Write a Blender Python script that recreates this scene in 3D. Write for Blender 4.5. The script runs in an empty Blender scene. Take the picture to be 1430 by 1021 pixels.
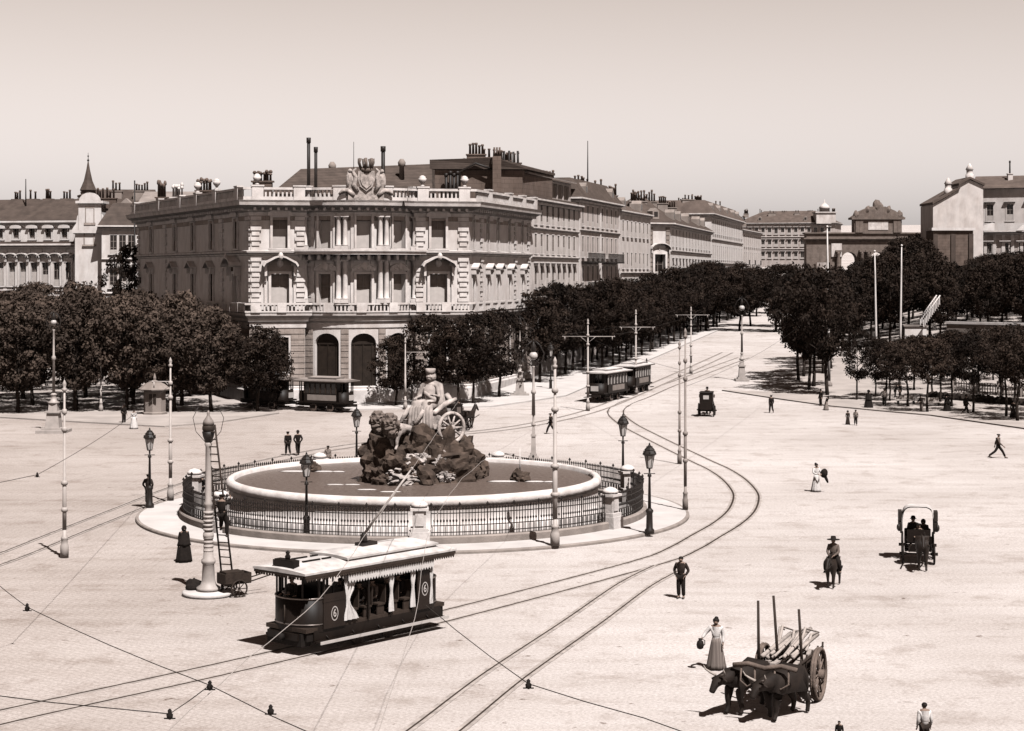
import bpy, bmesh, math, random
from mathutils import Vector, Matrix, noise
random.seed(11)
SC = bpy.context.scene
C = SC.collection
R = math.radians

# ------------------------------------------------------------------ camera, sky, sun, exposure
F, HC, VH, UC = 2550.0, 13.0, 380.0, 715.0          # focal length in photo pixels, eye height (m), horizon row, centre column
cd = bpy.data.cameras.new('camera'); cam = bpy.data.objects.new('camera', cd); C.objects.link(cam)
cd.sensor_width = 36; cd.lens = 36 * F / 1430; cd.shift_y = -(510.5 - VH) / 1430
cd.clip_start = .5; cd.clip_end = 9000
cam.location = (0, 0, HC); cam.rotation_euler = (R(90), 0, 0)
SC.camera = cam

SUN_AZ, SUN_EL = R(27), R(58)                        # azimuth measured from the -Y axis towards +X
sd = Vector((math.sin(SUN_AZ) * math.cos(SUN_EL), -math.cos(SUN_AZ) * math.cos(SUN_EL), math.sin(SUN_EL)))
ld = bpy.data.lights.new('sun', 'SUN'); sun = bpy.data.objects.new('sun', ld); C.objects.link(sun)
ld.energy = 4.4; ld.angle = R(.5); ld.color = (1, .985, .975)
sun.rotation_euler = sd.to_track_quat('Z', 'Y').to_euler()

w = bpy.data.worlds.new('World'); SC.world = w; w.use_nodes = True
nt = w.node_tree; N = nt.nodes; N.clear()
sky = N.new('ShaderNodeTexSky'); sky.sky_type = 'NISHITA'; sky.sun_disc = False
sky.sun_elevation = SUN_EL; sky.sun_rotation = math.atan2(sd.x, sd.y)
sky.air_density = 1.0; sky.dust_density = 2.2; sky.ozone_density = 1.0
bw = N.new('ShaderNodeRGBToBW')                      # the plate is a sepia print: the sky's brightness, in the print's own tones
geo = N.new('ShaderNodeNewGeometry'); sep = N.new('ShaderNodeSeparateXYZ')      # bright band over the horizon, sky darkened overhead to deepen the shadows
neg = N.new('ShaderNodeMath'); neg.operation = 'MULTIPLY'; neg.inputs[1].default_value = -1
band = N.new('ShaderNodeValToRGB'); E = band.color_ramp.elements
E[0].position = 0; E[0].color = (1, .93, .905, 1); E[1].position = .15; E[1].color = (.775, .675, .62, 1)
for ps, cl in ((.24, (.26, .172, .135, 1)), (.45, (.055, .032, .023, 1)), (1, (.033, .018, .0125, 1))): e_ = E.new(ps); e_.color = cl
mulc = N.new('ShaderNodeMixRGB'); mulc.blend_type = 'MULTIPLY'; mulc.inputs[0].default_value = 1
bg = N.new('ShaderNodeBackground'); bg.inputs[1].default_value = .15
wo = N.new('ShaderNodeOutputWorld')
LK = nt.links.new
LK(sky.outputs[0], bw.inputs[0]); LK(geo.outputs['Incoming'], sep.inputs[0]); LK(sep.outputs[2], neg.inputs[0]); LK(neg.outputs[0], band.inputs[0])
gain = N.new('ShaderNodeMath'); gain.operation = 'MULTIPLY'; gain.inputs[1].default_value = 1.22; LK(bw.outputs[0], gain.inputs[0])
LK(band.outputs[0], mulc.inputs[1]); LK(gain.outputs[0], mulc.inputs[2]); LK(mulc.outputs[0], bg.inputs[0]); LK(bg.outputs[0], wo.inputs[0])
SC.view_settings.view_transform = 'Standard'; SC.view_settings.look = 'None'
SC.view_settings.exposure = .37; SC.view_settings.gamma = 1
SC.render.engine = 'CYCLES'
SC.cycles.max_bounces = 4; SC.cycles.diffuse_bounces = 0

# ------------------------------------------------------------------ terrain and measuring
def sstep(a, b, x):
    t = min(1, max(0, (x - a) / (b - a))); return t * t * (3 - 2 * t)
def gz(x, y):
    t = y - 165
    if t <= 0: return 0.0
    z = .03 * t * t / 40 if t < 20 else .03 * (t - 10)
    z *= sstep(-75, -12, x)
    z += sstep(24, 46, x - .25 * (y - 185)) * max(0, min(y, 330) - 196) * .034
    return z
def G(u, v):
    """ground point that the photograph shows at pixel (u, v)"""
    y = F * HC / (v - VH)
    for _ in range(60):
        x = (u - UC) * y / F
        y2 = F * (HC - gz(x, y)) / (v - VH)
        y = y + .4 * (y2 - y)
    x = (u - UC) * y / F
    return Vector((x, y, gz(x, y)))
def P(u, v, y):
    return Vector(((u - UC) * y / F, y, HC - (v - VH) * y / F))

# ------------------------------------------------------------------ materials
MATS = {}
def mat(name, col, rough=.85, var=.18, scale=3.0, bump=0.0, bscale=12.0, spec=.25, metal=0.0, kind=None, detail=4):
    m = bpy.data.materials.new(name); m.use_nodes = True
    n = m.node_tree.nodes; l = m.node_tree.links
    b = n['Principled BSDF']; b.inputs['Roughness'].default_value = rough; b.inputs['Metallic'].default_value = metal
    b.inputs['Specular IOR Level'].default_value = spec
    tc = n.new('ShaderNodeTexCoord')
    nz = n.new('ShaderNodeTexNoise'); nz.inputs['Scale'].default_value = scale; nz.inputs['Detail'].default_value = detail
    l.new(tc.outputs['Object'], nz.inputs['Vector'])
    r = n.new('ShaderNodeValToRGB')
    r.color_ramp.elements[0].position = .3; r.color_ramp.elements[1].position = .7
    r.color_ramp.elements[0].color = (*[c * (1 - var) for c in col], 1)
    r.color_ramp.elements[1].color = (*[min(.95, c * (1 + var)) for c in col], 1)
    l.new(nz.outputs[0], r.inputs[0]); l.new(r.outputs[0], b.inputs['Base Color'])
    out = r.outputs[0]
    if kind == 'blocks':                              # dressed stone: courses of blocks
        br = n.new('ShaderNodeTexBrick'); br.inputs['Scale'].default_value = 1.0
        br.inputs['Brick Width'].default_value = 1.1; br.inputs['Row Height'].default_value = .5; br.inputs['Mortar Size'].default_value = .018
        br.inputs['Color1'].default_value = (.93, .93, .93, 1); br.inputs['Color2'].default_value = (1.04, 1.04, 1.04, 1); br.inputs['Mortar'].default_value = (.55, .55, .55, 1)
        sx = n.new('ShaderNodeSeparateXYZ'); cx = n.new('ShaderNodeCombineXYZ'); ad = n.new('ShaderNodeMath'); ad.operation = 'ADD'
        l.new(tc.outputs['Object'], sx.inputs[0]); l.new(sx.outputs[0], ad.inputs[0]); l.new(sx.outputs[1], ad.inputs[1])
        l.new(ad.outputs[0], cx.inputs[0]); l.new(sx.outputs[2], cx.inputs[1]); l.new(cx.outputs[0], br.inputs['Vector'])
        mx = n.new('ShaderNodeMixRGB'); mx.blend_type = 'MULTIPLY'; mx.inputs[0].default_value = 1
        l.new(out, mx.inputs[1]); l.new(br.outputs[0], mx.inputs[2]); l.new(mx.outputs[0], b.inputs['Base Color'])
    if kind == 'tiles':                               # roof tiles and slates in fine rows
        wv = n.new('ShaderNodeTexWave'); wv.bands_direction = 'Z'; wv.inputs['Scale'].default_value = 1.6; wv.inputs['Distortion'].default_value = 1.5
        l.new(tc.outputs['Object'], wv.inputs['Vector'])
        mx = n.new('ShaderNodeMixRGB'); mx.blend_type = 'MULTIPLY'; mx.inputs[0].default_value = .45
        l.new(out, mx.inputs[1]); l.new(wv.outputs[0], mx.inputs[2]); l.new(mx.outputs[0], b.inputs['Base Color'])
    if kind == 'leaf':                                # every tree and every clump its own tone
        oi = n.new('ShaderNodeObjectInfo')
        mr = n.new('ShaderNodeMapRange'); mr.inputs[3].default_value = .7; mr.inputs[4].default_value = 1.35
        l.new(oi.outputs['Random'], mr.inputs[0])
        mx = n.new('ShaderNodeMixRGB'); mx.blend_type = 'MULTIPLY'; mx.inputs[0].default_value = 1
        l.new(out, mx.inputs[1]); l.new(mr.outputs[0], mx.inputs[2]); l.new(mx.outputs[0], b.inputs['Base Color'])
    if name.startswith(('stone_', 'plaster_', 'brick_')) and name != 'stone_statue':  # rain and soot streaks running down the masonry
        mp = n.new('ShaderNodeMapping'); mp.inputs['Scale'].default_value = (1.0, 1.0, .33); l.new(tc.outputs['Object'], mp.inputs[0])
        n3 = n.new('ShaderNodeTexNoise'); n3.inputs['Scale'].default_value = .8; n3.inputs['Detail'].default_value = 6; n3.inputs['Roughness'].default_value = .65; l.new(mp.outputs[0], n3.inputs['Vector'])
        r3 = n.new('ShaderNodeValToRGB'); r3.color_ramp.elements[0].position = .36; r3.color_ramp.elements[1].position = .56; r3.color_ramp.elements[0].color = (.86, .835, .82, 1); r3.color_ramp.elements[1].color = (1.03, 1.03, 1.03, 1)
        l.new(n3.outputs[0], r3.inputs[0]); m3 = n.new('ShaderNodeMixRGB'); m3.blend_type = 'MULTIPLY'; m3.inputs[0].default_value = 1
        src = b.inputs['Base Color'].links[0].from_socket; l.new(src, m3.inputs[1]); l.new(r3.outputs[0], m3.inputs[2]); l.new(m3.outputs[0], b.inputs['Base Color'])
    if bump:
        n2 = n.new('ShaderNodeTexNoise'); n2.inputs['Scale'].default_value = bscale; n2.inputs['Detail'].default_value = 5
        l.new(tc.outputs['Object'], n2.inputs['Vector'])
        bp = n.new('ShaderNodeBump'); bp.inputs['Strength'].default_value = bump; bp.inputs['Distance'].default_value = .05
        l.new(n2.outputs[0], bp.inputs['Height']); l.new(bp.outputs[0], b.inputs['Normal'])
    MATS[name] = m
    return m
M = MATS
mat('stone_pale', (.77, .695, .66), .9, .13, .8, .35, 6, kind='blocks')
mat('stone_wall', (.79, .715, .68), .9, .07, .8, .2, 8)
mat('stone_trim', (.79, .715, .68), .9, .14, 1.2, .3, 8)
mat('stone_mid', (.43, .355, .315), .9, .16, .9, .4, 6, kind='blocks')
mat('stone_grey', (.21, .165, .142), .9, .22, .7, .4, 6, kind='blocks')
mat('stone_statue', (.47, .40, .365), .85, .45, 3.0, .6, 9)
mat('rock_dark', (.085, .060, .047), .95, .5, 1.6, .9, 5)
mat('rock_sunlit', (.46, .40, .37), .95, .4, 2.0, .8, 5)
mat('plaster_white', (.80, .735, .705), .9, .10, .6, .15, 9)
mat('plaster_pale', (.72, .645, .61), .9, .13, .5, .15, 9)
mat('plaster_warm', (.60, .52, .485), .9, .15, .5, .15, 9)
mat('plaster_dull', (.33, .275, .245), .9, .18, .5, .2, 9)
mat('brick_dark', (.17, .125, .104), .95, .22, .8, .4, 10, kind='blocks')
mat('roof_tile', (.165, .123, .104), .9, .25, .6, .3, 7, kind='tiles')
mat('roof_slate', (.115, .085, .071), .8, .25, .8, .3, 7, kind='tiles')
mat('roof_pale', (.36, .30, .27), .9, .2, .6, .2, 7, kind='tiles')
mat('window_dark', (.022, .016, .0135), .25, .3, 1.5, spec=.5)
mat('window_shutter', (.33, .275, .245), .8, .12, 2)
mat('window_shade', (.25, .20, .175), .6, .2, 3)
mat('blind_pale', (.60, .535, .50), .85, .08, 2)
mat('door_wood', (.028, .019, .014), .6, .3, 2, .2, 14)
mat('iron', (.018, .0125, .010), .55, .3, 4, spec=.4)
mat('pole_paint', (.50, .435, .40), .55, .16, 1.8, .05, 20, spec=.4)
mat('pole_dull', (.30, .25, .225), .6, .2, 1.8, .05, 20, spec=.4)
mat('lamp_glass', (.62, .565, .535), .2, .08, 6, spec=.5)
mat('tram_dark', (.013, .0085, .0065), .5, .3, 1.4, spec=.2)
mat('tram_panel', (.022, .0145, .0112), .5, .25, 1.6, spec=.2)
mat('tram_wood', (.045, .031, .024), .6, .2, 5)
mat('tram_pale', (.60, .54, .505), .6, .12, 2)
mat('roof_canvas', (.64, .58, .55), .85, .28, 1.7, .15, 6)
mat('curtain', (.74, .68, .65), .9, .08, 5, .2, 16)
mat('rubber_black', (.012, .0085, .007), .8, .2, 5)
mat('steel', (.22, .185, .168), .4, .2, 5, metal=.6)
mat('cloth_black', (.016, .0112, .0092), .9, .3, 9, .2, 30)
mat('cloth_dark', (.034, .024, .0195), .9, .3, 9, .2, 30)
mat('cloth_mid', (.15, .115, .098), .9, .25, 9, .2, 30)
mat('cloth_grey', (.27, .22, .195), .9, .2, 9, .2, 30)
mat('cloth_white', (.74, .68, .65), .9, .08, 9, .2, 30)
mat('skin', (.27, .185, .145), .65, .1, 12)
mat('hair', (.014, .0095, .0075), .7, .3, 14)
mat('straw', (.44, .37, .325), .9, .15, 14)
mat('horse_coat', (.026, .0175, .0135), .6, .35, 3)
mat('ox_coat', (.021, .0142, .011), .75, .4, 2.5)
mat('horn', (.40, .34, .30), .5, .15, 8)
mat('cart_wood', (.17, .127, .105), .85, .3, 4, .4, 14)
mat('wood_dark', (.042, .029, .0225), .8, .3, 4, .3, 14)
mat('wood_pale', (.46, .39, .35), .85, .2, 4, .3, 14)
mat('leather', (.022, .0155, .012), .45, .3, 5, spec=.45)
mat('bark', (.045, .0325, .0265), .95, .35, 4, .8, 8)
mat('leaf_dark', (.0235, .015, .0108), .75, .55, .5, spec=.15, kind='leaf')
mat('leaf_mid', (.036, .0237, .0175), .75, .5, .5, spec=.15, kind='leaf')
mat('leaf_soft', (.075, .0535, .042), .75, .5, .5, spec=.12, kind='leaf')
mat('gravel', (.47, .405, .37), .95, .16, .35, .5, 9)
mat('pavement_stone', (.65, .59, .56), .9, .1, .6, .25, 7)
mat('kerb_stone', (.34, .285, .255), .9, .2, 1.5, .3, 9)
mat('rail_groove', (.055, .039, .031), .7, .3, 2)
mat('sett_band', (.45, .385, .35), .95, .3, 2.2, .5, 9)
mat('hedge', (.030, .0215, .017), .9, .5, 3, 1, 6)

def ground_material():
    m = bpy.data.materials.new('paved_ground'); m.use_nodes = True
    n = m.node_tree.nodes; l = m.node_tree.links; b = n['Principled BSDF']
    b.inputs['Roughness'].default_value = .95; b.inputs['Specular IOR Level'].default_value = .12
    tc = n.new('ShaderNodeTexCoord')
    def nz(scale, det, rough=.6):
        t = n.new('ShaderNodeTexNoise'); t.inputs['Scale'].default_value = scale; t.inputs['Detail'].default_value = det; t.inputs['Roughness'].default_value = rough
        l.new(tc.outputs['Object'], t.inputs['Vector']); return t
    def ramp(src, p0, c0, p1, c1):
        r = n.new('ShaderNodeValToRGB'); e = r.color_ramp.elements
        e[0].position = p0; e[1].position = p1; e[0].color = (*c0, 1); e[1].color = (*c1, 1); l.new(src, r.inputs[0]); return r
    def mul(a, c, f=1.0):
        x = n.new('ShaderNodeMixRGB'); x.blend_type = 'MULTIPLY'; x.inputs[0].default_value = f; l.new(a, x.inputs[1]); l.new(c, x.inputs[2]); return x.outputs[0]
    base = ramp(nz(.045, 5).outputs[0], .36, (.60, .537, .507), .62, (.745, .682, .655)).outputs[0]      # broad worn areas
    grit = ramp(nz(8.5, 8, .85).outputs[0], .36, (.62, .595, .575), .58, (1.06, 1.06, 1.06)).outputs[0]    # grit and sett texture
    dung = mul(ramp(nz(1.3, 5, .62).outputs[0], .285, (.40, .35, .32), .345, (1, 1, 1)).outputs[0], ramp(nz(.42, 7, .72).outputs[0], .35, (.78, .75, .73), .48, (1, 1, 1)).outputs[0])            # scattered droppings and stains
    mp = n.new('ShaderNodeMapping'); mp.inputs['Rotation'].default_value[2] = R(38); l.new(tc.outputs['Object'], mp.inputs[0])
    br = n.new('ShaderNodeTexBrick'); br.inputs['Scale'].default_value = 1; br.inputs['Brick Width'].default_value = .42; br.inputs['Row Height'].default_value = .30
    br.inputs['Mortar Size'].default_value = .03; br.inputs['Color1'].default_value = (.95, .945, .94, 1); br.inputs['Color2'].default_value = (1.03, 1.03, 1.03, 1); br.inputs['Mortar'].default_value = (.80, .78, .77, 1)
    l.new(mp.outputs[0], br.inputs['Vector'])
    ms = n.new('ShaderNodeMapping'); ms.inputs['Scale'].default_value = (.05, .9, 1); ms.inputs['Rotation'].default_value[2] = R(-48); l.new(tc.outputs['Object'], ms.inputs[0])
    st = n.new('ShaderNodeTexNoise'); st.inputs['Scale'].default_value = 1.0; st.inputs['Detail'].default_value = 6; l.new(ms.outputs[0], st.inputs['Vector'])
    streak = ramp(st.outputs[0], .36, (.93, .92, .91), .58, (1.01, 1.01, 1.01)).outputs[0]               # wheel wear
    sx = n.new('ShaderNodeSeparateXYZ'); l.new(tc.outputs['Object'], sx.inputs[0]); ns = nz(.06, 3)
    ad = n.new('ShaderNodeMath'); ad.operation = 'MULTIPLY_ADD'; ad.inputs[1].default_value = 26; l.new(ns.outputs[0], ad.inputs[0]); l.new(sx.outputs[0], ad.inputs[2])
    mr = n.new('ShaderNodeMapRange'); mr.inputs[1].default_value = -4; mr.inputs[2].default_value = 17; l.new(ad.outputs[0], mr.inputs[0])
    zone = ramp(mr.outputs[0], 0, (.83, .795, .77), 1, (1, .99, .985)).outputs[0]                        # granite setts towards -X, dusty macadam towards +X
    inv = n.new('ShaderNodeMapRange'); inv.inputs[1].default_value = 0; inv.inputs[2].default_value = 1; inv.inputs[3].default_value = .75; inv.inputs[4].default_value = .16; l.new(mr.outputs[0], inv.inputs[0])
    c = mul(base, grit); c = mul(c, dung)
    sb = n.new('ShaderNodeMixRGB'); sb.blend_type = 'MULTIPLY'; l.new(inv.outputs[0], sb.inputs[0]); l.new(c, sb.inputs[1]); l.new(br.outputs[0], sb.inputs[2]); c = sb.outputs[0]
    c = mul(c, streak)
    c = mul(c, zone); l.new(c, b.inputs['Base Color'])
    bp = n.new('ShaderNodeBump'); bp.inputs['Strength'].default_value = .10; bp.inputs['Distance'].default_value = .02
    l.new(br.outputs['Fac'], bp.inputs['Height']); bp.invert = True; l.new(bp.outputs[0], b.inputs['Normal'])
    MATS['ground'] = m
ground_material()

def striped(name, c1, c2, scale, axis='X'):
    m = bpy.data.materials.new(name); m.use_nodes = True
    n = m.node_tree.nodes; l = m.node_tree.links; b = n['Principled BSDF']; b.inputs['Roughness'].default_value = .9
    tc = n.new('ShaderNodeTexCoord'); wv = n.new('ShaderNodeTexWave'); wv.bands_direction = axis; wv.inputs['Scale'].default_value = scale
    wv.inputs['Distortion'].default_value = .6
    r = n.new('ShaderNodeValToRGB'); r.color_ramp.elements[0].color = (*c1, 1); r.color_ramp.elements[1].color = (*c2, 1)
    l.new(tc.outputs['Object'], wv.inputs['Vector']); l.new(wv.outputs[0], r.inputs[0]); l.new(r.outputs[0], b.inputs['Base Color'])
    MATS[name] = m
striped('skirt_striped', (.075, .055, .046), (.33, .27, .24), 7)
def water_material():
    m = bpy.data.materials.new('water'); m.use_nodes = True
    n = m.node_tree.nodes; l = m.node_tree.links; b = n['Principled BSDF']
    b.inputs['Base Color'].default_value = (.135, .097, .080, 1); b.inputs['Roughness'].default_value = .32; b.inputs['Specular IOR Level'].default_value = .22
    tc = n.new('ShaderNodeTexCoord'); z = n.new('ShaderNodeTexNoise'); z.inputs['Scale'].default_value = 5; z.inputs['Detail'].default_value = 4
    bp = n.new('ShaderNodeBump'); bp.inputs['Strength'].default_value = .7; bp.inputs['Distance'].default_value = .1
    r = n.new('ShaderNodeValToRGB'); r.color_ramp.elements[0].position = .3; r.color_ramp.elements[1].position = .75
    r.color_ramp.elements[0].color = (.115, .083, .069, 1); r.color_ramp.elements[1].color = (.225, .172, .147, 1)
    l.new(tc.outputs['Object'], z.inputs['Vector']); l.new(z.outputs[0], bp.inputs['Height']); l.new(bp.outputs[0], b.inputs['Normal'])
    l.new(z.outputs[0], r.inputs[0]); l.new(r.outputs[0], b.inputs['Base Color'])
    MATS['water'] = m
water_material()

# ------------------------------------------------------------------ object helpers
def tag(o, label=None, cat=None, group=None, kind=None):
    if label: o['label'] = label
    if cat: o['category'] = cat
    if group: o['group'] = group
    if kind: o['kind'] = kind
    return o
def empty(name, label, cat, loc=(0, 0, 0), rz=0, group=None, scale=1):
    o = bpy.data.objects.new(name, None); C.objects.link(o); o.location = loc; o.rotation_euler = (0, 0, rz)
    o.scale = (scale,) * 3
    o.empty_display_size = .2
    return tag(o, label, cat, group)
def link_mesh(name, me, parent=None, mats=None):
    o = bpy.data.objects.new(name, me); C.objects.link(o)
    if mats:
        for m in mats: me.materials.append(MATS[m])
    if parent: o.parent = parent
    return o
KIDS = {}
def children_of(o):
    return list(o.children)
def dup(root, loc=None, rz=None, label=None, group=None, scale=None):
    """a copy of a thing with copies of its parts and sub-parts, sharing their meshes"""
    r = root.copy(); C.objects.link(r)
    if loc is not None: r.location = loc
    if rz is not None: r.rotation_euler = (0, 0, rz)
    if scale is not None: r.scale = scale if hasattr(scale, '__len__') else (scale,) * 3
    if label: r['label'] = label
    if group: r['group'] = group
    for ch in children_of(root):
        c = ch.copy(); C.objects.link(c); c.parent = r
        for g in children_of(ch):
            d = g.copy(); C.objects.link(d); d.parent = c
    return r

class MB:
    """collects shapes; build() links them as ONE mesh object"""
    def __init__(s): s.v = []; s.f = []; s.m = []; s.sm = []
    def add(s, vs, fs, mi=0, smooth=False):
        o = len(s.v); s.v += [tuple(p) for p in vs]
        s.f += [tuple(i + o for i in f) for f in fs]; s.m += [mi] * len(fs); s.sm += [smooth] * len(fs)
    def box(s, c, d, rz=0, mi=0, mtx=None, taper=1.0):
        x, y, z = d[0] / 2, d[1] / 2, d[2] / 2
        vs = [Vector((a * x * (taper if k > 0 else 1), b * y * (taper if k > 0 else 1), k * z)) for k in (-1, 1) for a, b in ((-1, -1), (1, -1), (1, 1), (-1, 1))]
        if mtx is not None: vs = [mtx @ v for v in vs]
        elif rz:
            q = Matrix.Rotation(rz, 3, 'Z'); vs = [q @ v for v in vs]
        c = Vector(c); vs = [v + c for v in vs]
        s.add(vs, [(3, 2, 1, 0), (4, 5, 6, 7), (0, 1, 5, 4), (1, 2, 6, 5), (2, 3, 7, 6), (3, 0, 4, 7)], mi)
    def tube(s, pts, rad, n=8, mi=0, cap=True, smooth=True):
        pts = [Vector(p) for p in pts]
        if not hasattr(rad, '__len__'): rad = [rad] * len(pts)
        vs = []; fs = []; up = None
        for i, p in enumerate(pts):
            t = (pts[min(i + 1, len(pts) - 1)] - pts[max(i - 1, 0)])
            t = t.normalized() if t.length > 1e-9 else Vector((0, 0, 1))
            if up is None: up = t.orthogonal().normalized()
            else:
                up = up - t * up.dot(t); up = up.normalized() if up.length > 1e-6 else t.orthogonal().normalized()
            q = t.cross(up)
            for k in range(n):
                a = 2 * math.pi * k / n; vs.append(p + (up * math.cos(a) + q * math.sin(a)) * rad[i])
        for i in range(len(pts) - 1):
            for k in range(n): fs.append((i * n + k, i * n + (k + 1) % n, (i + 1) * n + (k + 1) % n, (i + 1) * n + k))
        if cap: fs.append(tuple(range(n - 1, -1, -1))); fs.append(tuple((len(pts) - 1) * n + k for k in range(n)))
        s.add(vs, fs, mi, smooth)
    def lathe(s, prof, n=16, c=(0, 0, 0), mi=0, smooth=True, cap=True, squash=(1, 1)):
        vs = []; fs = []; c = Vector(c)
        for r, z in prof:
            for k in range(n):
                a = 2 * math.pi * k / n; vs.append(c + Vector((r * math.cos(a) * squash[0], r * math.sin(a) * squash[1], z)))
        for i in range(len(prof) - 1):
            for k in range(n): fs.append((i * n + k, i * n + (k + 1) % n, (i + 1) * n + (k + 1) % n, (i + 1) * n + k))
        if cap: fs.append(tuple(range(n - 1, -1, -1))); fs.append(tuple((len(prof) - 1) * n + k for k in range(n)))
        s.add(vs, fs, mi, smooth)
    def blob(s, c, r, amp=.25, sub=3, seed=0, freq=1.0, mi=0, smooth=False):
        bm = bmesh.new(); bmesh.ops.create_icosphere(bm, subdivisions=sub, radius=1)
        rr = r if hasattr(r, '__len__') else (r, r, r); off = Vector((seed * 7.3, seed * 3.1, seed * 1.7))
        vs = []
        for v in bm.verts:
            k = 1 + amp * noise.fractal(v.co * freq + off, .9, 2.1, 4)
            vs.append(Vector(c) + Vector((v.co.x * rr[0] * k, v.co.y * rr[1] * k, v.co.z * rr[2] * k)))
        s.add(vs, [tuple(x.index for x in f.verts) for f in bm.faces], mi, smooth); bm.free()
    def prism(s, poly, z0, z1, mi=0):
        n = len(poly); vs = [(p[0], p[1], z0) for p in poly] + [(p[0], p[1], z1) for p in poly]
        s.add(vs, [tuple(range(n - 1, -1, -1)), tuple(range(n, 2 * n))] + [(i, (i + 1) % n, n + (i + 1) % n, n + i) for i in range(n)], mi)
    def extrude(s, poly, mtx, t, mi=0):
        """polygon in a local x-z plane, thickness t along local y, placed by a matrix"""
        n = len(poly); vs = [mtx @ Vector((p[0], -t / 2, p[1])) for p in poly] + [mtx @ Vector((p[0], t / 2, p[1])) for p in poly]
        s.add(vs, [tuple(range(n)), tuple(range(2 * n - 1, n - 1, -1))] + [((i + 1) % n, i, n + i, n + (i + 1) % n) for i in range(n)], mi)
    def mesh(s, name):
        me = bpy.data.meshes.new(name); me.from_pydata(s.v, [], s.f); me.update()
        me.polygons.foreach_set('material_index', s.m); me.polygons.foreach_set('use_smooth', s.sm)
        return me
    def build(s, name, mats, parent=None):
        if isinstance(mats, str): mats = [mats]
        return link_mesh(name, s.mesh(name), parent, mats)

# ---- facade helpers: s runs along a wall (towards the viewer's right), z is up, n points out of the wall
class Flat:
    def __init__(s, p0, p1):
        s.p0 = Vector(p0[:2]); s.p1 = Vector(p1[:2]); d = s.p1 - s.p0; s.L = d.length; s.d = d.normalized(); s.n = Vector((s.d.y, -s.d.x)); s.step = 1e9
    def at(s, t, z, n=0):
        q = s.p0 + s.d * t + s.n * n; return Vector((q.x, q.y, z))
    def frame(s, t, z, n=0):
        p = s.at(t, z, n); return Matrix(((s.d.x, -s.n.x, 0, p.x), (s.d.y, -s.n.y, 0, p.y), (0, 0, 1, p.z), (0, 0, 0, 1)))
    def su(s, u):
        k = (u - UC) / F; return (k * s.p0.y - s.p0.x) / (s.d.x - k * s.d.y)
class Arc:
    """bowed wall between p0 and p1 that swells outwards by half angle a"""
    def __init__(s, p0, p1, a):
        p0 = Vector(p0[:2]); p1 = Vector(p1[:2]); d = (p1 - p0).normalized(); n = Vector((d.y, -d.x)); ch = (p1 - p0).length
        s.R = ch / 2 / math.sin(a); s.c = (p0 + p1) / 2 - n * s.R * math.cos(a); s.a = a; s.L = 2 * a * s.R; s.base = math.atan2(n.y, n.x); s.step = .7
    def ang(s, t): return s.base - s.a + t / s.R
    def at(s, t, z, n=0):
        q = s.ang(t); return Vector((s.c.x + (s.R + n) * math.cos(q), s.c.y + (s.R + n) * math.sin(q), z))
    def frame(s, t, z, n=0):
        p = s.at(t, z, n); q = s.ang(t); nx, ny = math.cos(q), math.sin(q)
        return Matrix(((-ny, -nx, 0, p.x), (nx, -ny, 0, p.y), (0, 0, 1, p.z), (0, 0, 0, 1)))
    def su(s, u):
        lo, hi = 0, s.L
        for _ in range(40):
            m = (lo + hi) / 2; p = s.at(m, 0)
            if UC + p.x * F / p.y < u: lo = m
            else: hi = m
        return (lo + hi) / 2
def cuts(a, b, step):
    n = max(1, int(math.ceil((b - a) / step))) if step < 1e8 else 1
    return [a + (b - a) * i / n for i in range(n + 1)]
def fbox(mb, w, s0, s1, z0, z1, n0, n1, mi=0):
    ss = cuts(s0, s1, w.step); k = len(ss); vs = []
    for t in ss: vs += [w.at(t, z0, n1), w.at(t, z1, n1), w.at(t, z1, n0), w.at(t, z0, n0)]
    fs = [(0, 1, 2, 3)[::-1], tuple((k - 1) * 4 + i for i in (0, 1, 2, 3))]
    for i in range(k - 1):
        a = i * 4; b = a + 4
        for j in range(4): fs.append((a + j, b + j, b + (j + 1) % 4, a + (j + 1) % 4))
    mb.add(vs, fs, mi)
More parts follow.
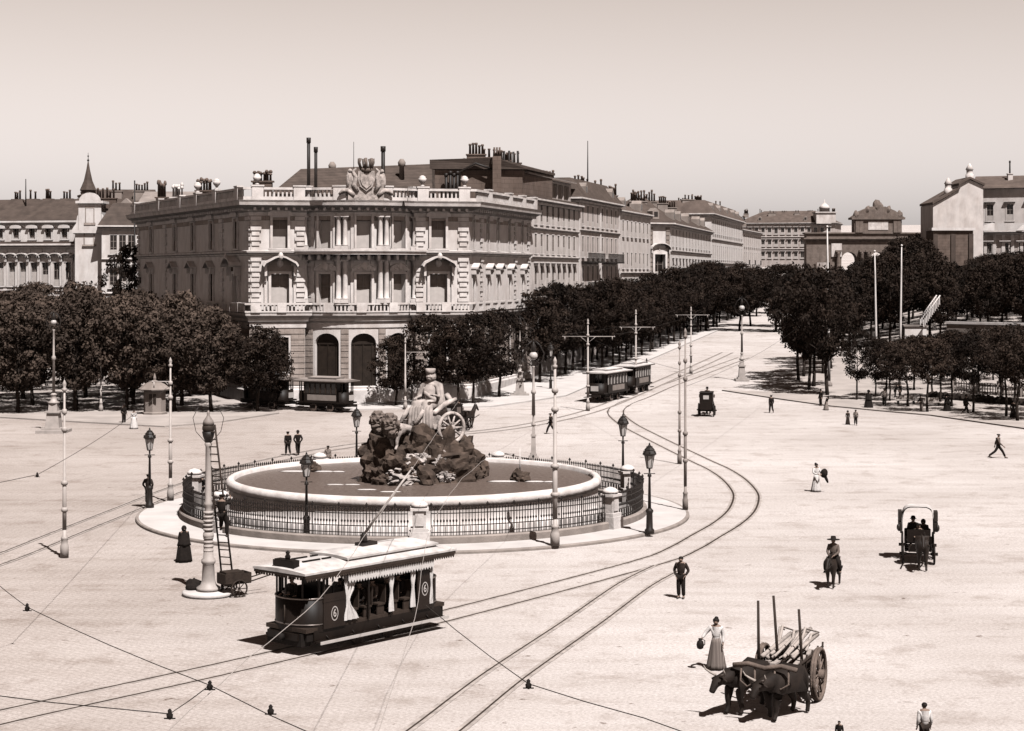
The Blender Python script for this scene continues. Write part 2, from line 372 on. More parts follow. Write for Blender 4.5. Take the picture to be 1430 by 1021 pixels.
def wall(mb, w, s0, s1, z0, z1, ops, depth=.35, mi=0, rmi=None):
    """a wall face with real openings: ops = (s0, s1, z0, z1, arch rise)"""
    rmi = mi if rmi is None else rmi
    S = sorted({round(x, 4) for x in [s0, s1] + [q for o in ops for q in o[:2]]})
    S = sorted({x for a, b in zip(S, S[1:]) for x in cuts(a, b, w.step)})
    Z = sorted({round(x, 4) for x in [z0, z1] + [q for o in ops for q in o[2:4]]})
    for a, b in zip(S, S[1:]):
        if b - a < 1e-4: continue
        run = None
        for c, d in zip(Z, Z[1:]):
            ms, mz = (a + b) / 2, (c + d) / 2
            hole = any(o[0] < ms < o[1] and o[2] < mz < o[3] for o in ops)
            if not hole: mb.add([w.at(a, c), w.at(b, c), w.at(b, d), w.at(a, d)], [(0, 1, 2, 3)], mi)
    for o in ops:
        a, b, c, d = o[:4]; rise = o[4] if len(o) > 4 else 0; m = (a + b) / 2; h = (b - a) / 2
        K = 10 if rise else 1
        top = [(m - h * math.cos(math.pi * k / K), d - rise + rise * math.sin(math.pi * k / K)) for k in range(K + 1)]
        line = [(a, c)] + top + [(b, c)]
        for (p, q) in zip(line, line[1:]):
            if abs(p[0] - q[0]) + abs(p[1] - q[1]) < 1e-5: continue
            mb.add([w.at(p[0], p[1]), w.at(q[0], q[1]), w.at(q[0], q[1], -depth), w.at(p[0], p[1], -depth)], [(0, 1, 2, 3)], rmi)
        mb.add([w.at(a, c), w.at(b, c), w.at(b, c, -depth), w.at(a, c, -depth)], [(0, 3, 2, 1)], rmi)
        if rise:
            for (p, q) in zip(top, top[1:]):
                if d - min(p[1], q[1]) > 1e-4: mb.add([w.at(p[0], p[1]), w.at(q[0], q[1]), w.at(q[0], d), w.at(p[0], d)], [(0, 1, 2, 3)], mi)
def offset_poly(pts, n, closed=False):
    pts = [Vector(p[:2]) for p in pts]; out = []; k = len(pts)
    for i, p in enumerate(pts):
        ds = []
        if i > 0 or closed: ds.append((p - pts[i - 1]).normalized())
        if i < k - 1 or closed: ds.append((pts[(i + 1) % k] - p).normalized())
        ns = [Vector((d.y, -d.x)) for d in ds]
        if len(ns) == 2:
            m = ns[0] + ns[1]; m = m / max(.25, m.dot(ns[0])) if m.length > 1e-6 else ns[0]
        else: m = ns[0]
        out.append(p + m * n)
    return out
def sweep(mb, pts, prof, mi=0, closed=False):
    """a moulding: profile of (n, z) swept along a plan polyline with mitred corners"""
    rows = [offset_poly(pts, n, closed) for n, z in prof]; k = len(pts); q = len(prof); vs = []
    for i in range(k): vs += [(rows[j][i].x, rows[j][i].y, prof[j][1]) for j in range(q)]
    fs = []
    for i in range(k if closed else k - 1):
        a = i * q; b = ((i + 1) % k) * q
        for j in range(q): fs.append((a + j, b + j, b + (j + 1) % q, a + (j + 1) % q)[::-1])
    if not closed: fs += [tuple(range(q)), tuple(range((k - 1) * q + q - 1, (k - 1) * q - 1, -1))]
    mb.add(vs, fs, mi)

# ------------------------------------------------------------------ the setting
def ground():
    xs = [-2500, -1200, -600, -350] + [-220 + 8 * i for i in range(56)] + [300, 450, 700, 1300, 2600]
    ys = [-300, -60] + [8 * i for i in range(0, 18)] + [146 + 6 * i for i in range(36)] + [370, 400, 450, 520, 620, 800, 1200, 2000, 4000]
    vs = [(x, y, gz(x, y)) for y in ys for x in xs]; k = len(xs)
    fs = [(j * k + i, j * k + i + 1, (j + 1) * k + i + 1, (j + 1) * k + i) for j in range(len(ys) - 1) for i in range(k - 1)]
    mb = MB(); mb.add(vs, fs, 0, True)
    tag(mb.build('ground', 'ground'), kind='structure')
ground()
FX, FY = (579 - UC) * 98.6 / F, 98.6                  # centre of the fountain
def circle(r, n=96, cx=FX, cy=FY): return [(cx + r * math.cos(-2 * math.pi * k / n), cy + r * math.sin(-2 * math.pi * k / n)) for k in range(n)]
def island():
    mb = MB(); n = 128
    mb.prism(circle(14.62, n)[::-1], -.05, .15)
    tag(mb.build('pavement_island', 'pavement_stone'), kind='structure')
    k = MB(); ring = circle(14.6, n)[::-1]
    sweep(k, ring, [(.002, -.04), (.17, -.04), (.17, .10), (.14, .155), (.002, .155)], 0, True)
    tag(k.build('kerb', 'kerb_stone'), kind='structure')
island()
def slab(name, pts, h, m, drop=.3):
    """a pavement: polygon that follows the terrain, with a kerb face"""
    bm = bmesh.new(); bm.faces.new([bm.verts.new((x, y, 0)) for x, y in pts])
    bmesh.ops.triangulate(bm, faces=bm.faces[:])
    for _ in range(4):
        es = [e for e in bm.edges if e.calc_length() > 9]
        if not es: break
        bmesh.ops.subdivide_edges(bm, edges=es, cuts=1); bmesh.ops.triangulate(bm, faces=[f for f in bm.faces if len(f.verts) > 3])
    for v in bm.verts: v.co.z = gz(v.co.x, v.co.y) + h
    bmesh.ops.recalc_face_normals(bm, faces=bm.faces[:])
    if sum(f.normal.z for f in bm.faces) < 0: bmesh.ops.reverse_faces(bm, faces=bm.faces[:])
    r = bmesh.ops.extrude_face_region(bm, geom=[e for e in bm.edges if e.is_boundary])
    for g in r['geom']:
        if isinstance(g, bmesh.types.BMVert): g.co.z -= drop
    bmesh.ops.recalc_face_normals(bm, faces=bm.faces[:])
    me = bpy.data.meshes.new(name); bm.to_mesh(me); bm.free()
    return tag(link_mesh(name, me, None, [m]), kind='structure')
gp = lambda u, v: tuple(G(u, v)[:2])
slab('promenade', [gp(-120, 583), gp(0, 584), gp(120, 591), gp(230, 597), gp(310, 590), gp(390, 578), (-26.5, 170.5), (-25.0, 176.3), (-46.5, 222), (-60, 262), (-120, 262)], .12, 'gravel')
slab('pavement_palace', [(-24.6, 173.4), (-15, 171.0), (-2.0, 174.6), (5.5, 186), (33.0, 293), (27.5, 294), (2.2, 206), (-4.0, 182.8), (-10, 180.2), (-25.2, 177.6)], .13, 'pavement_stone')
slab('park_pavement', [gp(1008, 546), gp(1160, 568), gp(1300, 581), gp(1440, 601), gp(1560, 618), (78, 171), (100, 330), (62, 330), (26.5, 190)], .12, 'gravel')

def catmull(pts, step=1.2):
    pts = [Vector(p[:2]) for p in pts]; out = []
    for i in range(len(pts) - 1):
        a = pts[max(0, i - 1)]; b = pts[i]; c = pts[i + 1]; d = pts[min(len(pts) - 1, i + 2)]
        n = max(2, int((c - b).length / step))
        for k in range(n):
            t = k / n
            out.append(.5 * ((2 * b) + (c - a) * t + (2 * a - 5 * b + 4 * c - d) * t * t + (3 * b - a - 3 * c + d) * t ** 3))
    out.append(pts[-1]); return out
def ribbon(mb, line, o0, o1, h, mi=0):
    L = offset_poly(line, o0); Q = offset_poly(line, o1)
    vs = []
    for a, b in zip(L, Q): vs += [(a.x, a.y, gz(a.x, a.y) + h), (b.x, b.y, gz(b.x, b.y) + h)]
    mb.add(vs, [(2 * i, 2 * i + 2, 2 * i + 3, 2 * i + 1) for i in range(len(L) - 1)], mi)
def track(pts, layer=0, w_=.056):
    line = catmull(pts); mb = MB(); h = .004 + .009 * layer
    for o in (-.7225, .7225):
        ribbon(mb, line, o - .17, o + .17, h, 1)
        ribbon(mb, line, o - w_, o + w_, h + .004, 0)
    tag(mb.build('tram_track', ['rail_groove', 'sett_band']), kind='structure')
    return line
def mid(a, b): return (G(*a) + G(*b)) / 2
T1 = [mid((-160, 1030), (-160, 1055)), mid((0, 992), (0, 1012)), mid((360, 914), (360, 932)), mid((640, 849), (640, 862)), mid((900, 778), (900, 796)), mid((952, 756), (952, 780)),
      mid((986, 735), (986, 763)), mid((1012, 721), (1020, 741)), mid((1024, 706), (1046, 722)), mid((1025, 694), (1059, 700)), mid((1020, 683), (1058, 687)), mid((1003, 666), (1046, 672)), mid((986, 655), (1020, 655)), mid((962, 643), (986, 640)),
      mid((905, 614), (920, 609)), mid((866, 594), (884, 589)), mid((850, 577), (869, 575)), mid((862, 563), (880, 566)), mid((892, 551), (905, 556)), mid((927, 537), (937, 541)), mid((960, 525), (970, 529)), mid((1002, 509), (1012, 513)), mid((1032, 498), (1045, 501))]
T1L = track(T1)
T2L = track([mid((540, 1050), (620, 1030)), mid((580, 1018), (660, 1001)), mid((640, 966), (735, 945)), mid((693, 931), (775, 914)), mid((781, 874), (850, 860)), mid((869, 811), (905, 822)), mid((925, 784), (945, 799))], 1, .036)
T3L = track([mid((-160, 822), (-160, 850)), mid((0, 770), (0, 793)), mid((87, 740), (100, 748)), mid((167, 710), (187, 712)), mid((250, 676), (262, 684)), mid((340, 648), (350, 655)), mid((460, 624), (465, 630)), mid((580, 609), (585, 614)), mid((700, 597), (703, 602)), mid((780, 583), (788, 587)), mid((835, 567), (850, 570)), mid((885, 547), (893, 551)), mid((925, 529), (935, 533)), mid((975, 507), (985, 511)), mid((1010, 491), (1022, 494))], 2, .042)
# ------------------------------------------------------------------ windows (one mesh of each kind, copied)
SHUT = [1.0]; WRND = random.Random(14)
def win_mesh(name, w, h, hood='none', frame=.14, proud=.10, depth=.30, arch=0, shutter=0.0, sill=True, hood_scale=1.0):
    """window set in an opening whose lower middle is the origin: surround, hood, pane, glazing bars; y < 0 is outwards"""
    mb = MB(); shutter = min(.93, (shutter or .3) * SHUT[0])
    mb.box((0, depth - .01, h / 2), (w + .1, .02, h + .1), mi=1)                             # dark glass
    if shutter > 0: mb.box((0, depth - .09, h * shutter / 2 + .02), (w - .03, .06, h * shutter), mi=2)
    mb.box((0, depth - .06, h / 2), (.07, .05, h - .02), mi=3)
    for k in (.33, .66): mb.box((0, depth - .05, h * k), (w - .02, .035, .05), mi=3)
    for s in (-1, 1): mb.box((s * (w / 2 - .045), depth - .055, h / 2), (.075, .05, h - .02), mi=3)
    if frame:
        for s in (-1, 1): mb.box((s * (w / 2 + frame / 2), -proud / 2, h / 2), (frame, proud, h))
        mb.box((0, -proud / 2 - .004, h + frame / 2), (w + 2 * frame + .02, proud + .012, frame))
    if sill: mb.box((0, -.12, -.09), (w + 2 * frame + .24, .24, .16))
    W = (w + 2 * frame + .5) * hood_scale; zt = h + frame
    if hood == 'shelf': mb.box((0, -.24, zt + .26), (W, .48, .16)); mb.box((0, -.07, zt + .09), (W * .8, .14, .18))
    def canopy(W, z, rise, depth, th=.13, seg=False):
        pts = [(-W / 2, 0), (0, rise), (W / 2, 0)] if not seg else [(-W / 2 * math.cos(math.pi * k / 8), rise * math.sin(math.pi * k / 8)) for k in range(9)]
        mb.extrude(pts + [(x, zz - th) for x, zz in reversed(pts)], Matrix.Translation((0, -depth / 2, z + th)), depth)
    if hood in ('gable', 'segment'):
        mb.box((0, -.07, zt + .16), (W * .8, .14, .30)); canopy(W, zt + .36, W * .26, .74, .15, hood == 'segment')
        mb.blob((0, -.1, zt + .44), (.2, .12, .22), .3, 2, 3)
        for s in (-1, 1): mb.box((s * (W / 2 - .16), -.26, zt + .06), (.18, .50, .52), taper=1.0)
    if hood == 'big':                                                                       # canopied balcony door hood on brackets
        W = (w + 2 * frame + 1.25)
        mb.box((0, -.10, zt + .30), (W * .86, .20, .56), mi=3); mb.box((0, -.08, zt + .86), (W * .62, .16, .55), mi=3); mb.blob((0, -.18, zt + .85), (.34, .2, .42), .3, 2, 3)  # back panels darkened to stand in for shade under the canopy
        pts = [(-W / 2, 0), (-W / 2 + .22, .34), (-W * .16, .84), (0, 1.0), (W * .16, .84), (W / 2 - .22, .34), (W / 2, 0)]
        mb.extrude(pts + [(x * .93, zz - .17) for x, zz in reversed(pts)], Matrix.Translation((0, -.60, zt + .60)), 1.20)
        mb.blob((0, -1.12, zt + 1.5), (.26, .16, .36), .3, 2, 4)
        for s in (-1, 1):
            mb.box((s * (w / 2 + frame + .28), -.34, zt + .06), (.24, .68, 1.0)); mb.box((s * (w / 2 + frame + .28), -.18, zt - .72), (.2, .36, .55))
            mb.box((s * (w / 2 + frame + .28), -.09, h * .36), (.24, .18, h * .72))
    if hood == 'crown':                                                                      # carved cartouche over a segmental head
        mb.extrude([(-W / 2 * math.cos(math.pi * k / 10), .1 + W * .2 * math.sin(math.pi * k / 10)) for k in range(11)] + [(W / 2, -.1), (-W / 2, -.1)], Matrix.Translation((0, -.17, zt + .2)), .34)
        mb.blob((0, -.36, zt + .5), (.34, .16, .44), .4, 2, 5, 2)
        for s in (-1, 1): mb.blob((s * .52, -.3, zt + .34), (.24, .12, .2), .4, 2, 8, 2); mb.tube([(s * W * .5, -.2, zt + .15), (s * W * .4, -.32, zt + .5), (s * W * .15, -.34, zt + .82)], [.09, .1, .08], 6)
    if hood == 'cap': mb.extrude([(-W / 2 * math.cos(math.pi * k / 8), W * .16 * math.sin(math.pi * k / 8)) for k in range(9)] + [(W / 2, -.22), (-W / 2, -.22)], Matrix.Translation((0, -.2, zt + .12)), .40)
    return mb.mesh(name)
WM = {}
def window(parent, key, mtx, mats, scale=(1, 1, 1), name='window'):
    """a copy of the window mesh KEY as a part of PARENT"""
    SHUT[0] = WRND.choice((.45, .8, 1.0, 1.0, 1.25)); mk = (key, tuple(mats), SHUT[0])
    if mk not in WM:
        me = WINDOWS[key]() ; WM[mk] = me
        for m in mats: me.materials.append(MATS[m])
    o = bpy.data.objects.new(name, WM[mk]); C.objects.link(o); o.parent = parent
    o.matrix_local = parent.matrix_basis.inverted() @ mtx @ Matrix.Diagonal((*scale, 1))
    return o
WINDOWS = {
    'palace_upper': lambda: win_mesh('palace_upper_window', 1.45, 3.0, 'cap', .24, .22, .55, shutter=.62),
    'palace_main': lambda: win_mesh('palace_main_window', 1.55, 3.5, 'gable', .24, .22, .55, shutter=.55),
    'wing_upper': lambda: win_mesh('wing_upper_window', 1.45, 3.0, 'cap', .24, .18, .15, shutter=.3),
    'wing_main': lambda: win_mesh('wing_main_window', 1.55, 3.5, 'gable', .24, .18, .15, shutter=.3),
    'palace_grand': lambda: win_mesh('palace_grand_window', 1.75, 3.5, 'big', .26, .24, .55, shutter=.62),
    'palace_bow': lambda: win_mesh('palace_bow_window', 1.5, 3.5, 'crown', .22, .24, .5, shutter=.72),
    'palace_bow_upper': lambda: win_mesh('palace_bow_upper_window', 1.5, 3.3, 'crown', .2, .24, .5, shutter=.8),
    'palace_small': lambda: win_mesh('palace_small_window', .82, 2.9, 'cap', .14, .10, .15, shutter=.72),
    'palace_small_main': lambda: win_mesh('palace_small_main_window', .86, 3.5, 'gable', .16, .10, .15, shutter=.72),
    'street': lambda: win_mesh('street_window', 1.05, 2.2, 'none', .15, .03, .09, shutter=.3),
    'street_shelf': lambda: win_mesh('street_shelf_window', 1.1, 2.5, 'shelf', .16, .03, .09, shutter=.35),
    'street_tall': lambda: win_mesh('street_tall_window', 1.0, 2.6, 'none', .14, .03, .09, shutter=.25),
    'attic': lambda: win_mesh('attic_window', .9, 1.1, 'none', .1, .07, .3),
    'gable_big': lambda: win_mesh('pedimented_window', 2.0, 4.6, 'segment', .35, .3, .5, shutter=.9, hood_scale=1.15),
    'far': lambda: win_mesh('far_window', 1.2, 2.3, 'shelf', .16, .06, .12),
    'round': lambda: win_mesh('oculus_window', .95, 1.5, 'cap', .16, .14, .35),
    'arch': lambda: win_mesh('arched_window', 1.1, 3.4, 'segment', .3, .2, .22, shutter=.6),
}
WMATS_PALE = ('stone_trim', 'window_dark', 'blind_pale', 'window_shutter')
WMATS_FRONT = ('stone_trim', 'window_shade', 'blind_pale', 'window_shutter')
WMATS_WING = ('stone_trim', 'window_dark', 'brick_dark', 'roof_slate')
WMATS_DULL = ('stone_mid', 'window_dark', 'window_shutter', 'window_shutter')
WMATS_WHITE = ('plaster_white', 'window_dark', 'blind_pale', 'window_shutter')

# ------------------------------------------------------------------ the corner palace
PA = Vector((-25.5, 178.0)); PB = Vector((-4.29, 182.5))
PC = Vector((PA.x - .443 * 46, PA.y + 46)); PD = Vector((PB.x + .247 * 25.4, PB.y + .969 * 25.4))
ab = (PB - PA).normalized(); AB = Flat(PA, PB)
s1, s2 = AB.su(426), AB.su(580)
Q1 = AB.p0 + AB.d * s1 - AB.n * .9; Q2 = AB.p0 + AB.d * s2 - AB.n * .9
BAYL = Flat(PA, AB.p0 + AB.d * s1); BAYR = Flat(AB.p0 + AB.d * s2, PB); BOW = Arc(Q1, Q2, R(47))
WL = Flat(PC, PA); WR = Flat(PB, PD)
bow_pts = [BOW.at(t, 0) for t in cuts(0, BOW.L, .8)]
PLAN = [PC, PA, BAYL.p1] + [p.to_2d() for p in bow_pts] + [BAYR.p0, PB, PD]
ZP = dict(base=0.0, plinth=1.75, frieze=8.1, balc=9.05, rail=9.95, string=15.05, frz=18.55, corn=19.35, ctop=20.0, bal=21.25)

def palace():
    t = empty('corner_palace', 'pale stone corner palace with quoins, bowed centre and a coat of arms on its balustrade', 'palace', (PA.x, PA.y, 0))
    inv = Matrix.Translation((-PA.x, -PA.y, 0))
    def part(name, mb, mats, parent=t):
        mb.v = [(x - PA.x, y - PA.y, z) for x, y, z in mb.v]
        return mb.build(name, mats, parent)
    z = ZP
    # --- bays: (path, list of (centre s, width of main opening, kind))
    lw_u = [212, 245, 270, 296, 330]; rw_u = [661, 681, 695, 711, 729]
    lw = [WL.su(u) for u in lw_u]; rw = [WR.su(u) for u in rw_u]
    bowc = [BOW.su(u) for u in (456, 508, 556)]
    walls = MB(); ops_all = []
    def facade(w, cs, kinds, a=0, b=None):
        b = w.L if b is None else b; ops = []; lows = []
        for c, (ku, km, gw) in zip(cs, kinds):
            uw, uh = {'palace_upper': (1.45, 3.0), 'wing_upper': (1.45, 3.0), 'palace_bow_upper': (1.5, 3.3), 'palace_small': (.82, 2.9)}[ku]
            mw, mh = {'palace_main': (1.55, 3.5), 'wing_main': (1.55, 3.5), 'palace_grand': (1.75, 3.5), 'palace_bow': (1.5, 3.5), 'palace_small_main': (.86, 3.5)}[km]
            ops.append((c - uw / 2, c + uw / 2, 15.35, 15.35 + uh)); ops.append((c - mw / 2, c + mw / 2, 9.3, 9.3 + mh))
            g = (c - gw / 2, c + gw / 2, 1.0 if gw > 2 else 3.2, 7.0 if gw > 2 else 6.6, gw / 2 * .82 if gw > 2 else 0); ops.append(g); lows.append(g)
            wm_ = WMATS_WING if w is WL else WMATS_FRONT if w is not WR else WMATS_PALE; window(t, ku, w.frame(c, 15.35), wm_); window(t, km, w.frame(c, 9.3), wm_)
        wall(walls, w, a, b, -.4, z['ctop'], ops, .2 if w in (WR, WL) else .6)
        return lows
    L1 = facade(WL, lw, [('wing_upper', 'wing_main', 1.5)] * 4 + [('wing_upper', 'palace_grand', 1.5)])
    L2 = facade(BAYL, [AB.su(391)], [('palace_upper', 'palace_grand', 1.7)])
    L3 = facade(BOW, bowc, [('palace_bow_upper', 'palace_bow', 2.5)] * 3)
    L4 = facade(BAYR, [BAYR.su(612)], [('palace_upper', 'palace_grand', 1.7)])
    L5 = facade(WR, rw, [('palace_small', 'palace_small_main', 1.0)] * 5)
    for (e, g) in ((BAYL.p1, Q1), (Q2, BAYR.p0)):
        f = Flat(e, g); wall(walls, f, 0, f.L, -.4, z['ctop'], [])
    # back walls and the flat roof deck
    bk = [PD, PD + Vector((-9, 5)), PC + Vector((13, 6)), PC]
    for a, b in zip(bk, bk[1:]): f = Flat(a, b); wall(walls, f, 0, f.L, -.4, z['ctop'], [])
    part('wall', walls, ['stone_wall'])
    deck = MB(); pl = [tuple(p) for p in offset_poly(PLAN, -.02)] + [tuple(p) for p in bk[1:3]]
    deck.prism(pl, z['ctop'] - .4, z['ctop'] - .05); part('roof_deck', deck, ['roof_pale'])
    # ground floor doors and windows
    for w, L in ((WL, L1), (BAYL, L2), (BOW, L3), (BAYR, L4), (WR, L5)):
        for a, b, c, d, r in L:
            m = MB(); fr = w.frame((a + b) / 2, 0, -.15 if w in (WR, WL) else -.50); h = (b - a) / 2; lm = Matrix.Translation((-PA.x, -PA.y, 0)) @ fr
            poly = [(-h, c), (h, c)] + ([(h * math.cos(math.pi * k / 10), d - r + r * math.sin(math.pi * k / 10)) for k in range(11)] if r else [(h, d), (-h, d)])
            m.extrude(poly, lm, .06)
            for q in (-.5, 0, .5): m.box(lm @ Vector((q * h * 1.4, -.06, (c + d - r) / 2)), (.10, .10, (d - r - c) * .96), mtx=lm.to_3x3())
            m.box(lm @ Vector((0, -.06, d - r)), (2 * h - .02, .12, .14), mtx=lm.to_3x3())
            m.build('door' if r else 'window', ['door_wood'], t)
    # horizontal mouldings
    tr = MB()
    sweep(tr, PLAN, [(0.002, -.3), (.32, -.3), (.32, 1.45), (.22, 1.6), (.22, 1.75), (.002, 1.85)]); part('plinth', tr, ['stone_trim'])
    tr = MB()
    sweep(tr, PLAN, [(.003, 7.55), (.10, 7.55), (.12, 8.05), (.30, 8.2), (.34, 8.45), (.62, 8.75), (.66, 8.98), (.003, 9.05)]); part('string_course', tr, ['stone_trim'])
    tr = MB()
    sweep(tr, PLAN, [(.003, 14.62), (.14, 14.66), (.18, 14.80), (.46, 14.9), (.50, 15.08), (.003, 15.16)]); part('string_course', tr, ['stone_trim'])
    tr = MB()
    sweep(tr, PLAN, [(.003, 18.5), (.14, 18.5), (.18, 18.85), (.36, 18.95), (.42, 19.1), (1.40, 19.5), (1.46, 19.78), (1.56, 19.98), (.003, 20.06)]); part('cornice', tr, ['stone_trim'])
    tr = MB(); sweep(tr, PLAN, [(.004, 18.05), (.06, 18.1), (.09, 18.49), (.004, 18.49)]); part('frieze', tr, ['stone_mid'])  # darker stone: the cornice's shade put into the colour
    for w in (WL, BAYL, BOW, BAYR, WR):
        n = max(3, int(w.L / .75)); tr = MB()
        for i in range(n): s = (i + .5) / n * w.L; fbox(tr, w, s - .13, s + .13, 19.0, 19.40, .15, .86)
        part('dentil_band', tr, ['stone_trim'])
    # roof balustrade
    tr = MB()
    sweep(tr, PLAN, [(.50, 20.02), (.92, 20.02), (.92, 20.34), (.50, 20.34)]); sweep(tr, PLAN, [(.50, 21.02), (.94, 21.02), (.94, 21.25), (.50, 21.25)])
    for w in (WL, BAYL, BOW, BAYR, WR):
        n = int(w.L / .40)
        for i in range(n): s = (i + .5) / n * w.L; fbox(tr, w, s - .085, s + .085, 20.34, 21.02, .62, .80)
    part('roof_balustrade', tr, ['stone_trim'])
    def ped(w, s):
        tr = MB(); s = min(w.L - .64, max(.64, s)); fbox(tr, w, s - .55, s + .55, 20.02, 21.32, .42, 1.0); fbox(tr, w, s - .63, s + .63, 21.32, 21.46, .36, 1.06)
        part('balustrade_pedestal', tr, ['stone_trim'])
    for s in [WL.su(u) for u in (198, 232, 262, 285, 312, 343)]: ped(WL, s)
    for w, ss in ((BAYL, (.6, BAYL.L - .6)), (BOW, (.7, BOW.L * .33, BOW.L * .67, BOW.L - .7)), (BAYR, (.6, BAYR.L - .6))):
        for s in ss: ped(w, s)
    for u in (673, 702, 721, 737): ped(WR, WR.su(u))
    # first floor balcony and bow balcony
    tr = MB()
    sweep(tr, PLAN, [(.25, 9.06), (.72, 9.06), (.72, 9.2), (.25, 9.2)]); sweep(tr, PLAN, [(.40, 9.80), (.74, 9.80), (.74, 9.98), (.40, 9.98)])
    for w in (WL, BAYL, BOW, BAYR, WR):
        n = int(w.L / .36)
        for i in range(n): s = (i + .5) / n * w.L; fbox(tr, w, s - .08, s + .08, 9.2, 9.80, .5, .66)
        for i in range(int(w.L / 3) + 1): s = min(w.L - .45, max(.45, i * 3.0)); fbox(tr, w, s - .45, s + .45, 9.06, 10.0, .38, .78)
    part('balcony', tr, ['stone_trim'])
    tr = MB(); fbox(tr, BOW, .3, BOW.L - .3, 14.72, 15.02, .505, 1.75); fbox(tr, BOW, .3, BOW.L - .3, 15.02, 15.2, .3, 1.9)
    for i in range(14): s = .5 + (BOW.L - 1) * i / 13; fbox(tr, BOW, s - .12, s + .12, 14.2, 14.72, .05, 1.2)
    part('balcony', tr, ['stone_trim'])
    # quoins: alternate long and short blocks
    def quoin(w, s, wd=1.05, z0=9.98, z1=18.5):
        if z0 < 12: quoin(w, s, wd, 15.0, z1); z1 = 14.75
        tr = MB(); n = int((z1 - z0) / .50)
        for i in range(n):
            if 14.5 < z0 + i * .5 + .25 < 15.25: continue
            h = wd if i % 2 == 0 else wd * .68
            fbox(tr, w, max(.0, s - h / 2), min(w.L, s + h / 2), z0 + i * .5 + .07, z0 + i * .5 + .43, .002, .18 if i % 2 == 0 else .11)
        part('quoin', tr, ['stone_trim'])
    for u in (194, 231, 310, 347): quoin(WL, WL.su(u), 1.5)
    for w, s in ((BAYL, .5), (BAYL, BAYL.L - .45), (BOW, .6), (BAYR, .45), (BAYR, BAYR.L - .6)): quoin(w, s, 1.1)
    for u in (673, 720, 738): quoin(WR, WR.su(u) - .3, 1.0)
    # rusticated ground floor: raised courses
    tr = MB()
    for w, L in ((WL, L1), (BAYL, L2), (BOW, L3), (BAYR, L4), (WR, L5)):
        for i in range(10):
            za = 1.9 + i * .56
            spans = [(0.02, w.L - .02)]
            for a, b, c, d, r in L:
                if d + .3 > za and c < za + .5:
                    spans = [q for sp in spans for q in ((sp[0], min(sp[1], a - .22)), (max(sp[0], b + .22), sp[1])) if q[1] - q[0] > .1]
            for a, b in spans: fbox(tr, w, a, b, za, za + .48, .002, .085)
    part('rustication', tr, ['stone_mid'])  # courses in darker stone stand in for balcony and tree shade
    # columns and pilasters of the bow
    for zb, zt, r in ((9.98, 14.2, .27), (15.2, 18.5, .24)):
        for fr in (.035, .315, .365, .635, .685, .965):
            s = fr * BOW.L; p = BOW.at(s, 0, .42); m = MB()
            m.box((p.x, p.y, zb + .18), (.74, .74, .36)); m.lathe([(r * 1.25, zb + .36), (r * 1.3, zb + .44), (r, zb + .54), (r * 1.02, zb + 1.4), (r * .86, zt - .5), (r * .95, zt - .44), (r * 1.15, zt - .2), (r * 1.3, zt - .12)], 14, (p.x, p.y, 0))
            m.box((p.x, p.y, zt - .06), (.76, .76, .12)); part('column', m, ['stone_trim'])
    for zb, zt in ((9.98, 14.6), (15.2, 18.5)):
        for fr in (.09, .26, .42, .58, .74, .91): tr = MB(); s = fr * BOW.L; fbox(tr, BOW, s - .17, s + .17, zb, zt, .003, .14); part('pilaster', tr, ['stone_trim'])
    # coat of arms above the bow
    m = MB(); s = BOW.su(509); fr = BOW.frame(s, 20.0, .75) @ Matrix.Diagonal((.80, .85, .88, 1))
    def L(x, y, zz): return fr @ Vector((x, y, zz))
    r3 = fr.to_3x3()
    m.box(L(0, 0, .75), (4.4, .7, 1.45), mtx=r3)
    sh = [(-.95, 2.5), (.95, 2.5), (1.0, 1.5), (.72, .75), (0, .2), (-.72, .75), (-1.0, 1.5)]
    m.extrude([(x * 1.05, q + .75) for x, q in sh], fr @ Matrix.Translation((0, -.42, 0)), .3)
    m.extrude([(x * .78, (q - 1.4) * .78 + 2.2) for x, q in sh], fr @ Matrix.Translation((0, -.62, 0)), .14)
    for sx in (-1, 1):
        m.tube([L(sx * 1.1, -.3, .9), L(sx * 1.55, -.35, 1.7), L(sx * 1.25, -.35, 2.6), L(sx * 1.6, -.3, 3.2), L(sx * 1.2, -.3, 3.5)], [.22, .27, .22, .17, .1], 7)
        m.tube([L(sx * 1.5, -.2, .5), L(sx * 2.3, -.25, 1.1), L(sx * 2.9, -.2, 1.0), L(sx * 3.3, -.1, .6)], [.28, .25, .2, .12], 7)
        m.blob(L(sx * 1.95, -.2, 2.2), (.42, .3, .85), .3, 2, 4 + sx); m.blob(L(sx * 1.95, -.25, 3.2), .24, .15, 2, 9)
    part('coat_of_arms', m, ['stone_statue'])
    m = MB(); m.tube([L(0, -.25, 3.0), L(0, -.25, 3.3), L(0, -.25, 3.5)], [.5, .6, .62], 12)
    for k in range(7):
        a = math.pi * 2 * k / 7; m.tube([L(.7 * math.cos(a), -.25 + .7 * math.sin(a), 3.5), L(.95 * math.cos(a), -.25 + .9 * math.sin(a), 4.15), L(.85 * math.cos(a), -.25 + .8 * math.sin(a), 4.6)], [.1, .1, .17], 6)
    m.tube([L(0, -.25, 3.5), L(0, -.25, 4.7)], [.22, .12], 6); part('crown', m, ['stone_grey'])
    # roof furniture of the palace: tall iron flues, urns
    for u, vt, y, r in ((431, 193, 188, .17), (441, 206, 188, .16), (535, 205, 191, .2)):
        p = P(u, vt, y); q = MB(); q.tube([(p.x, p.y, 19.9), (p.x, p.y, p.z)], [r * 1.05, r], 8); q.tube([(p.x, p.y, p.z - .5), (p.x, p.y, p.z + .05)], [r * 1.35, r * 1.35], 8); part('chimney_flue', q, ['iron'])
    rnd = random.Random(9)
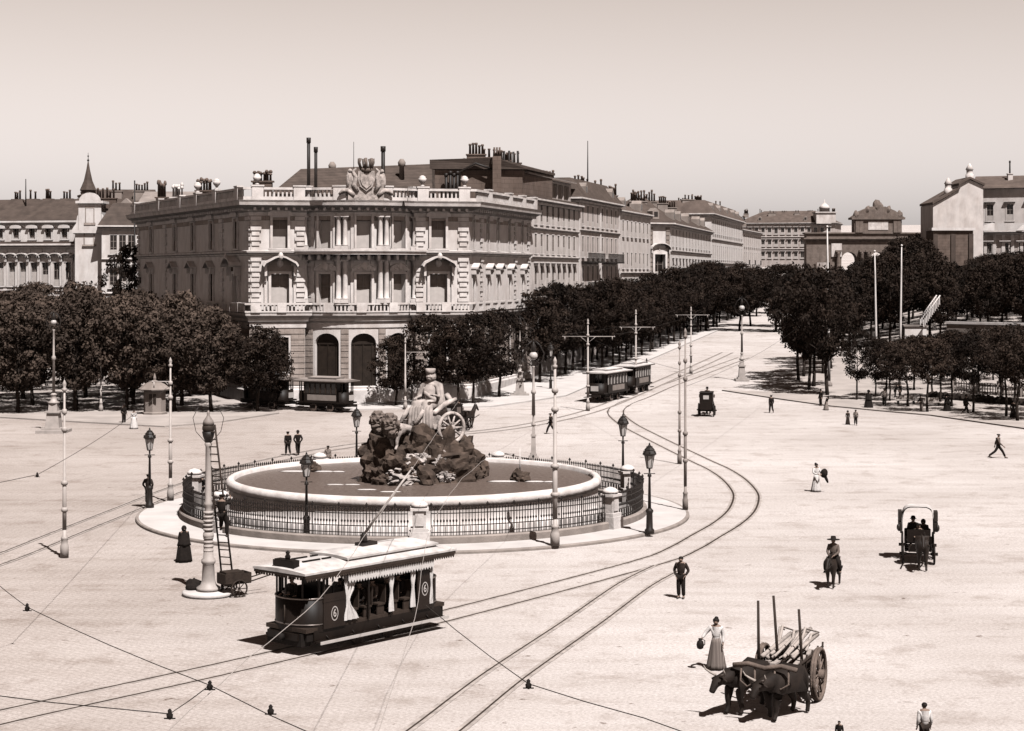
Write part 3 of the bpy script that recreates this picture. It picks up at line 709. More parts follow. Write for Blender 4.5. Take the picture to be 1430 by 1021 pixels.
    for u, v, n, white in ((270, 250, 5, 0), (350, 240, 6, 0), (212, 251, 3, 0), (234, 258, 4, 1)):
        wp = WL.at(WL.su(u), 0, -4.5); q = P(u, v, wp.y + 2); q.x += 1.2; m = MB(); h0 = 21.9 if not white else 21.6
        m.box((q.x, q.y, h0 / 2 + 9.9), (.7 + .2 * n, .8, h0 - 19.8)); m.box((q.x, q.y, h0 + .1), (.9 + .22 * n, 1.0, .16))
        hh0 = max(.7, q.z - h0)
        for i in range(n):
            for k in (0, 1):
                hh = hh0 * rnd.uniform(.7, 1.05); m.lathe([(.11, 0), (.085, hh * .7), (.19, hh * .75), (.19, hh * .88), (.1, hh)], 6, (q.x + (i - (n - 1) / 2) * .32 + rnd.uniform(-.05, .05), q.y + (k - .5) * .5, h0 + .18), 1)
        part('chimney', m, ['plaster_pale', 'plaster_pale'] if white else ['brick_dark', 'brick_dark'])
    for w, s in ((BAYL, .6), (BAYR, BAYR.L - .6), (BAYR, .6), (WL, WL.su(285)), (WL, WL.su(312))):
        p = w.at(s, 21.46, .7); q = MB(); q.lathe([(.2, 0), (.22, .1), (.1, .18), (.16, .3), (.36, .55), (.42, .8), (.3, .85), (.34, .95), (.12, 1.1)], 10, p); part('urn', q, ['stone_trim'])
    return t
palace()

def pots(mb, x, y, z, n, rnd, mi=0, h=1.5, spread=1.6):
    """chimney pots in a row on a stack; mi = stack, mi + 1 = pots"""
    mb.box((x, y, z + .5), (spread + .4, .9, 1.4), mi=mi)
    mb.box((x, y, z + 1.25), (spread + .6, 1.1, .14), mi=mi)
    for i in range(n):
        px = x + spread * ((i + .5) / n - .5); hh = h * rnd.uniform(.7, 1.15)
        mb.lathe([(.16, 0), (.13, hh * .8), (.19, hh * .85), (.17, hh)], 7, (px, y + rnd.uniform(-.25, .25), z + 1.3), mi + 1)

# ------------------------------------------------------------------ terraced houses along the street and far buildings
def house(name, label, cat, p0, p1, depth, zb, zt, floors, nb, wallm, trimm='stone_trim', roof='hip', roofm='roof_tile', roofh=3.0, wmats=WMATS_PALE, strings=(), pil=0,
          balcony_rows=(), corn=.55, parapet=0, stacks=0, seed=1, reveal=.12, group=None, edge=1.0, side_windows=None, bay_range=None):
    """floors: (window kind, width, height, sill z). The front runs p0 -> p1, seen from outside left to right."""
    rnd = random.Random(seed); f = Flat(p0, p1); o = Vector((p0[0], p0[1], zb))
    t = empty(name, label, cat, o, 0, group)
    def part(nm, mb, mats, parent=t):
        mb.v = [(x - o.x, y - o.y, z - o.z) for x, y, z in mb.v]; return mb.build(nm, mats, parent)
    cs = [edge + (f.L - 2 * edge) * (i + .5) / nb for i in range(nb)]
    ops = []
    for kind, w, h, z in floors:
        for i, c in enumerate(cs):
            if bay_range and kind in bay_range and i not in bay_range[kind]: continue
            ops.append((c - w / 2, c + w / 2, z, z + h)); window(t, kind, f.frame(c, z), wmats)
    mb = MB(); wall(mb, f, 0, f.L, zb - 1, zt, ops, reveal)
    c0 = f.p0 - f.n * depth; c1 = f.p1 - f.n * depth
    sides = [(Flat(f.p1, c1), 1), (Flat(c1, c0), 2), (Flat(c0, f.p0), 3)]
    for g, k in sides:
        so = []
        if side_windows and k in side_windows:
            kinds, n = side_windows[k]
            for kind, w, h, z in kinds:
                for i in range(n):
                    c = 1 + (g.L - 2) * (i + .5) / n; so.append((c - w / 2, c + w / 2, z, z + h)); window(t, kind, g.frame(c, z), wmats)
        wall(mb, g, 0, g.L, zb - 1, zt, so, .4)
    part('wall', mb, [wallm])
    ring = [f.p0, f.p1, c1, c0]
    mb = MB(); sweep(mb, ring, [(.003, zt - .5), (corn * .3, zt - .5), (corn * .4, zt - .25), (corn, zt - .05), (corn, zt + .14), (.003, zt + .2)], 0, True); part('cornice', mb, [trimm])
    if strings:
        mb = MB()
        for z in strings: sweep(mb, [f.p0, f.p1], [(.003, z - .2), (.12, z - .16), (.26, z), (.26, z + .12), (.003, z + .16)])
        part('string_course', mb, [trimm])
    if pil:
        mb = MB()
        for i in range(pil): mb = MB(); s = .35 + (f.L - .7) * i / (pil - 1); fbox(mb, f, s - .28, s + .28, zb, zt - .52, .003, .13); part('pilaster', mb, [trimm])
    for z, idx in balcony_rows:
        for i in idx:
            c = cs[i] if isinstance(i, int) else f.L * i; bw = 1.15
            mb = MB(); fbox(mb, f, c - bw, c + bw, z - .14, z, .005, .75)
            for q in [c - bw + .05 + (2 * bw - .1) * k / 12 for k in range(13)]: fbox(mb, f, q - .022, q + .022, z, z + .95, .68, .72)
            fbox(mb, f, c - bw, c + bw, z + .95, z + 1.02, .66, .74); part('balcony', mb, ['iron'])
    zr = zt + .16
    if parapet:
        mb = MB(); sweep(mb, ring, [(-.35, zr), (0, zr), (0, zr + parapet), (-.35, zr + parapet)], 0, True); part('parapet', mb, [trimm])
    eave = corn * .8
    e = [p for p in offset_poly(ring, eave, True)]
    mb = MB()
    if roof == 'hip':
        m0 = (e[0] + e[3]) / 2; m1 = (e[1] + e[2]) / 2; d = (m1 - m0).normalized(); k = min(depth * .45, (m1 - m0).length * .3)
        r0 = m0 + d * k; r1 = m1 - d * k
        vs = [(p.x, p.y, zr) for p in e] + [(r0.x, r0.y, zr + roofh), (r1.x, r1.y, zr + roofh)]
        mb.add(vs, [(0, 1, 5, 4), (1, 2, 5), (2, 3, 4, 5), (3, 0, 4), (3, 2, 1, 0)])
    elif roof == 'gable':
        m0 = (e[0] + e[3]) / 2; m1 = (e[1] + e[2]) / 2
        vs = [(p.x, p.y, zr) for p in e] + [(m0.x, m0.y, zr + roofh), (m1.x, m1.y, zr + roofh)]
        mb.add(vs, [(0, 1, 5, 4), (1, 2, 5), (2, 3, 4, 5), (3, 0, 4), (3, 2, 1, 0)])
    elif roof == 'mansard':
        i1 = offset_poly(ring, -1.5, True)
        vs = [(p.x, p.y, zr) for p in e] + [(p.x, p.y, zr + roofh) for p in i1]
        mb.add(vs, [(i, (i + 1) % 4, 4 + (i + 1) % 4, 4 + i) for i in range(4)] + [(4, 5, 6, 7), (3, 2, 1, 0)])
    else:
        mb.add([(p.x, p.y, zr) for p in offset_poly(ring, -.1, True)] + [(p.x, p.y, zr + .35) for p in offset_poly(ring, -.1, True)], [(0, 3, 2, 1), (4, 5, 6, 7)] + [(i, (i + 1) % 4, 4 + (i + 1) % 4, 4 + i) for i in range(4)])
    rf = part('roof', mb, [roofm])
    if roof in ('hip', 'mansard') and stacks:                 # dormers along the street slope
        nd_ = max(1, int(f.L / 12))
        for k in range(nd_):
            s = f.L * (k + .5 + rnd.uniform(-.2, .2)) / nd_; back = 1.5 if roof == 'mansard' else depth * .16; zz = zr + roofh * (.25 if roof == 'mansard' else .22)
            mb = MB(); q = f.frame(s, zz, -back * .55); mb.extrude([(-.62, -.3), (.62, -.3), (.62, .95), (0, 1.45), (-.62, .95)], q, 1.5); c = part('dormer', mb, ['plaster_dull'], rf)
            mb = MB(); q = f.frame(s, zz, -back * .55 + .76); mb.extrude([(-.36, .05), (.36, .05), (.36, .85), (-.36, .85)], q, .04); part('window', mb, ['window_dark'], rf)
    stacks = stacks * 2
    for k in range(stacks):
        q = f.p0 + f.d * f.L * (k + rnd.uniform(.2, .8)) / stacks - f.n * depth * rnd.uniform(.25, .6)
        mb = MB(); pots(mb, q.x, q.y, zr + roofh * .55, rnd.randint(2, 6), rnd, 0, rnd.uniform(.8, 1.7), rnd.uniform(1, 2.4)); c = part('chimney', mb, ['plaster_dull', 'brick_dark'], rf)
    return t, f, part, cs

def on_row(t, off=0.0):
    q = PB + WR.d * t + WR.n * off; return (q.x, q.y)
HS = 'houses along the climbing street'
# b2: tall pale house with glazed attic, just behind the palace
h, f, part, cs = house('apartment_house', 'tall pale apartment house with a row of attic studio windows right behind the palace', 'house', on_row(25.9), on_row(51.5), 15, 1.0, 21.3,
    [('street', 1.05, 2.2, 18.6), ('street', 1.05, 2.2, 15.2), ('street_shelf', 1.1, 2.5, 11.2), ('street_shelf', 1.1, 2.5, 7.2), ('street', 1.05, 2.2, 3.0)], 8, 'plaster_pale', strings=(18.05, 14.75, 10.6, 6.4),
    roof='flat', corn=.7, stacks=0, seed=3)
zr = 21.5
mb = MB(); g = Flat(f.at(.2, 0, -.9), f.at(f.L - .2, 0, -.9))
wall(mb, g, 0, g.L, zr, zr + 2.7, [(1 + i * (g.L - 2) / 7 + .15, 1 + (i + 1) * (g.L - 2) / 7 - .15, zr + .5, zr + 2.3) for i in range(7)], .25)
for a, b in ((g.p1, g.p1 - f.n * 9), (g.p0 - f.n * 9, g.p0)): k = Flat(a, b); wall(mb, k, 0, k.L, zr, zr + 2.7, [])
part('attic_storey', mb, ['plaster_warm'])
for i in range(7):
    mb = MB(); a = 1 + i * (g.L - 2) / 7 + .15; b = 1 + (i + 1) * (g.L - 2) / 7 - .15
    fbox(mb, g, a, b, zr + .5, zr + 2.3, -.24, -.2, 0)
    for q in (.25, .5, .75): fbox(mb, g, a + (b - a) * q - .04, a + (b - a) * q + .04, zr + .5, zr + 2.3, -.2, -.14, 1)
    part('attic_window', mb, ['window_shutter', 'plaster_dull'])
mb = MB(); e0 = g.at(-.3, zr + 2.7, .7); e1 = g.at(g.L + .3, zr + 2.7, .7); r0 = g.at(-.3, zr + 4.4, -7); r1 = g.at(g.L + .3, zr + 4.4, -7); dz = Vector((0, 0, .2))
mb.add([e0, e1, r1, r0, e0 + dz, e1 + dz, r1 + dz, r0 + dz], [(3, 2, 1, 0), (4, 5, 6, 7), (0, 1, 5, 4), (1, 2, 6, 5), (2, 3, 7, 6), (3, 0, 4, 7)]); part('attic_roof', mb, ['roof_pale'])
rnd = random.Random(5)
for q in (.12, .35, .6, .8):
    mb = MB(); p = g.at(g.L * q, 0, -6.4); pots(mb, p.x, p.y, zr + 3.9, rnd.randint(3, 6), rnd, 0, 1.2, 1.8); part('chimney', mb, ['brick_dark', 'brick_dark'])
# b3: house with dark iron galleries
h, f, part, cs = house('gallery_house', 'narrow grey house with two dark stacks of glazed iron balconies', 'house', on_row(51.7), on_row(79), 14, 2.0, 22.4,
    [('street_tall', 1.0, 2.6, 19.0), ('street_tall', 1.0, 2.6, 15.0), ('street_tall', 1.0, 2.6, 11.2), ('street_tall', 1.0, 2.6, 7.2)], 8, 'plaster_warm', strings=(18.4, 10.4), roof='mansard', roofm='roof_slate', roofh=2.6, corn=.7, stacks=3, seed=8, pil=3)
for zz in (14.4, 10.6, 6.6):
    for sa, sb in ((.06, .46), (.54, .95)):
        mb = MB(); a, b = f.L * sa, f.L * sb
        fbox(mb, f, a, b, zz - .2, zz, .005, 1.0)
        n = int((b - a) / .3)
        for k in range(n + 1): q = a + .03 + (b - a - .06) * k / n; fbox(mb, f, q - .02, q + .02, zz, zz + 1.0, .93, .97)
        fbox(mb, f, a, b, zz + 1.0, zz + 1.08, .9, 1.0); part('balcony', mb, ['iron'])
p = f.at(f.L * .9, 0, -4); mb = MB(); mb.tube([(p.x, p.y, 24), (p.x, p.y, 31.5)], [.12, .05], 6); part('roof_mast', mb, ['iron'])
# b4: plain pale house
house('plain_house', 'plain pale house with three rows of small windows beside the iron galleries', 'house', on_row(79.2), on_row(104.5), 13, 2.6, 21.7,
    [('street', 1.05, 2.2, 18.2), ('street', 1.05, 2.2, 13.6), ('street', 1.05, 2.2, 9.4), ('street', 1.05, 2.2, 5.4)], 7, 'plaster_pale', roof='hip', roofh=2.6, corn=.5, stacks=2, seed=12, strings=(12.9,))
# b5: smaller palace with chamfered end facing the plaza
q0 = on_row(106, -1.2); q1 = (q0[0] + 10.6, q0[1] - 1.5 + 4.2)
K = Vector(q1); cA = G(935, 470)
e0 = P(906, 400, 286).to_2d(); e1 = P(935, 400, 288).to_2d(); e2 = P(993, 400, 350).to_2d()
h, f, part, cs = house('street_mansion', 'pale mansion whose end wall shows one large pedimented window', 'house', tuple(e0), tuple(e1), 10, 3.2, 20.6, [('gable_big', 2.0, 4.6, 11.2)], 1, 'plaster_white', roof='hip', roofm='roof_slate', roofh=4.0, corn=.7, stacks=1, seed=21, edge=.2, reveal=.5)
mb = MB()
for s in (.35, f.L - .35):
    for i in range(16): fbox(mb, f, max(.0, s - .4), min(f.L, s + .4), 9 + i * .7, 9.55 + i * .7, .003, .12)
part('quoin', mb, ['plaster_dull'])
house('long_mansion_wing', 'long pale mansion wing with a close row of tall hooded windows under a dark roof', 'house', tuple(e1 + Vector((.15, .3))), tuple(e2), 13, 3.4, 20.6,
    [('street_tall', 1.0, 2.6, 17.2), ('street_shelf', 1.1, 2.5, 12.4), ('street_shelf', 1.1, 2.5, 7.6)], 13, 'plaster_white', roof='hip', roofm='roof_slate', roofh=4.4, corn=.7, stacks=3, seed=22, strings=(16.4, 11.4), wmats=WMATS_WHITE)
e3 = P(1037, 400, 415).to_2d(); e2b = P(993.5, 400, 352).to_2d()
house('white_terrace', 'white street house of many narrow bays farther up the climbing street', 'house', tuple(e2b), tuple(e3), 14, 4.5, 24.2,
    [('street_tall', 1.0, 2.6, 20.6), ('street_tall', 1.0, 2.6, 15.6), ('street_tall', 1.0, 2.6, 11.4)], 16, 'plaster_white', roof='mansard', roofm='roof_tile', roofh=2.6, corn=.7, stacks=5, seed=31, strings=(19.4, 14.8), wmats=WMATS_WHITE)
e4 = P(1063, 400, 455).to_2d(); e3b = P(1037.5, 400, 417).to_2d()
house('end_terrace', 'last pale house of the terrace before the street trees hide it', 'house', tuple(e3b), tuple(e4), 12, 6, 22.6,
    [('street_tall', 1.0, 2.6, 19.0), ('street_tall', 1.0, 2.6, 15.0), ('street_tall', 1.0, 2.6, 11.0)], 9, 'plaster_pale', roof='flat', corn=.6, stacks=2, seed=33, balcony_rows=((14.8, (1, 4, 7)),))
# b8: broad building closing the view beside the gate
a0 = P(1030, 400, 670).to_2d(); a1 = P(1166, 400, 660).to_2d(); bz = 30.8
h, f, part, cs = house('corner_block', 'broad many windowed block with a tiled roof and corner turret near the triumphal gate', 'house', tuple(a0), tuple(a1), 20, 12, bz,
    [('far', 1.2, 2.3, bz - 4), ('far', 1.2, 2.3, bz - 8.4), ('far', 1.2, 2.3, bz - 12.8)], 14, 'plaster_warm', roof='hip', roofm='roof_tile', roofh=4.6, corn=.9, stacks=4, seed=41, strings=(bz - 5, bz - 9.4))
p = f.at(f.L - 4.0, 0, -2); mb = MB(); mb.box((p.x, p.y, bz + 1.7), (7, 7, 4.0)); mb.box((p.x, p.y, bz + 3.8), (7.8, 7.8, .4)); mb.lathe([(1.9, bz + 4), (1.9, bz + 5.3), (2.1, bz + 5.4), (1.5, bz + 6.3), (.7, bz + 7), (.2, bz + 7.5), (.1, bz + 8.6)], 12, (p.x, p.y, 0)); part('turret', mb, ['plaster_pale'])

# ------------------------------------------------------------------ big dark roof and brick gable behind the palace
def behind_palace():
    t = empty('slate_roofed_mansion', 'grey mansion behind the palace of which the big sloping slate roof shows', 'house', (-20, 214, 0))
    o = Vector((-20, 214, 0))
    def part(nm, mb, mats):
        mb.v = [(x - o.x, y - o.y, z - o.z) for x, y, z in mb.v]; return mb.build(nm, mats, t)
    a = P(384, 262, 205); b = P(604, 262, 212); mb = MB()
    mb.add([(a.x, a.y, -1), (b.x, b.y, -1), (b.x + 2, b.y + 16, -1), (a.x + 4, a.y + 14, -1), (a.x, a.y, 21.8), (b.x, b.y, 21.8), (b.x + 2, b.y + 16, 21.8), (a.x + 4, a.y + 14, 21.8)], [(0, 1, 5, 4), (1, 2, 6, 5), (2, 3, 7, 6), (3, 0, 4, 7), (4, 5, 6, 7)])
    part('wall', mb, ['plaster_dull'])
    r0 = P(420, 236, 211); r1 = P(603, 229, 219); m = MB()
    m.add([(a.x - .4, a.y - .4, 21.81), (b.x, b.y - .4, 21.81), (b.x + 2, b.y + 16, 21.81), (a.x + 4, a.y + 14, 21.81), r0, r1], [(0, 1, 5, 4), (1, 2, 5), (2, 3, 4, 5), (3, 0, 4)])
    part('roof', m, ['roof_slate'])
    for u, v in ((464, 226), (561, 222)):
        q = P(u, v, 214); m = MB(); m.lathe([(.32, -2.4), (.28, -.9), (.42, -.8), (.46, -.4), (.2, 0)], 8, q); part('roof_vent', m, ['plaster_dull'])
    q = P(494, 198, 214); m = MB(); m.tube([(q.x, q.y, 23), q], [.05, .03], 5); part('lightning_rod', m, ['iron'])
behind_palace()
def brick_house():
    t = empty('brick_gabled_house', 'tall bare brick house rising behind the palace roof with pipes and flues', 'house', (0, 216, 0)); o = Vector((0, 216, 0))
    def part(nm, mb, mats):
        mb.v = [(x - o.x, y - o.y, z - o.z) for x, y, z in mb.v]; return mb.build(nm, mats, t)
    a = P(607, 225, 206); b = P(733, 232, 206.5)
    m = MB(); m.prism([(a.x, a.y), (b.x - .3, b.y), (b.x + 3.4, b.y + 13), (a.x + 3, a.y + 14)], 0, 24.6); 
    part('wall', m, ['brick_dark'])
    c = P(600, 223, 205.6); d = P(690, 220, 205.6); e = P(736, 236, 206)
    m = MB(); m.add([(c.x, c.y, 24.62), (e.x, e.y, 24.62), (e.x + 3.5, e.y + 14, 24.62), (c.x + 3, c.y + 15, 24.62), (c.x, c.y, c.z), (d.x, d.y, d.z), (d.x + 3, d.y + 15, d.z), (c.x + 3, c.y + 15, c.z), (e.x, e.y, 24.9), (e.x + 3.5, e.y + 14, 24.9)],
        [(3, 2, 1, 0), (4, 5, 6, 7), (5, 8, 9, 6), (0, 1, 8, 5, 4), (0, 4, 7, 3), (1, 2, 9, 8), (2, 3, 7, 6, 9)]); part('roof', m, ['roof_slate'])
    for i, u in enumerate((623, 629, 634, 639)):
        q = P(u, 244 - (i % 2) * 3, 205.2); m = MB(); m.tube([(q.x, q.y, 20.2), q], .17, 7); m.tube([(q.x, q.y, q.z - .2), (q.x, q.y, q.z + .15)], .24, 7); part('flue', m, ['iron'])
    m = MB(); q = [P(642, 262, 205.5), P(642, 240, 205.5), P(664, 228, 205.5), P(690, 237, 205.5)]; m.tube(q, .14, 7); part('pipe', m, ['iron'])
    m = MB(); q = P(694, 220, 205); m.box((q.x, q.y - .1, 22.8), (.95, .9, 6.4)); 
    for k in range(3): m.tube([(q.x - .3 + .3 * k, q.y - .1, 26), (q.x - .3 + .3 * k, q.y - .1, 27)], .11, 6)
    part('chimney', m, ['brick_dark'])
    rnd = random.Random(4)
    for u in (704, 711, 717, 723): q = P(u, 210 + rnd.uniform(0, 5), 212); m = MB(); m.tube([(q.x, q.y, 24), q], .13, 6); part('flue', m, ['iron'])
    q = P(670, 240, 206); 
brick_house()
# ------------------------------------------------------------------ white palace and spired tower at the left
def left_blocks():
    a = P(-60, 380, 268); b = P(143, 380, 262)
    h, f, part, cs = house('arcaded_white_palace', 'long white building with arcaded upper windows, oval attic windows and dark roof', 'palace', (a.x, a.y), (b.x, b.y), 16, 0, 16.9,
        [('arch', 1.1, 3.4, 11.0), ('street_tall', 1.0, 2.6, 5.5)], 12, 'plaster_white', roof='flat', corn=.9, stacks=0, seed=52, strings=(10.3,), pil=13, wmats=WMATS_WHITE, reveal=.24)
    g = Flat(f.at(0, 0, -1.0), f.at(f.L, 0, -1.0)); mb = MB(); oc = [g.L * (i + .5) / 9 for i in range(9)]
    wall(mb, g, 0, g.L, 17.1, 20.2, [(c - .475, c + .475, 17.8, 19.3) for c in oc], .35); 
    k = Flat(g.p1, g.p1 - g.n * 10); wall(mb, k, 0, k.L, 17.1, 20.2, [])
    part('attic_storey', mb, ['plaster_white'])
    for c in oc: window(h, 'round', g.frame(c, 17.8), WMATS_WHITE)
    mb = MB(); sweep(mb, [g.p0, g.p1], [(.003, 19.9), (.2, 19.9), (.5, 20.2), (.5, 20.4), (.003, 20.5)]); part('cornice', mb, ['plaster_white'])
    mb = MB(); e0 = g.at(0, 20.5, .3); e1 = g.at(g.L, 20.5, .3); r0 = g.at(0, 23.8, -5); r1 = g.at(g.L - 6, 23.8, -5); q0 = g.at(0, 20.5, -12); q1 = g.at(g.L, 20.5, -12)
    mb.add([e0, e1, r1, r0, q1, q0], [(0, 1, 2, 3), (1, 4, 2), (4, 5, 3, 2), (5, 0, 3), (0, 5, 4, 1)]); part('roof', mb, ['roof_slate'])
    rnd = random.Random(77)
    for q in (.25, .36, .47, .6, .72, .82, .9):
        mb = MB(); p = g.at(g.L * q, 0, -6); pots(mb, p.x, p.y, 22.6, rnd.randint(2, 4), rnd, 0, 1.4, rnd.uniform(.8, 1.6)); part('chimney', mb, ['brick_dark', 'brick_dark'])
    p = P(36, 250, 270); mb = MB(); mb.tube([(p.x, p.y, 22), p], [.14, .07], 6); part('roof_mast', mb, ['iron'])
    # tower with spire
    c = P(129, 380, 260); t = empty('spired_tower', 'slim white baroque tower with a dark pointed spire', 'tower', (c.x, c.y, 0))
    m = MB(); m.box((0, 0, 9), (4.0, 4.0, 19.6)); m.box((0, 0, 20.6), (3.2, 3.2, 4.2)); part2 = m.build('shaft', ['plaster_white'], t)
    m = MB(); m.box((0, 0, 18.7), (4.7, 4.7, .4)); m.box((0, 0, 22.9), (3.9, 3.9, .35))
    for s in (-1, 1): m.extrude([(0, 0), (1.0, 0), (.7, .5), (.35, 1.0), (.2, 2.0), (0, 2.3)], Matrix.Translation((s * 1.62, -1.2, 18.9)) @ Matrix.Diagonal((s, 1, 1, 1)), .5)
    m.extrude([(-1.5 * math.cos(math.pi * k / 8), 1.2 * math.sin(math.pi * k / 8)) for k in range(9)], Matrix.Translation((0, -1.5, 23.05)), .5); m.build('moulding', ['plaster_white'], t)
    o = window(t, 'attic', Matrix.Translation((c.x, c.y - 1.99, 19.4 - 2.5)) @ Matrix.Diagonal((1.4, 1, 1.4, 1)), WMATS_DULL)
    o = window(t, 'attic', Matrix.Translation((c.x, c.y - 1.62, 20.0)) @ Matrix.Diagonal((1.2, .3, 1.9, 1)), WMATS_DULL)
    m = MB(); m.lathe([(1.1, 22.9), (1.15, 23.5), (1.5, 23.6), (1.6, 23.9), (1.0, 24.1), (1.0, 24.5), (1.2, 24.65), (.62, 26.0), (.26, 27.6), (.08, 28.7)], 8, (-.6, 0, 0), smooth=False); m.build('spire', ['roof_slate'], t)
    m = MB(); m.tube([(-.6, 0, 28.6), (-.6, 0, 30.0)], [.07, .03], 6); m.blob((-.6, 0, 28.9), .18, 0, 1); m.blob((-.6, 0, 29.5), .13, 0, 1); m.build('finial', ['iron'], t)
    # house between tower and palace
    a = P(142, 380, 256); b = P(200, 380, 257)
    h, f, part, cs = house('mansard_house', 'white house with a steep dark mansard roof and dormer beside the spired tower', 'house', (a.x, a.y), (b.x, b.y), 12, 0, 19.4,
        [('street_tall', 1.0, 2.6, 15.6), ('street_shelf', 1.1, 2.5, 10.8), ('street', 1.05, 2.2, 6)], 3, 'plaster_white', roof='mansard', roofm='roof_slate', roofh=3.2, corn=.7, stacks=0, seed=61, strings=(14.8, 10), wmats=WMATS_WHITE)
    a = P(128, 380, 276); b = P(205, 380, 276.5)
    h, f, part, cs = house('long_roofed_house', 'house with a long dark ridge roof and pale dormer behind the spired tower', 'house', (a.x, a.y), (b.x, b.y), 12, 0, 22.0, [], 1, 'plaster_pale', roof='gable', roofm='roof_slate', roofh=3.6, corn=.6, stacks=1, seed=62)
    p = f.at(f.L * .62, 22.3, -1.0); mb = MB(); mb.extrude([(-1.2, 0), (1.2, 0), (1.2, .8), (0, 1.9), (-1.2, .8)], Matrix.Translation(p), 1.6); part('dormer', mb, ['plaster_dull'])
    a = P(198, 380, 240); b = P(262, 380, 240)
    house('low_white_house', 'low white house with pale roof peeping over the shaded palace wing', 'house', (a.x, a.y), (b.x, b.y), 8, 0, 22.0, [], 1, 'plaster_white', roof='gable', roofm='roof_pale', roofh=1.6, corn=.5, stacks=0, seed=63)
    p = P(188, 252, 250); m = MB(); m.tube([(0, 0, 0), (0, 0, p.z)], [.2, .1], 6); o = m.build('flag_mast', ['iron']); o.location = (p.x, p.y, 0); tag(o, 'thin dark mast standing between the mansard house and the palace wing', 'mast')
left_blocks()

# ------------------------------------------------------------------ triumphal gate at the top of the street
def gate():
    Y = 600.0; c = P(1226, 380, Y); g0 = gz(c.x, Y); t = empty('triumphal_gate', 'stone triumphal gate with pedimented centre at the end of the street', 'gate', (c.x, c.y, g0))
    k = Y / F; W = 140 * k; ztop = 13 + (380 - 326) * k - g0; za = 13 + (380 - 352) * k - g0
    f = Flat((-W * .5 - 7, 0), (W * .5 + 7, 0)); mb = MB(); L = f.L; ops = []
    for q in (.12, .30, .5, .70, .88):
        w = 5.2 if .2 < q < .8 else 4.2; top = za if .2 < q < .8 else za - 3.4
        ops.append((L * q - w / 2, L * q + w / 2, 0, top, w / 2 if .2 < q < .8 else .01))
    wall(mb, f, 0, L, -1, ztop, ops, 4.5); b = Flat((L / 2, 5), (-L / 2, 5)); wall(mb, b, 0, L, -1, ztop, [(L - o[1], L - o[0], *o[2:]) for o in ops], .5)
    for x0, y0, y1 in ((-L / 2, 5, 0), (L / 2, 0, 5)): e = Flat((x0, y0), (x0, y1)); wall(mb, e, 0, e.L, -1, ztop, [])
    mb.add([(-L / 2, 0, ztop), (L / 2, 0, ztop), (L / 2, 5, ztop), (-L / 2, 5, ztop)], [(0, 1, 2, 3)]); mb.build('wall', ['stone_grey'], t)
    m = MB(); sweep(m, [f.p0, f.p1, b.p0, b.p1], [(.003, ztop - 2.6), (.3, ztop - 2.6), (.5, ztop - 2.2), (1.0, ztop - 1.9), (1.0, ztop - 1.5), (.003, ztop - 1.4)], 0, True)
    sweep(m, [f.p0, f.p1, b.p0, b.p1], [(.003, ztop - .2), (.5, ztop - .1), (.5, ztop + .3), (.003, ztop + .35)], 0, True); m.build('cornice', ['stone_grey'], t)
    for q in (.22, .385, .43, .57, .615, .78):
        m = MB(); s = L * q; m.lathe([(.75, 0), (.8, .5), (.62, .8), (.64, 4), (.54, za - 1.4), (.75, za - .6), (.85, za)], 12, (f.at(s, 0, .9).x, -.95, 0)); m.box((f.at(s, 0).x, -.9, za + .3), (1.9, 1.8, .6)); m.build('column', ['stone_grey'], t)
    for q in (.21, .79):
        m = MB(); x = f.at(L * q, 0).x; m.box((x, -.2, ztop - 5.5), (3.4, .4, 4.4)); m.build('relief_panel', ['plaster_pale'], t)
    aw = 66 * k; ah = 13 + (380 - 307) * k - g0
    m = MB(); m.box((0, 2.2, (ztop + ah) / 2 + .2), (aw, 5.2, ah - ztop)); 
    for s in (-1, 1):
        for q in (.44, .36): m.box((s * aw * q, -.55, (ztop + ah) / 2 + .2), (1.2, .4, ah - ztop - .2))
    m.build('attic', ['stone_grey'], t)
    m = MB(); m.box((0, -.45, (ztop + ah) / 2 + .3), (aw * .42, .2, (ah - ztop) * .62)); m.build('inscription_panel', ['stone_pale'], t)
    m = MB(); hh = 15 * k; m.box((0, 2.2, ah + .45), (aw + 2, 6.6, .7)); m.extrude([(-aw / 2 - .8, 0), (aw / 2 + .8, 0), (aw * .36, hh * .6), (aw * .15, hh), (-aw * .15, hh), (-aw * .36, hh * .6)], Matrix.Translation((0, 2.2, ah + .8)), 6.0)
    for s in (-1, 1):
        for q, z in ((.46, .2), (.22, .7)): m.blob((s * aw * q, -.4, ah + hh * z + .9), (.9, .6, 1.3), .4, 2, q * 10)
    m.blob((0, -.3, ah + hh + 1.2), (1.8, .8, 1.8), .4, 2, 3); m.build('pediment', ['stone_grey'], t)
gate()

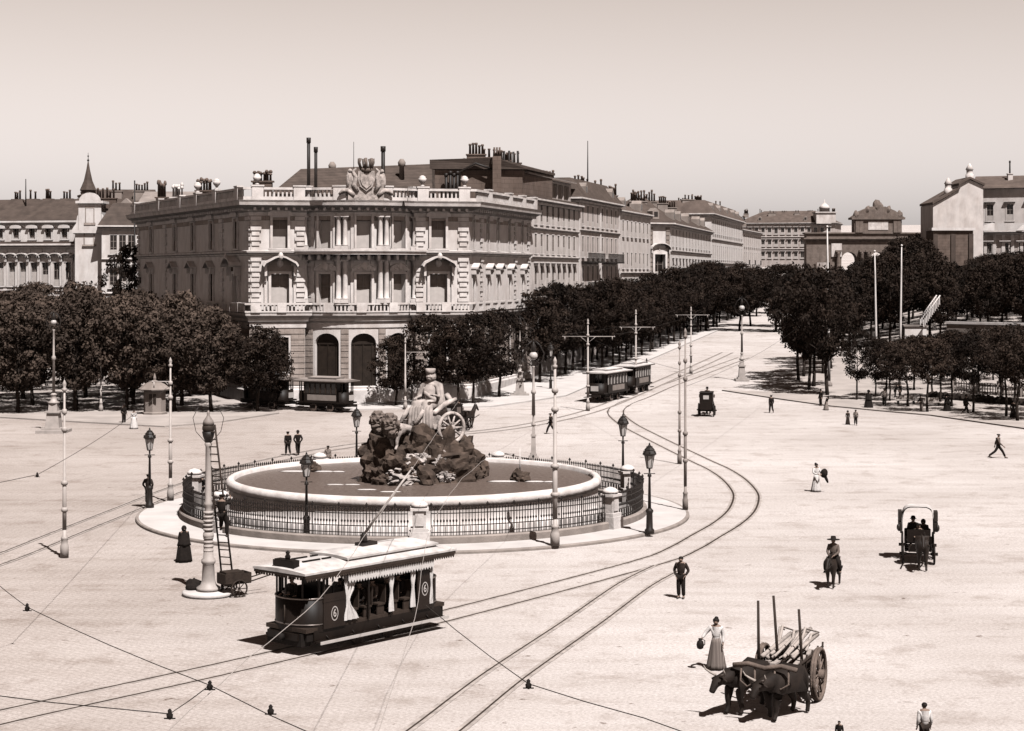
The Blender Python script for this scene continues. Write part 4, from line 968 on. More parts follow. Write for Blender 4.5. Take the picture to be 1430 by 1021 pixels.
# ------------------------------------------------------------------ house group at the right
def right_blocks():
    Y = 335.0; k = Y / F
    a = P(1361, 380, Y); b = P(1520, 380, Y - 8); zt = 13 + (380 - 312) * k
    h, f, part, cs = house('ornate_house', 'pale ornate house with a terrace in front of its set back top storey', 'house', (a.x, a.y), (b.x, b.y), 16, 5, zt - 1.6,
        [('far', 1.2, 2.3, zt - 6.0), ('gable_big', 2.0, 4.6, zt - 13.6)], 6, 'plaster_warm', roof='flat', corn=1.0, seed=71, strings=(zt - 7.4,), pil=13, stacks=0)
    mb = MB(); sweep(mb, [f.p0, f.p1], [(-.3, zt - 1.4), (.3, zt - 1.4), (.3, zt), (-.3, zt)]); part('parapet', mb, ['plaster_white'])
    for q in (.16, .5): mb = MB(); mb.extrude([(-2.6, 0), (2.6, 0), (1.6, .9), (0, 1.5), (-1.6, .9)], Matrix.Translation(f.at(f.L * q, zt - 1.4, .1)), .7); part('gablet', mb, ['plaster_white'])
    g = Flat(f.at(-1.0, 0, -5), f.at(f.L, 0, -5)); z2 = 13 + (380 - 262) * k; mb = MB(); oc = [3 + 3.6 * i for i in range(5)]
    wall(mb, g, 0, g.L, zt - 2, z2, [(c - .6, c + .6, zt + .6, zt + 3.6) for c in oc], .4); e = Flat(f.at(-1, 0, -14), f.at(-1, 0, -5)); wall(mb, e, 0, e.L, zt - 2, z2, []); part('top_storey', mb, ['plaster_pale'])
    for c in oc: window(h, 'far', g.frame(c, zt + .6), WMATS_PALE, (1, 1, 1.3))
    mb = MB(); e0, e1, r0, r1 = g.at(-.6, z2, .7), g.at(g.L, z2, .7), g.at(-.6, z2 + 2.6, -6), g.at(g.L, z2 + 2.6, -6); q0, q1 = g.at(-.6, z2, -12), g.at(g.L, z2, -12)
    mb.add([e0, e1, r1, r0, q1, q0], [(0, 1, 2, 3), (4, 5, 3, 2), (1, 4, 2), (5, 0, 3), (0, 5, 4, 1)]); part('roof', mb, ['roof_tile'])
    p = g.at(6, z2 + 1.6, -4); mb = MB(); pots(mb, p.x, p.y, p.z, 1, random.Random(3), 0, 3.0, .5); part('chimney', mb, ['plaster_pale', 'iron'])
    # bare gable house on the left of it
    t = empty('blank_gabled_house', 'house showing a blank pale stepped gable wall with two round chimneys', 'house', (a.x, a.y - 6, 0)); o = Vector((a.x, a.y - 6, 0))
    pl = [P(u, v, Y - 6) - o for u, v in ((1303, 440), (1303, 286), (1339, 265), (1339, 259), (1354, 251), (1373, 259), (1373, 440))]
    m = MB(); m.extrude([(q.x, q.z) for q in pl], Matrix.Translation((0, 5, 0)), 10); m.build('wall', ['plaster_pale'], t)
    m = MB()
    for (u0, v0), (u1, v1) in (((1302, 285.5), (1340, 264)), ((1338.5, 259), (1354, 250)), ((1354, 250), (1374.5, 259.5))):
        p, q = P(u0, v0, Y - 6) - o, P(u1, v1, Y - 6) - o; m.add([(p.x, -.4, p.z), (q.x, -.4, q.z), (q.x, 10.3, q.z), (p.x, 10.3, p.z), (p.x, -.4, p.z + .4), (q.x, -.4, q.z + .4), (q.x, 10.3, q.z + .4), (p.x, 10.3, p.z + .4)], [(3, 2, 1, 0), (4, 5, 6, 7), (0, 1, 5, 4), (1, 2, 6, 5), (2, 3, 7, 6), (3, 0, 4, 7)])
    m.build('roof', ['roof_tile'], t)
    for u, v in ((1324, 266), (1354, 246)):
        q = P(u, v, Y - 4) - o; m = MB(); m.lathe([(.75, -1.2), (.75, .3), (.55, .4), (.6, 1.1), (.75, 1.2), (.35, 1.9), (.12, 2.3)], 10, q); m.build('chimney', ['plaster_pale'], t)
    # dark annexe below the gable
    p0, p1 = P(1303, 322, Y - 12), P(1359, 322, Y - 12); g = gz(p0.x, p0.y); t = empty('brick_annexe', 'dark brick annexe with a white coping below the blank gable', 'annexe', (p0.x, p0.y, g))
    wd = p1.x - p0.x; hh = p0.z - g; m = MB(); m.box((wd / 2, 2.7, hh / 2 - .3), (wd, 5.4, hh + .6)); m.build('wall', ['brick_dark'], t)
    m = MB(); m.box((wd / 2, 2.6, hh + .25), (wd + .6, 6.0, .5)); m.build('coping', ['plaster_white'], t)
    m = MB()
    for q in (.0, .5, 1): m.box((q * (wd - .8) + .4, -.12, hh / 2 - .4), (.8, .236, hh - .4))
    m.build('pier', ['roof_slate'], t)
right_blocks()
# ------------------------------------------------------------------ the fountain: basin, water, railing, pillars
def fountain_basin():
    t = empty('fountain_basin', 'wide round stone basin with a moulded rim, filled with dark water', 'basin', (FX, FY, .36))
    m = MB(); n = 96
    def ringp(prof, mb, mi=0): mb.lathe(prof, n, (0, 0, 0), mi, True, False)
    ringp([(10.25, -.24), (10.25, .25), (10.05, .32), (9.96, .42), (9.9, .7), (9.9, 1.05), (9.93, 1.14), (9.95, 1.2)], m); ringp([(9.66, 1.2), (9.66, .2)], m); m.build('wall', ['stone_trim'], t)
    m = MB(); ringp([(9.9, 1.2), (10.05, 1.28), (10.08, 1.5), (10.0, 1.64), (9.9, 1.7), (9.72, 1.7), (9.64, 1.64), (9.62, 1.2)], m); m.build('rim', ['stone_trim'], t)
    m = MB(); m.lathe([(9.72, 1.28), (9.72, 1.46)], n, (FX, FY, .36), smooth=False); tag(m.build('water', 'water'), kind='structure')
fountain_basin()
RR = 12.3; WZ = 1.82
PILL = [R(-90 + a) for a in (4.1, 56.0, 107.5, 159, 210.5, 262, 311.8)]
def railing():
    t = empty('fountain_railing', 'spiked iron railing in a ring around the fountain basin', 'railing', (FX, FY, .15))
    m = MB(); ringp = circle(RR, 120, 0, 0)[::-1]; sweep(m, ringp, [(-.22, 0), (.22, 0), (.22, .30), (.17, .36), (-.17, .36), (-.22, .3)], 0, True); m.build('plinth', ['kerb_stone'], t)
    for i, a in enumerate(PILL):
        b = PILL[(i + 1) % len(PILL)]
        if b < a: b += 2 * math.pi
        a += .045; b -= .045; m = MB(); n = max(8, int((b - a) * RR / .15))
        pt = lambda q, z, r=RR: Vector((r * math.cos(q), r * math.sin(q), z))
        for k in range(n + 1):
            q = a + (b - a) * k / n; big = k % 9 == 0; h = 1.78 if big else 1.6; w = .045 if big else .030
            m.box(pt(q, .36 + (h - .36) / 2), (w, w, h - .36), q); m.lathe([(w * 1.1, h), (w * 1.9, h + .05), (.004, h + .17)], 5, pt(q, 0), 0, False)
            if not big: m.lathe([(.016, .98), (.05, 1.05), (.05, 1.08), (.016, 1.15)], 6, pt(q, 0), 0, False)
            if k % 2 == 0: m.lathe([(.014, .36), (.018, .80)], 4, pt(q + (b - a) / n / 2, 0), 0, False)
        for z in (.52, .84, 1.42):
            arc = [pt(a + (b - a) * k / 16, z) for k in range(17)]; sweep(m, [p.to_2d() for p in arc], [(-.02, z - .022), (.02, z - .022), (.02, z + .022), (-.02, z + .022)])
        m.build('railing_panel', ['iron'], t)
railing()
def pillars():
    labs = ['stone railing pillar at the front of the fountain ring behind the open tram roof', 'stone railing pillar of the fountain ring beside the tall pale pole in front', 'stone railing pillar of the fountain ring facing the tram curve', 'stone railing pillar behind the statue facing the climbing street',
            'stone railing pillar behind the statue facing the palace', 'stone railing pillar of the fountain ring by the seated man', 'stone railing pillar of the fountain ring behind the ladder']
    p = None
    for a, lab in zip(PILL, labs):
        loc = (FX + RR * math.cos(a), FY + RR * math.sin(a), .15)
        if p is None:
            p = empty('stone_pillar', lab, 'pillar', loc, a + R(90), 'stone pillars of the fountain railing')
            m = MB(); m.box((0, 0, .30), (.95, .95, .6)); m.box((0, 0, .68), (.82, .82, .18)); m.build('base', ['stone_trim'], p)
            m = MB(); m.box((0, 0, 1.18), (.62, .62, .86)); m.box((0, -.33, 1.18), (.4, .05, .6)); m.build('shaft', ['stone_trim'], p)
            m = MB(); m.box((0, 0, 1.66), (.86, .86, .12)); m.lathe([(.34, 1.72), (.42, 1.8), (.4, 1.9), (.25, 2.0), (.06, 2.06)], 12); m.build('cap', ['stone_trim'], p)
        else: dup(p, loc, a + R(90), lab)
pillars()

# ------------------------------------------------------------------ skinned figures
def skin(nodes, edges, root=0, levels=1, smooth=True, grow=1.06):
    me = bpy.data.meshes.new('skin'); me.from_pydata([n[0] for n in nodes], edges, [])
    o = bpy.data.objects.new('skin', me); C.objects.link(o)
    o.modifiers.new('s', 'SKIN')
    for i, n in enumerate(nodes):
        r = n[1] if hasattr(n[1], '__len__') else (n[1] * grow, n[1] * grow); me.skin_vertices[0].data[i].radius = r
        me.skin_vertices[0].data[i].use_root = i == root
    if levels: md = o.modifiers.new('u', 'SUBSURF'); md.levels = levels; md.render_levels = levels
    dg = bpy.context.evaluated_depsgraph_get(); ev = o.evaluated_get(dg)
    out = bpy.data.meshes.new_from_object(ev)
    bpy.data.objects.remove(o); bpy.data.meshes.remove(me)
    out.polygons.foreach_set('use_smooth', [smooth] * len(out.polygons))
    return out
def V(*a): return Vector(a)

POSES = {}
def joints(pose='stand', lean=0.0, arms='down', stride=0.0, female=False):
    """named joints of a 1.70 m figure that faces -Y, feet at z = 0"""
    J = dict(pel=V(0, .0, .92), sp=V(0, .01, 1.08), ch=V(0, .01, 1.26), nb=V(0, .015, 1.41), nk=V(0, .0, 1.47), hd=V(0, -.015, 1.56), tp=V(0, -.005, 1.635))
    for s, k in ((-1, 'r'), (1, 'l')):
        st = stride * (1 if k == 'l' else -1)
        J['hip' + k] = V(s * .085, 0, .88); J['kn' + k] = V(s * .095, -.02 - st * .22 - (.05 if st < 0 else 0), .49); J['an' + k] = V(s * .10, .03 - st * .40 + (.10 if st < 0 else 0), .085 + (.07 if st < 0 else 0)); J['to' + k] = J['an' + k] + V(s * .02, -.145, -.055 if st >= 0 else -.07)
        J['sh' + k] = V(s * .175, .01, 1.375)
        sw = -stride * (1 if k == 'l' else -1)
        J['el' + k] = V(s * .23, .05 - sw * .10, 1.11); J['wr' + k] = V(s * .235, -.05 - sw * .22, .885)
    if pose == 'sit':
        for s, k in ((-1, 'r'), (1, 'l')):
            J['kn' + k] = V(s * .11, -.42, .90); J['an' + k] = V(s * .11, -.40, .47); J['to' + k] = V(s * .12, -.56, .42); J['wr' + k] = V(s * .14, -.30, .98); J['el' + k] = V(s * .24, -.04, 1.1)
    if pose == 'ride':
        for s, k in ((-1, 'r'), (1, 'l')):
            J['hip' + k] = V(s * .12, -.02, .90); J['kn' + k] = V(s * .30, -.26, .68); J['an' + k] = V(s * .32, -.12, .30); J['to' + k] = V(s * .34, -.27, .27); J['wr' + k] = V(s * .10, -.36, 1.0); J['el' + k] = V(s * .24, -.08, 1.1)
    if pose == 'climb':
        for s, k in ((-1, 'r'), (1, 'l')):
            J['kn' + k] = V(s * .15, -.30 if s > 0 else -.16, .62 if s > 0 else .5); J['an' + k] = V(s * .13, -.18, .30 if s > 0 else .04); J['to' + k] = J['an' + k] + V(0, -.15, -.03)
            J['el' + k] = V(s * .27, -.24, 1.32); J['wr' + k] = V(s * .19, -.40, 1.5)
    if arms == 'hip': J['elr'] = V(-.36, .07, 1.14); J['wrr'] = V(-.2, -.05, .96)
    if arms == 'carry': J['ell'] = V(.26, -.12, 1.12); J['wrl'] = V(.12, -.34, 1.08); J['elr'] = V(-.26, -.10, 1.13); J['wrr'] = V(-.08, -.34, 1.06)
    if arms == 'jug': J['elr'] = V(-.36, -.02, 1.17); J['wrr'] = V(-.44, -.16, 1.02)
    if arms == 'both_hip': J['elr'] = V(-.30, .07, 1.12); J['wrr'] = V(-.19, -.07, .93); J['ell'] = V(.30, .07, 1.12); J['wrl'] = V(.19, -.07, .93)
    if arms == 'front': J['elr'] = V(-.24, -.06, 1.12); J['wrr'] = V(-.2, -.3, 1.1); J['ell'] = V(.24, -.06, 1.12); J['wrl'] = V(.2, -.34, 1.12)
    for k in ('r', 'l'):
        d = (J['wr' + k] - J['el' + k]).normalized(); J['pm' + k] = J['wr' + k] + d * .075
    if lean:
        q = Matrix.Rotation(lean, 3, 'X')
        for k in list(J):
            if k[:2] in ('sp', 'ch', 'nb', 'nk', 'hd', 'tp', 'sh', 'el', 'wr', 'pm'): J[k] = J['pel'] + q @ (J[k] - J['pel'])
    return J
def body_mesh(J, fem=False, bare=True):
    nodes = []; idx = {}; edges = []
    def nd(k, co, r): idx[k] = len(nodes); nodes.append((co, r)); return idx[k]
    def ed(a, b): edges.append((idx[a], idx[b]))
    nd('pel', J['pel'], .125); nd('sp', J['sp'], .105 if fem else .115); nd('ch', J['ch'], .125 if fem else .14); nd('nb', J['nb'], .085); nd('nk', J['nk'], .05)
    nd('jaw', J['hd'] + V(0, -.02, -.05), .062); nd('hd', J['hd'] + V(0, .0, .02), .088); nd('tp', J['tp'], .066)
    for a, b in (('pel', 'sp'), ('sp', 'ch'), ('ch', 'nb'), ('nb', 'nk'), ('nk', 'jaw'), ('jaw', 'hd'), ('hd', 'tp')): ed(a, b)
    for k in ('r', 'l'):
        s = -1 if k == 'r' else 1
        nd('sh' + k, J['sh' + k], .062); nd('el' + k, J['el' + k], .042); nd('wr' + k, J['wr' + k], .027); nd('pm' + k, J['pm' + k], .034)
        ed('nb', 'sh' + k); ed('sh' + k, 'el' + k); ed('el' + k, 'wr' + k); ed('wr' + k, 'pm' + k)
        nd('hip' + k, J['hip' + k], .098); nd('kn' + k, J['kn' + k], .062); nd('an' + k, J['an' + k], .043); nd('to' + k, J['to' + k], .04)
        ed('pel', 'hip' + k); ed('hip' + k, 'kn' + k); ed('kn' + k, 'an' + k); ed('an' + k, 'to' + k)
        d = (J['pm' + k] - J['wr' + k]).normalized(); side = V(0, 1, 0) - d * d.y; side = side.normalized() if side.length > .2 else V(1, 0, 0)
        curl = d.cross(side) * s
        for f, (o, ln) in enumerate(((-.028, .070), (-.010, .080), (.010, .076), (.027, .060))):
            nd(f'f{f}{k}', J['pm' + k] + d * .035 + side * o, .0095); nd(f'g{f}{k}', J['pm' + k] + d * (.035 + ln * .55) + side * o * 1.1 + curl * .006, .0088); nd(f'h{f}{k}', J['pm' + k] + d * (.035 + ln) + side * o * 1.1 + curl * .024, .0078)
            ed('pm' + k, f'f{f}{k}'); ed(f'f{f}{k}', f'g{f}{k}'); ed(f'g{f}{k}', f'h{f}{k}')
        nd('t' + k, J['wr' + k] + d * .045 - side * .042, .0115); nd('u' + k, J['wr' + k] + d * .085 - side * .062 + curl * .012, .0095); ed('pm' + k, 't' + k); ed('t' + k, 'u' + k)
    nd('nose', J['hd'] + V(0, -.105, .0), .014); ed('hd', 'nose')
    for s in (-1, 1): nd('ear%d' % s, J['hd'] + V(s * .092, .01, .005), .016); ed('hd', 'ear%d' % s)
    return skin(nodes, edges)
def coat_mesh(J, fem, sleeve=True, long=False, g=.022):
    nodes = []; idx = {}; edges = []
    def nd(k, co, r): idx[k] = len(nodes); nodes.append((co, r))
    def ed(a, b): edges.append((idx[a], idx[b]))
    nd('ch', J['ch'], (.125 if fem else .14) + g); nd('sp', J['sp'], (.10 if fem else .12) + g); nd('pel', J['pel'] + V(0, 0, -.04), .132 + g); nd('nb', J['nb'] + V(0, 0, -.01), .082 + g)
    ed('ch', 'sp'); ed('sp', 'pel'); ed('ch', 'nb')
    if long: nd('sk', J['pel'] + V(0, .01, -.28), .17 + g); ed('pel', 'sk')
    for k in ('r', 'l'):
        nd('sh' + k, J['sh' + k], .066 + g * .9); nd('el' + k, J['el' + k], .050 + g * .6); nd('wr' + k, J['wr' + k] * .97 + J['el' + k] * .03, .036 + g * .5)
        ed('nb', 'sh' + k); ed('sh' + k, 'el' + k); ed('el' + k, 'wr' + k)
    return skin(nodes, edges)
def trouser_mesh(J, g=.022):
    nodes = [(J['pel'], .128 + g * .6)]; edges = []
    for k in ('r', 'l'):
        b = len(nodes); nodes += [(J['hip' + k], .10 + g * .6), (J['kn' + k], .068 + g), (J['an' + k] + V(0, 0, .02), .060 + g * .7)]; edges += [(0, b), (b, b + 1), (b + 1, b + 2)]
    return skin(nodes, edges)
def skirt(mb, J, ztop, zbot, r0, r1, seed=0, folds=9, lean=(0, 0), mi=0):
    rnd = random.Random(seed); n = 40; vs = []; fs = []; K = 7; ph = [rnd.uniform(0, 6.28) for _ in range(4)]
    for i in range(K + 1):
        t = i / K; z = ztop + (zbot - ztop) * t; r = r0 + (r1 - r0) * t ** .8
        for k in range(n):
            a = 2 * math.pi * k / n; w = 1 + t * (.07 * math.sin(folds * a + ph[0]) + .04 * math.sin((folds + 4) * a + ph[1]) + .06 * math.sin(2 * a + ph[2]))
            vs.append(V(J['pel'].x + r * w * math.cos(a) + lean[0] * t, J['pel'].y + r * w * .85 * math.sin(a) + lean[1] * t, z + (.012 * math.sin(folds * a + ph[3]) if i == K else 0)))
    for i in range(K):
        for k in range(n): fs.append((i * n + k, (i + 1) * n + k, (i + 1) * n + (k + 1) % n, i * n + (k + 1) % n))
    fs.append(tuple(range(n))); fs.append(tuple(K * n + k for k in range(n - 1, -1, -1)))
    mb.add(vs, fs, mi, True)
def shoes(mb, J):
    for k in ('r', 'l'):
        a, t = J['an' + k], J['to' + k]; mb.tube([a + V(0, .055, -.045), a + V(0, -.02, -.04), (a + t) / 2 + V(0, 0, -.012), t + V(0, -.04, -.005)], [.035, .052, .046, .03], 8)
def head_gear(mb, J, kind, mi=0):
    h = J['hd']
    if kind == 'hat': mb.lathe([(.19, .055), (.20, .065), (.115, .085), (.112, .18), (.09, .205), (.01, .2)], 16, h, mi)
    if kind == 'wide': mb.lathe([(.27, .06), (.28, .07), (.12, .09), (.105, .2), (.08, .215), (.01, .21)], 18, h, mi)
    if kind == 'bowler': mb.lathe([(.155, .05), (.16, .06), (.108, .075), (.105, .13), (.07, .185), (.01, .195)], 16, h, mi)
    if kind == 'cap': mb.lathe([(.102, .05), (.125, .09), (.12, .12), (.02, .135)], 14, h, mi); mb.box(h + V(0, -.12, .06), (.14, .10, .015), mi=mi)
    if kind == 'peaked': mb.lathe([(.10, .045), (.104, .12), (.115, .15), (.02, .155)], 14, h, mi); mb.box(h + V(0, -.12, .06), (.14, .09, .015), mi=mi)
    if kind == 'bare': mb.blob(h + V(0, .014, .045), (.101, .108, .085), .04, 2, 3, mi=mi, smooth=True)
    if kind == 'bun': mb.blob(h + V(0, .018, .045), (.112, .118, .095), .05, 2, 3, mi=mi, smooth=True); mb.blob(h + V(0, .10, .10), (.07, .07, .065), .06, 2, 5, mi=mi, smooth=True)
    if kind == 'scarf': mb.blob(h + V(0, .02, .015), (.125, .125, .15), .05, 2, 7, mi=mi, smooth=True)
    if kind == 'bonnet': mb.blob(h + V(0, .03, .05), (.15, .14, .13), .1, 2, 9, mi=mi, smooth=True)
PEOPLE = []
def person(loc, rz, label, size=1.0, pose='stand', arms='down', stride=0.0, lean=0.0, fem=False, coat='cloth_dark', legs='cloth_dark', dress=None, hat='hat', hatm='cloth_black', shawl=None, skirt_r=.36, group=None, z=None, category='person', long=False, zscale=1.0):
    """category is always person; a figure with body, clothes and headgear"""
    J = joints(pose, lean, arms, stride, fem)
    t = empty('person', label, category, loc, rz, group, size)
    if z is not None: t.location.z = z
    b = link_mesh('body', body_mesh(J, fem), t, ['skin'])
    if dress is None:
        link_mesh('trousers', trouser_mesh(J), t, [legs]); link_mesh('jacket', coat_mesh(J, fem, long=long), t, [coat])
        m = MB(); shoes(m, J); m.build('shoes', ['leather'], t)
    else:
        link_mesh('bodice', coat_mesh(J, True, g=.018), t, [coat])
        m = MB(); zt = J['pel'].z + .12
        skirt(m, J, zt, .02, .24 if shawl else .13, skirt_r, sum(map(ord, label)) % 97, lean=(0, .04)); m.build('skirt', [dress], t)
        m = MB(); shoes(m, J); m.build('shoes', ['leather'], t)
    if shawl:
        m = MB(); c = J['nb']; skirt(m, {'pel': c + V(0, .0, 0)}, c.z + .06, c.z - .62, .10, .33, 5, 5); m.build('shawl', [shawl], t)
    m = MB(); head_gear(m, J, hat); m.build('hair' if hat in ('bare', 'bun') else 'hat' if hat not in ('scarf', 'bonnet') else 'headscarf', [('hair' if hat in ('bare', 'bun') else hatm)], t)
    PEOPLE.append(t); return t, J

# ------------------------------------------------------------------ four-legged animals, facing -Y
def quadruped(kind, s=1.0, walk=0.0, head=0.0):
    """one continuous body mesh; returns (mesh, key points)"""
    if kind == 'horse':
        T = [(V(0, .80, 1.22), .22), (V(0, .52, 1.26), .27), (V(0, .1, 1.17), .285), (V(0, -.35, 1.18), .27), (V(0, -.62, 1.28), .22), (V(0, -.86, 1.52 - head), .155), (V(0, -1.05, 1.76 - head * 1.6), .115), (V(0, -1.16, 1.86 - head * 1.9), .105), (V(0, -1.33, 1.70 - head * 2.0), .085), (V(0, -1.50, 1.50 - head * 2.1), .062), (V(0, -1.555, 1.44 - head * 2.1), .055)]
        lw, fy, hy, sh = .16, -.50, .70, 1.0
    elif kind == 'ox':
        T = [(V(0, .95, 1.20), .22), (V(0, .70, 1.22), .31), (V(0, .2, 1.10), .37), (V(0, -.40, 1.12), .36), (V(0, -.72, 1.24), .29), (V(0, -1.0, 1.22), .21), (V(0, -1.2, 1.22), .155), (V(0, -1.34, 1.25), .15), (V(0, -1.48, 1.10), .115), (V(0, -1.62, .90), .088), (V(0, -1.65, .85), .08)]
        lw, fy, hy, sh = .20, -.58, .78, .92
    else:  # lion
        T = [(V(0, .80, .82), .17), (V(0, .5, .88), .20), (V(0, .05, .84), .22), (V(0, -.40, .92), .26), (V(0, -.66, 1.05), .25), (V(0, -.86, 1.2), .21), (V(0, -1.0, 1.28), .19), (V(0, -1.14, 1.24), .15), (V(0, -1.26, 1.17), .10)]
        lw, fy, hy, sh = .17, -.50, .68, .72
    nodes = list(T); edges = [(i, i + 1) for i in range(len(T) - 1)]
    def chain(root, pts):
        b = len(nodes)
        for i, p in enumerate(pts): nodes.append(p); edges.append((root if i == 0 else b + i - 1, b + i))
    bulk = {'horse': 1.08, 'ox': 1.45, 'lion': 1.15}[kind]
    for sx in (-1, 1):
        w = walk * sx
        chain(3 if kind != 'lion' else 3, [(V(sx * lw, fy, sh), .125 * bulk), (V(sx * lw, fy - .02 - w * .16, sh * .55), .066 * bulk), (V(sx * lw, fy + .02 - w * .22 + abs(w) * .03, sh * .30), .048 * bulk), (V(sx * lw, fy - .02 - w * .30, .12), .042 * bulk), (V(sx * lw, fy - .06 - w * .32, .045), .060 * bulk)])
        chain(1, [(V(sx * lw, hy, sh * 1.05), .165 * bulk), (V(sx * lw, hy - .16 + w * .10, sh * .78), .108 * bulk), (V(sx * lw, hy + .15 + w * .2, sh * .47), .058 * bulk), (V(sx * lw, hy + .10 + w * .24, .12), .042 * bulk), (V(sx * lw, hy + .05 + w * .26, .045), .060 * bulk)])
    if kind == 'horse': chain(0, [(V(0, .98, 1.22), .05), (V(0, 1.10, .95), .065), (V(0, 1.10, .5), .035)])
    elif kind == 'ox': chain(0, [(V(0, 1.13, 1.20), .04), (V(0, 1.18, .8), .03), (V(0, 1.17, .45), .055)])
    else: chain(0, [(V(0, 1.0, .78), .045), (V(0, 1.2, .55), .04), (V(0, 1.3, .40), .06)])
    pk = {'horse': 7, 'ox': 7, 'lion': 6}[kind]
    for sx in (-1, 1):
        p = T[pk][0]
        if kind == 'horse': chain(pk, [(p + V(sx * .06, .02, .10), .03), (p + V(sx * .075, .0, .20), .012)])
        elif kind == 'ox': chain(pk, [(p + V(sx * .2, .05, .0), .04), (p + V(sx * .33, .06, -.06), .03)])
        else: chain(pk, [(p + V(sx * .12, .02, .16), .05)])
    return skin(nodes, edges, 2, grow=1.16), T
def horns(mb, T):
    p = T[7][0]
    for sx in (-1, 1): mb.tube([p + V(sx * .10, .0, .10), p + V(sx * .28, -.04, .16), p + V(sx * .40, -.14, .26), p + V(sx * .42, -.22, .40)], [.045, .04, .028, .008], 8)
def mane_fall(mb, T):
    for i in range(9):
        k = i / 8; p = T[4][0] * (1 - k) + T[7][0] * k; mb.blob(p + V(.06, .03, .16), (.05, .08, .14), .3, 1, i)
# ------------------------------------------------------------------ the goddess in her chariot on the rocks
def statue():
    cx, cy = (588 - UC) * FY / F, FY
    t = empty('fountain_statue', 'stone goddess enthroned in a lion drawn chariot on a dark rock mound', 'statue', (cx, cy, WZ), R(35))
    m = MB()
    for i, (x, y, z, r) in enumerate([(0, .3, .3, (2.9, 2.6, 1.9)), (-1.9, -.2, .1, (1.7, 1.9, 1.2)), (1.9, .1, .2, (1.9, 2.0, 1.5)), (.6, -1.6, 0, (2.2, 1.2, 1.35)), (-2.6, -.7, -.1, (1.1, 1.2, .9)), (2.9, -.5, 0, (.9, 1.1, .9)), (1.2, 1.4, .4, (1.6, 1.5, 1.6)), (-.4, .2, 1.3, (1.7, 1.4, .9))]):
        m.blob((x * .88, y * .9, z), (r[0] * .95, r[1] * .95, r[2] * 1.38), .46, 5, i + 1, 2.3, 0, False)
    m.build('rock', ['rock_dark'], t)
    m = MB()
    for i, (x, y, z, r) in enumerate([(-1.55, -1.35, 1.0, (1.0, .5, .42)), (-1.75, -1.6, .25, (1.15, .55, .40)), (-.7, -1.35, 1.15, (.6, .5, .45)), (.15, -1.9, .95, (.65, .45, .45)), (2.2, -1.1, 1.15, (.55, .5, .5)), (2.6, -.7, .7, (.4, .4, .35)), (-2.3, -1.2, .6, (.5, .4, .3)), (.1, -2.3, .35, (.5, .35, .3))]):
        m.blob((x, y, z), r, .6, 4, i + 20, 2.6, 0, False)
    m.build('rock_ledge', ['rock_sunlit'], t)  # paler rock stands in for sunlit patches on the mound
    # chariot: platform, curved body, throne, wheels
    ox, oz = .55, 2.55
    m = MB(); m.box((ox, 0, oz + .32), (2.7, 1.7, .26)); m.box((ox - .2, 0, oz + .55), (2.2, 1.5, .24)); m.box((ox + .1, .15, oz + 1.0), (1.5, 1.15, .8), taper=.92)
    for sy in (-1, 1):
        m.tube([(ox - 1.4, sy * .72, oz + .5), (ox - .9, sy * .78, oz + 1.15), (ox - .2, sy * .78, oz + 1.05), (ox + .5, sy * .75, oz + 1.5), (ox + 1.25, sy * .7, oz + 1.75)], [.12, .16, .15, .17, .1], 8)
        m.blob((ox - .3, sy * .76, oz + .75), (.7, .1, .35), .3, 2, 3)
    m.tube([(ox + 1.0, -.7, oz + 1.5), (ox + 1.15, 0, oz + 1.9), (ox + 1.0, .7, oz + 1.5)], .16, 8)
    m.tube([(ox - 1.3, 0, oz + .35), (ox - 2.2, 0, oz + .45), (ox - 3.0, 0, oz + .3)], .09, 7)
    m.build('chariot', ['stone_statue'], t)
    for sy in (-1, 1):
        m = MB(); c = V(ox + .75, sy * 1.0, oz + .22); r = .80
        m.tube([c + V(r * math.cos(a), 0, r * math.sin(a)) for a in [2 * math.pi * k / 28 for k in range(29)]], .105, 8, cap=False)
        for k in range(10): a = 2 * math.pi * k / 10; m.tube([c, c + V(r * math.cos(a), 0, r * math.sin(a))], [.07, .045], 6)
        m.tube([c + V(0, -.18, 0), c + V(0, .18, 0)], .17, 10); m.build('wheel', ['stone_statue'], t)
    # goddess: seated, facing the lions, turned a little to the viewer
    J = joints('sit', 0, 'front', 0, True); J['wrl'] = V(.34, -.42, 1.18); J['ell'] = V(.32, -.16, 1.12); J['pml'] = J['wrl'] + V(0, -.07, 0)
    g = empty('goddess', None, None, (ox + .1, .05, oz - .62), R(-62))
    g.parent = t; s = 2.25; g.scale = (s, s, s); 
    b = link_mesh('figure', body_mesh(J, True), g, ['stone_statue'])
    m = MB()
    for sx in (-1, 1): m.tube([V(sx * .09, .02, .90), V(sx * .14, -.42, .93), V(sx * .13, -.44, .5), V(sx * .14, -.46, .36)], [.17, .15, .16, .19], 10)
    m.tube([V(0, 0, .86), V(0, .0, 1.08), V(0, 0, 1.28), V(0, .01, 1.38)], [.22, .17, .185, .12], 12)
    for i in range(7): x = -.2 + .066 * i; m.tube([V(x, -.36, .98), V(x * 1.1, -.55, .85), V(x * 1.2, -.58, .55), V(x * 1.3, -.6, .36)], [.05, .055, .05, .06], 6)
    m.tube([V(-.2, .08, 1.36), V(-.05, -.15, 1.2), V(.17, -.12, 1.05), V(.22, .05, .95)], [.07, .06, .07, .08], 7)
    for sx in (-1, 1): m.tube([V(sx * .05, .05, 1.42), V(sx * .2, .06, 1.36), V(sx * .27, .0, 1.18), V(sx * .30, -.05, 1.0), V(sx * .3, -.1, .8)], [.09, .105, .09, .085, .1], 8)
    m.tube([V(0, .14, 1.4), V(0, .2, 1.1), V(0, .24, .75), V(0, .2, .4)], [.16, .24, .3, .34], 12)
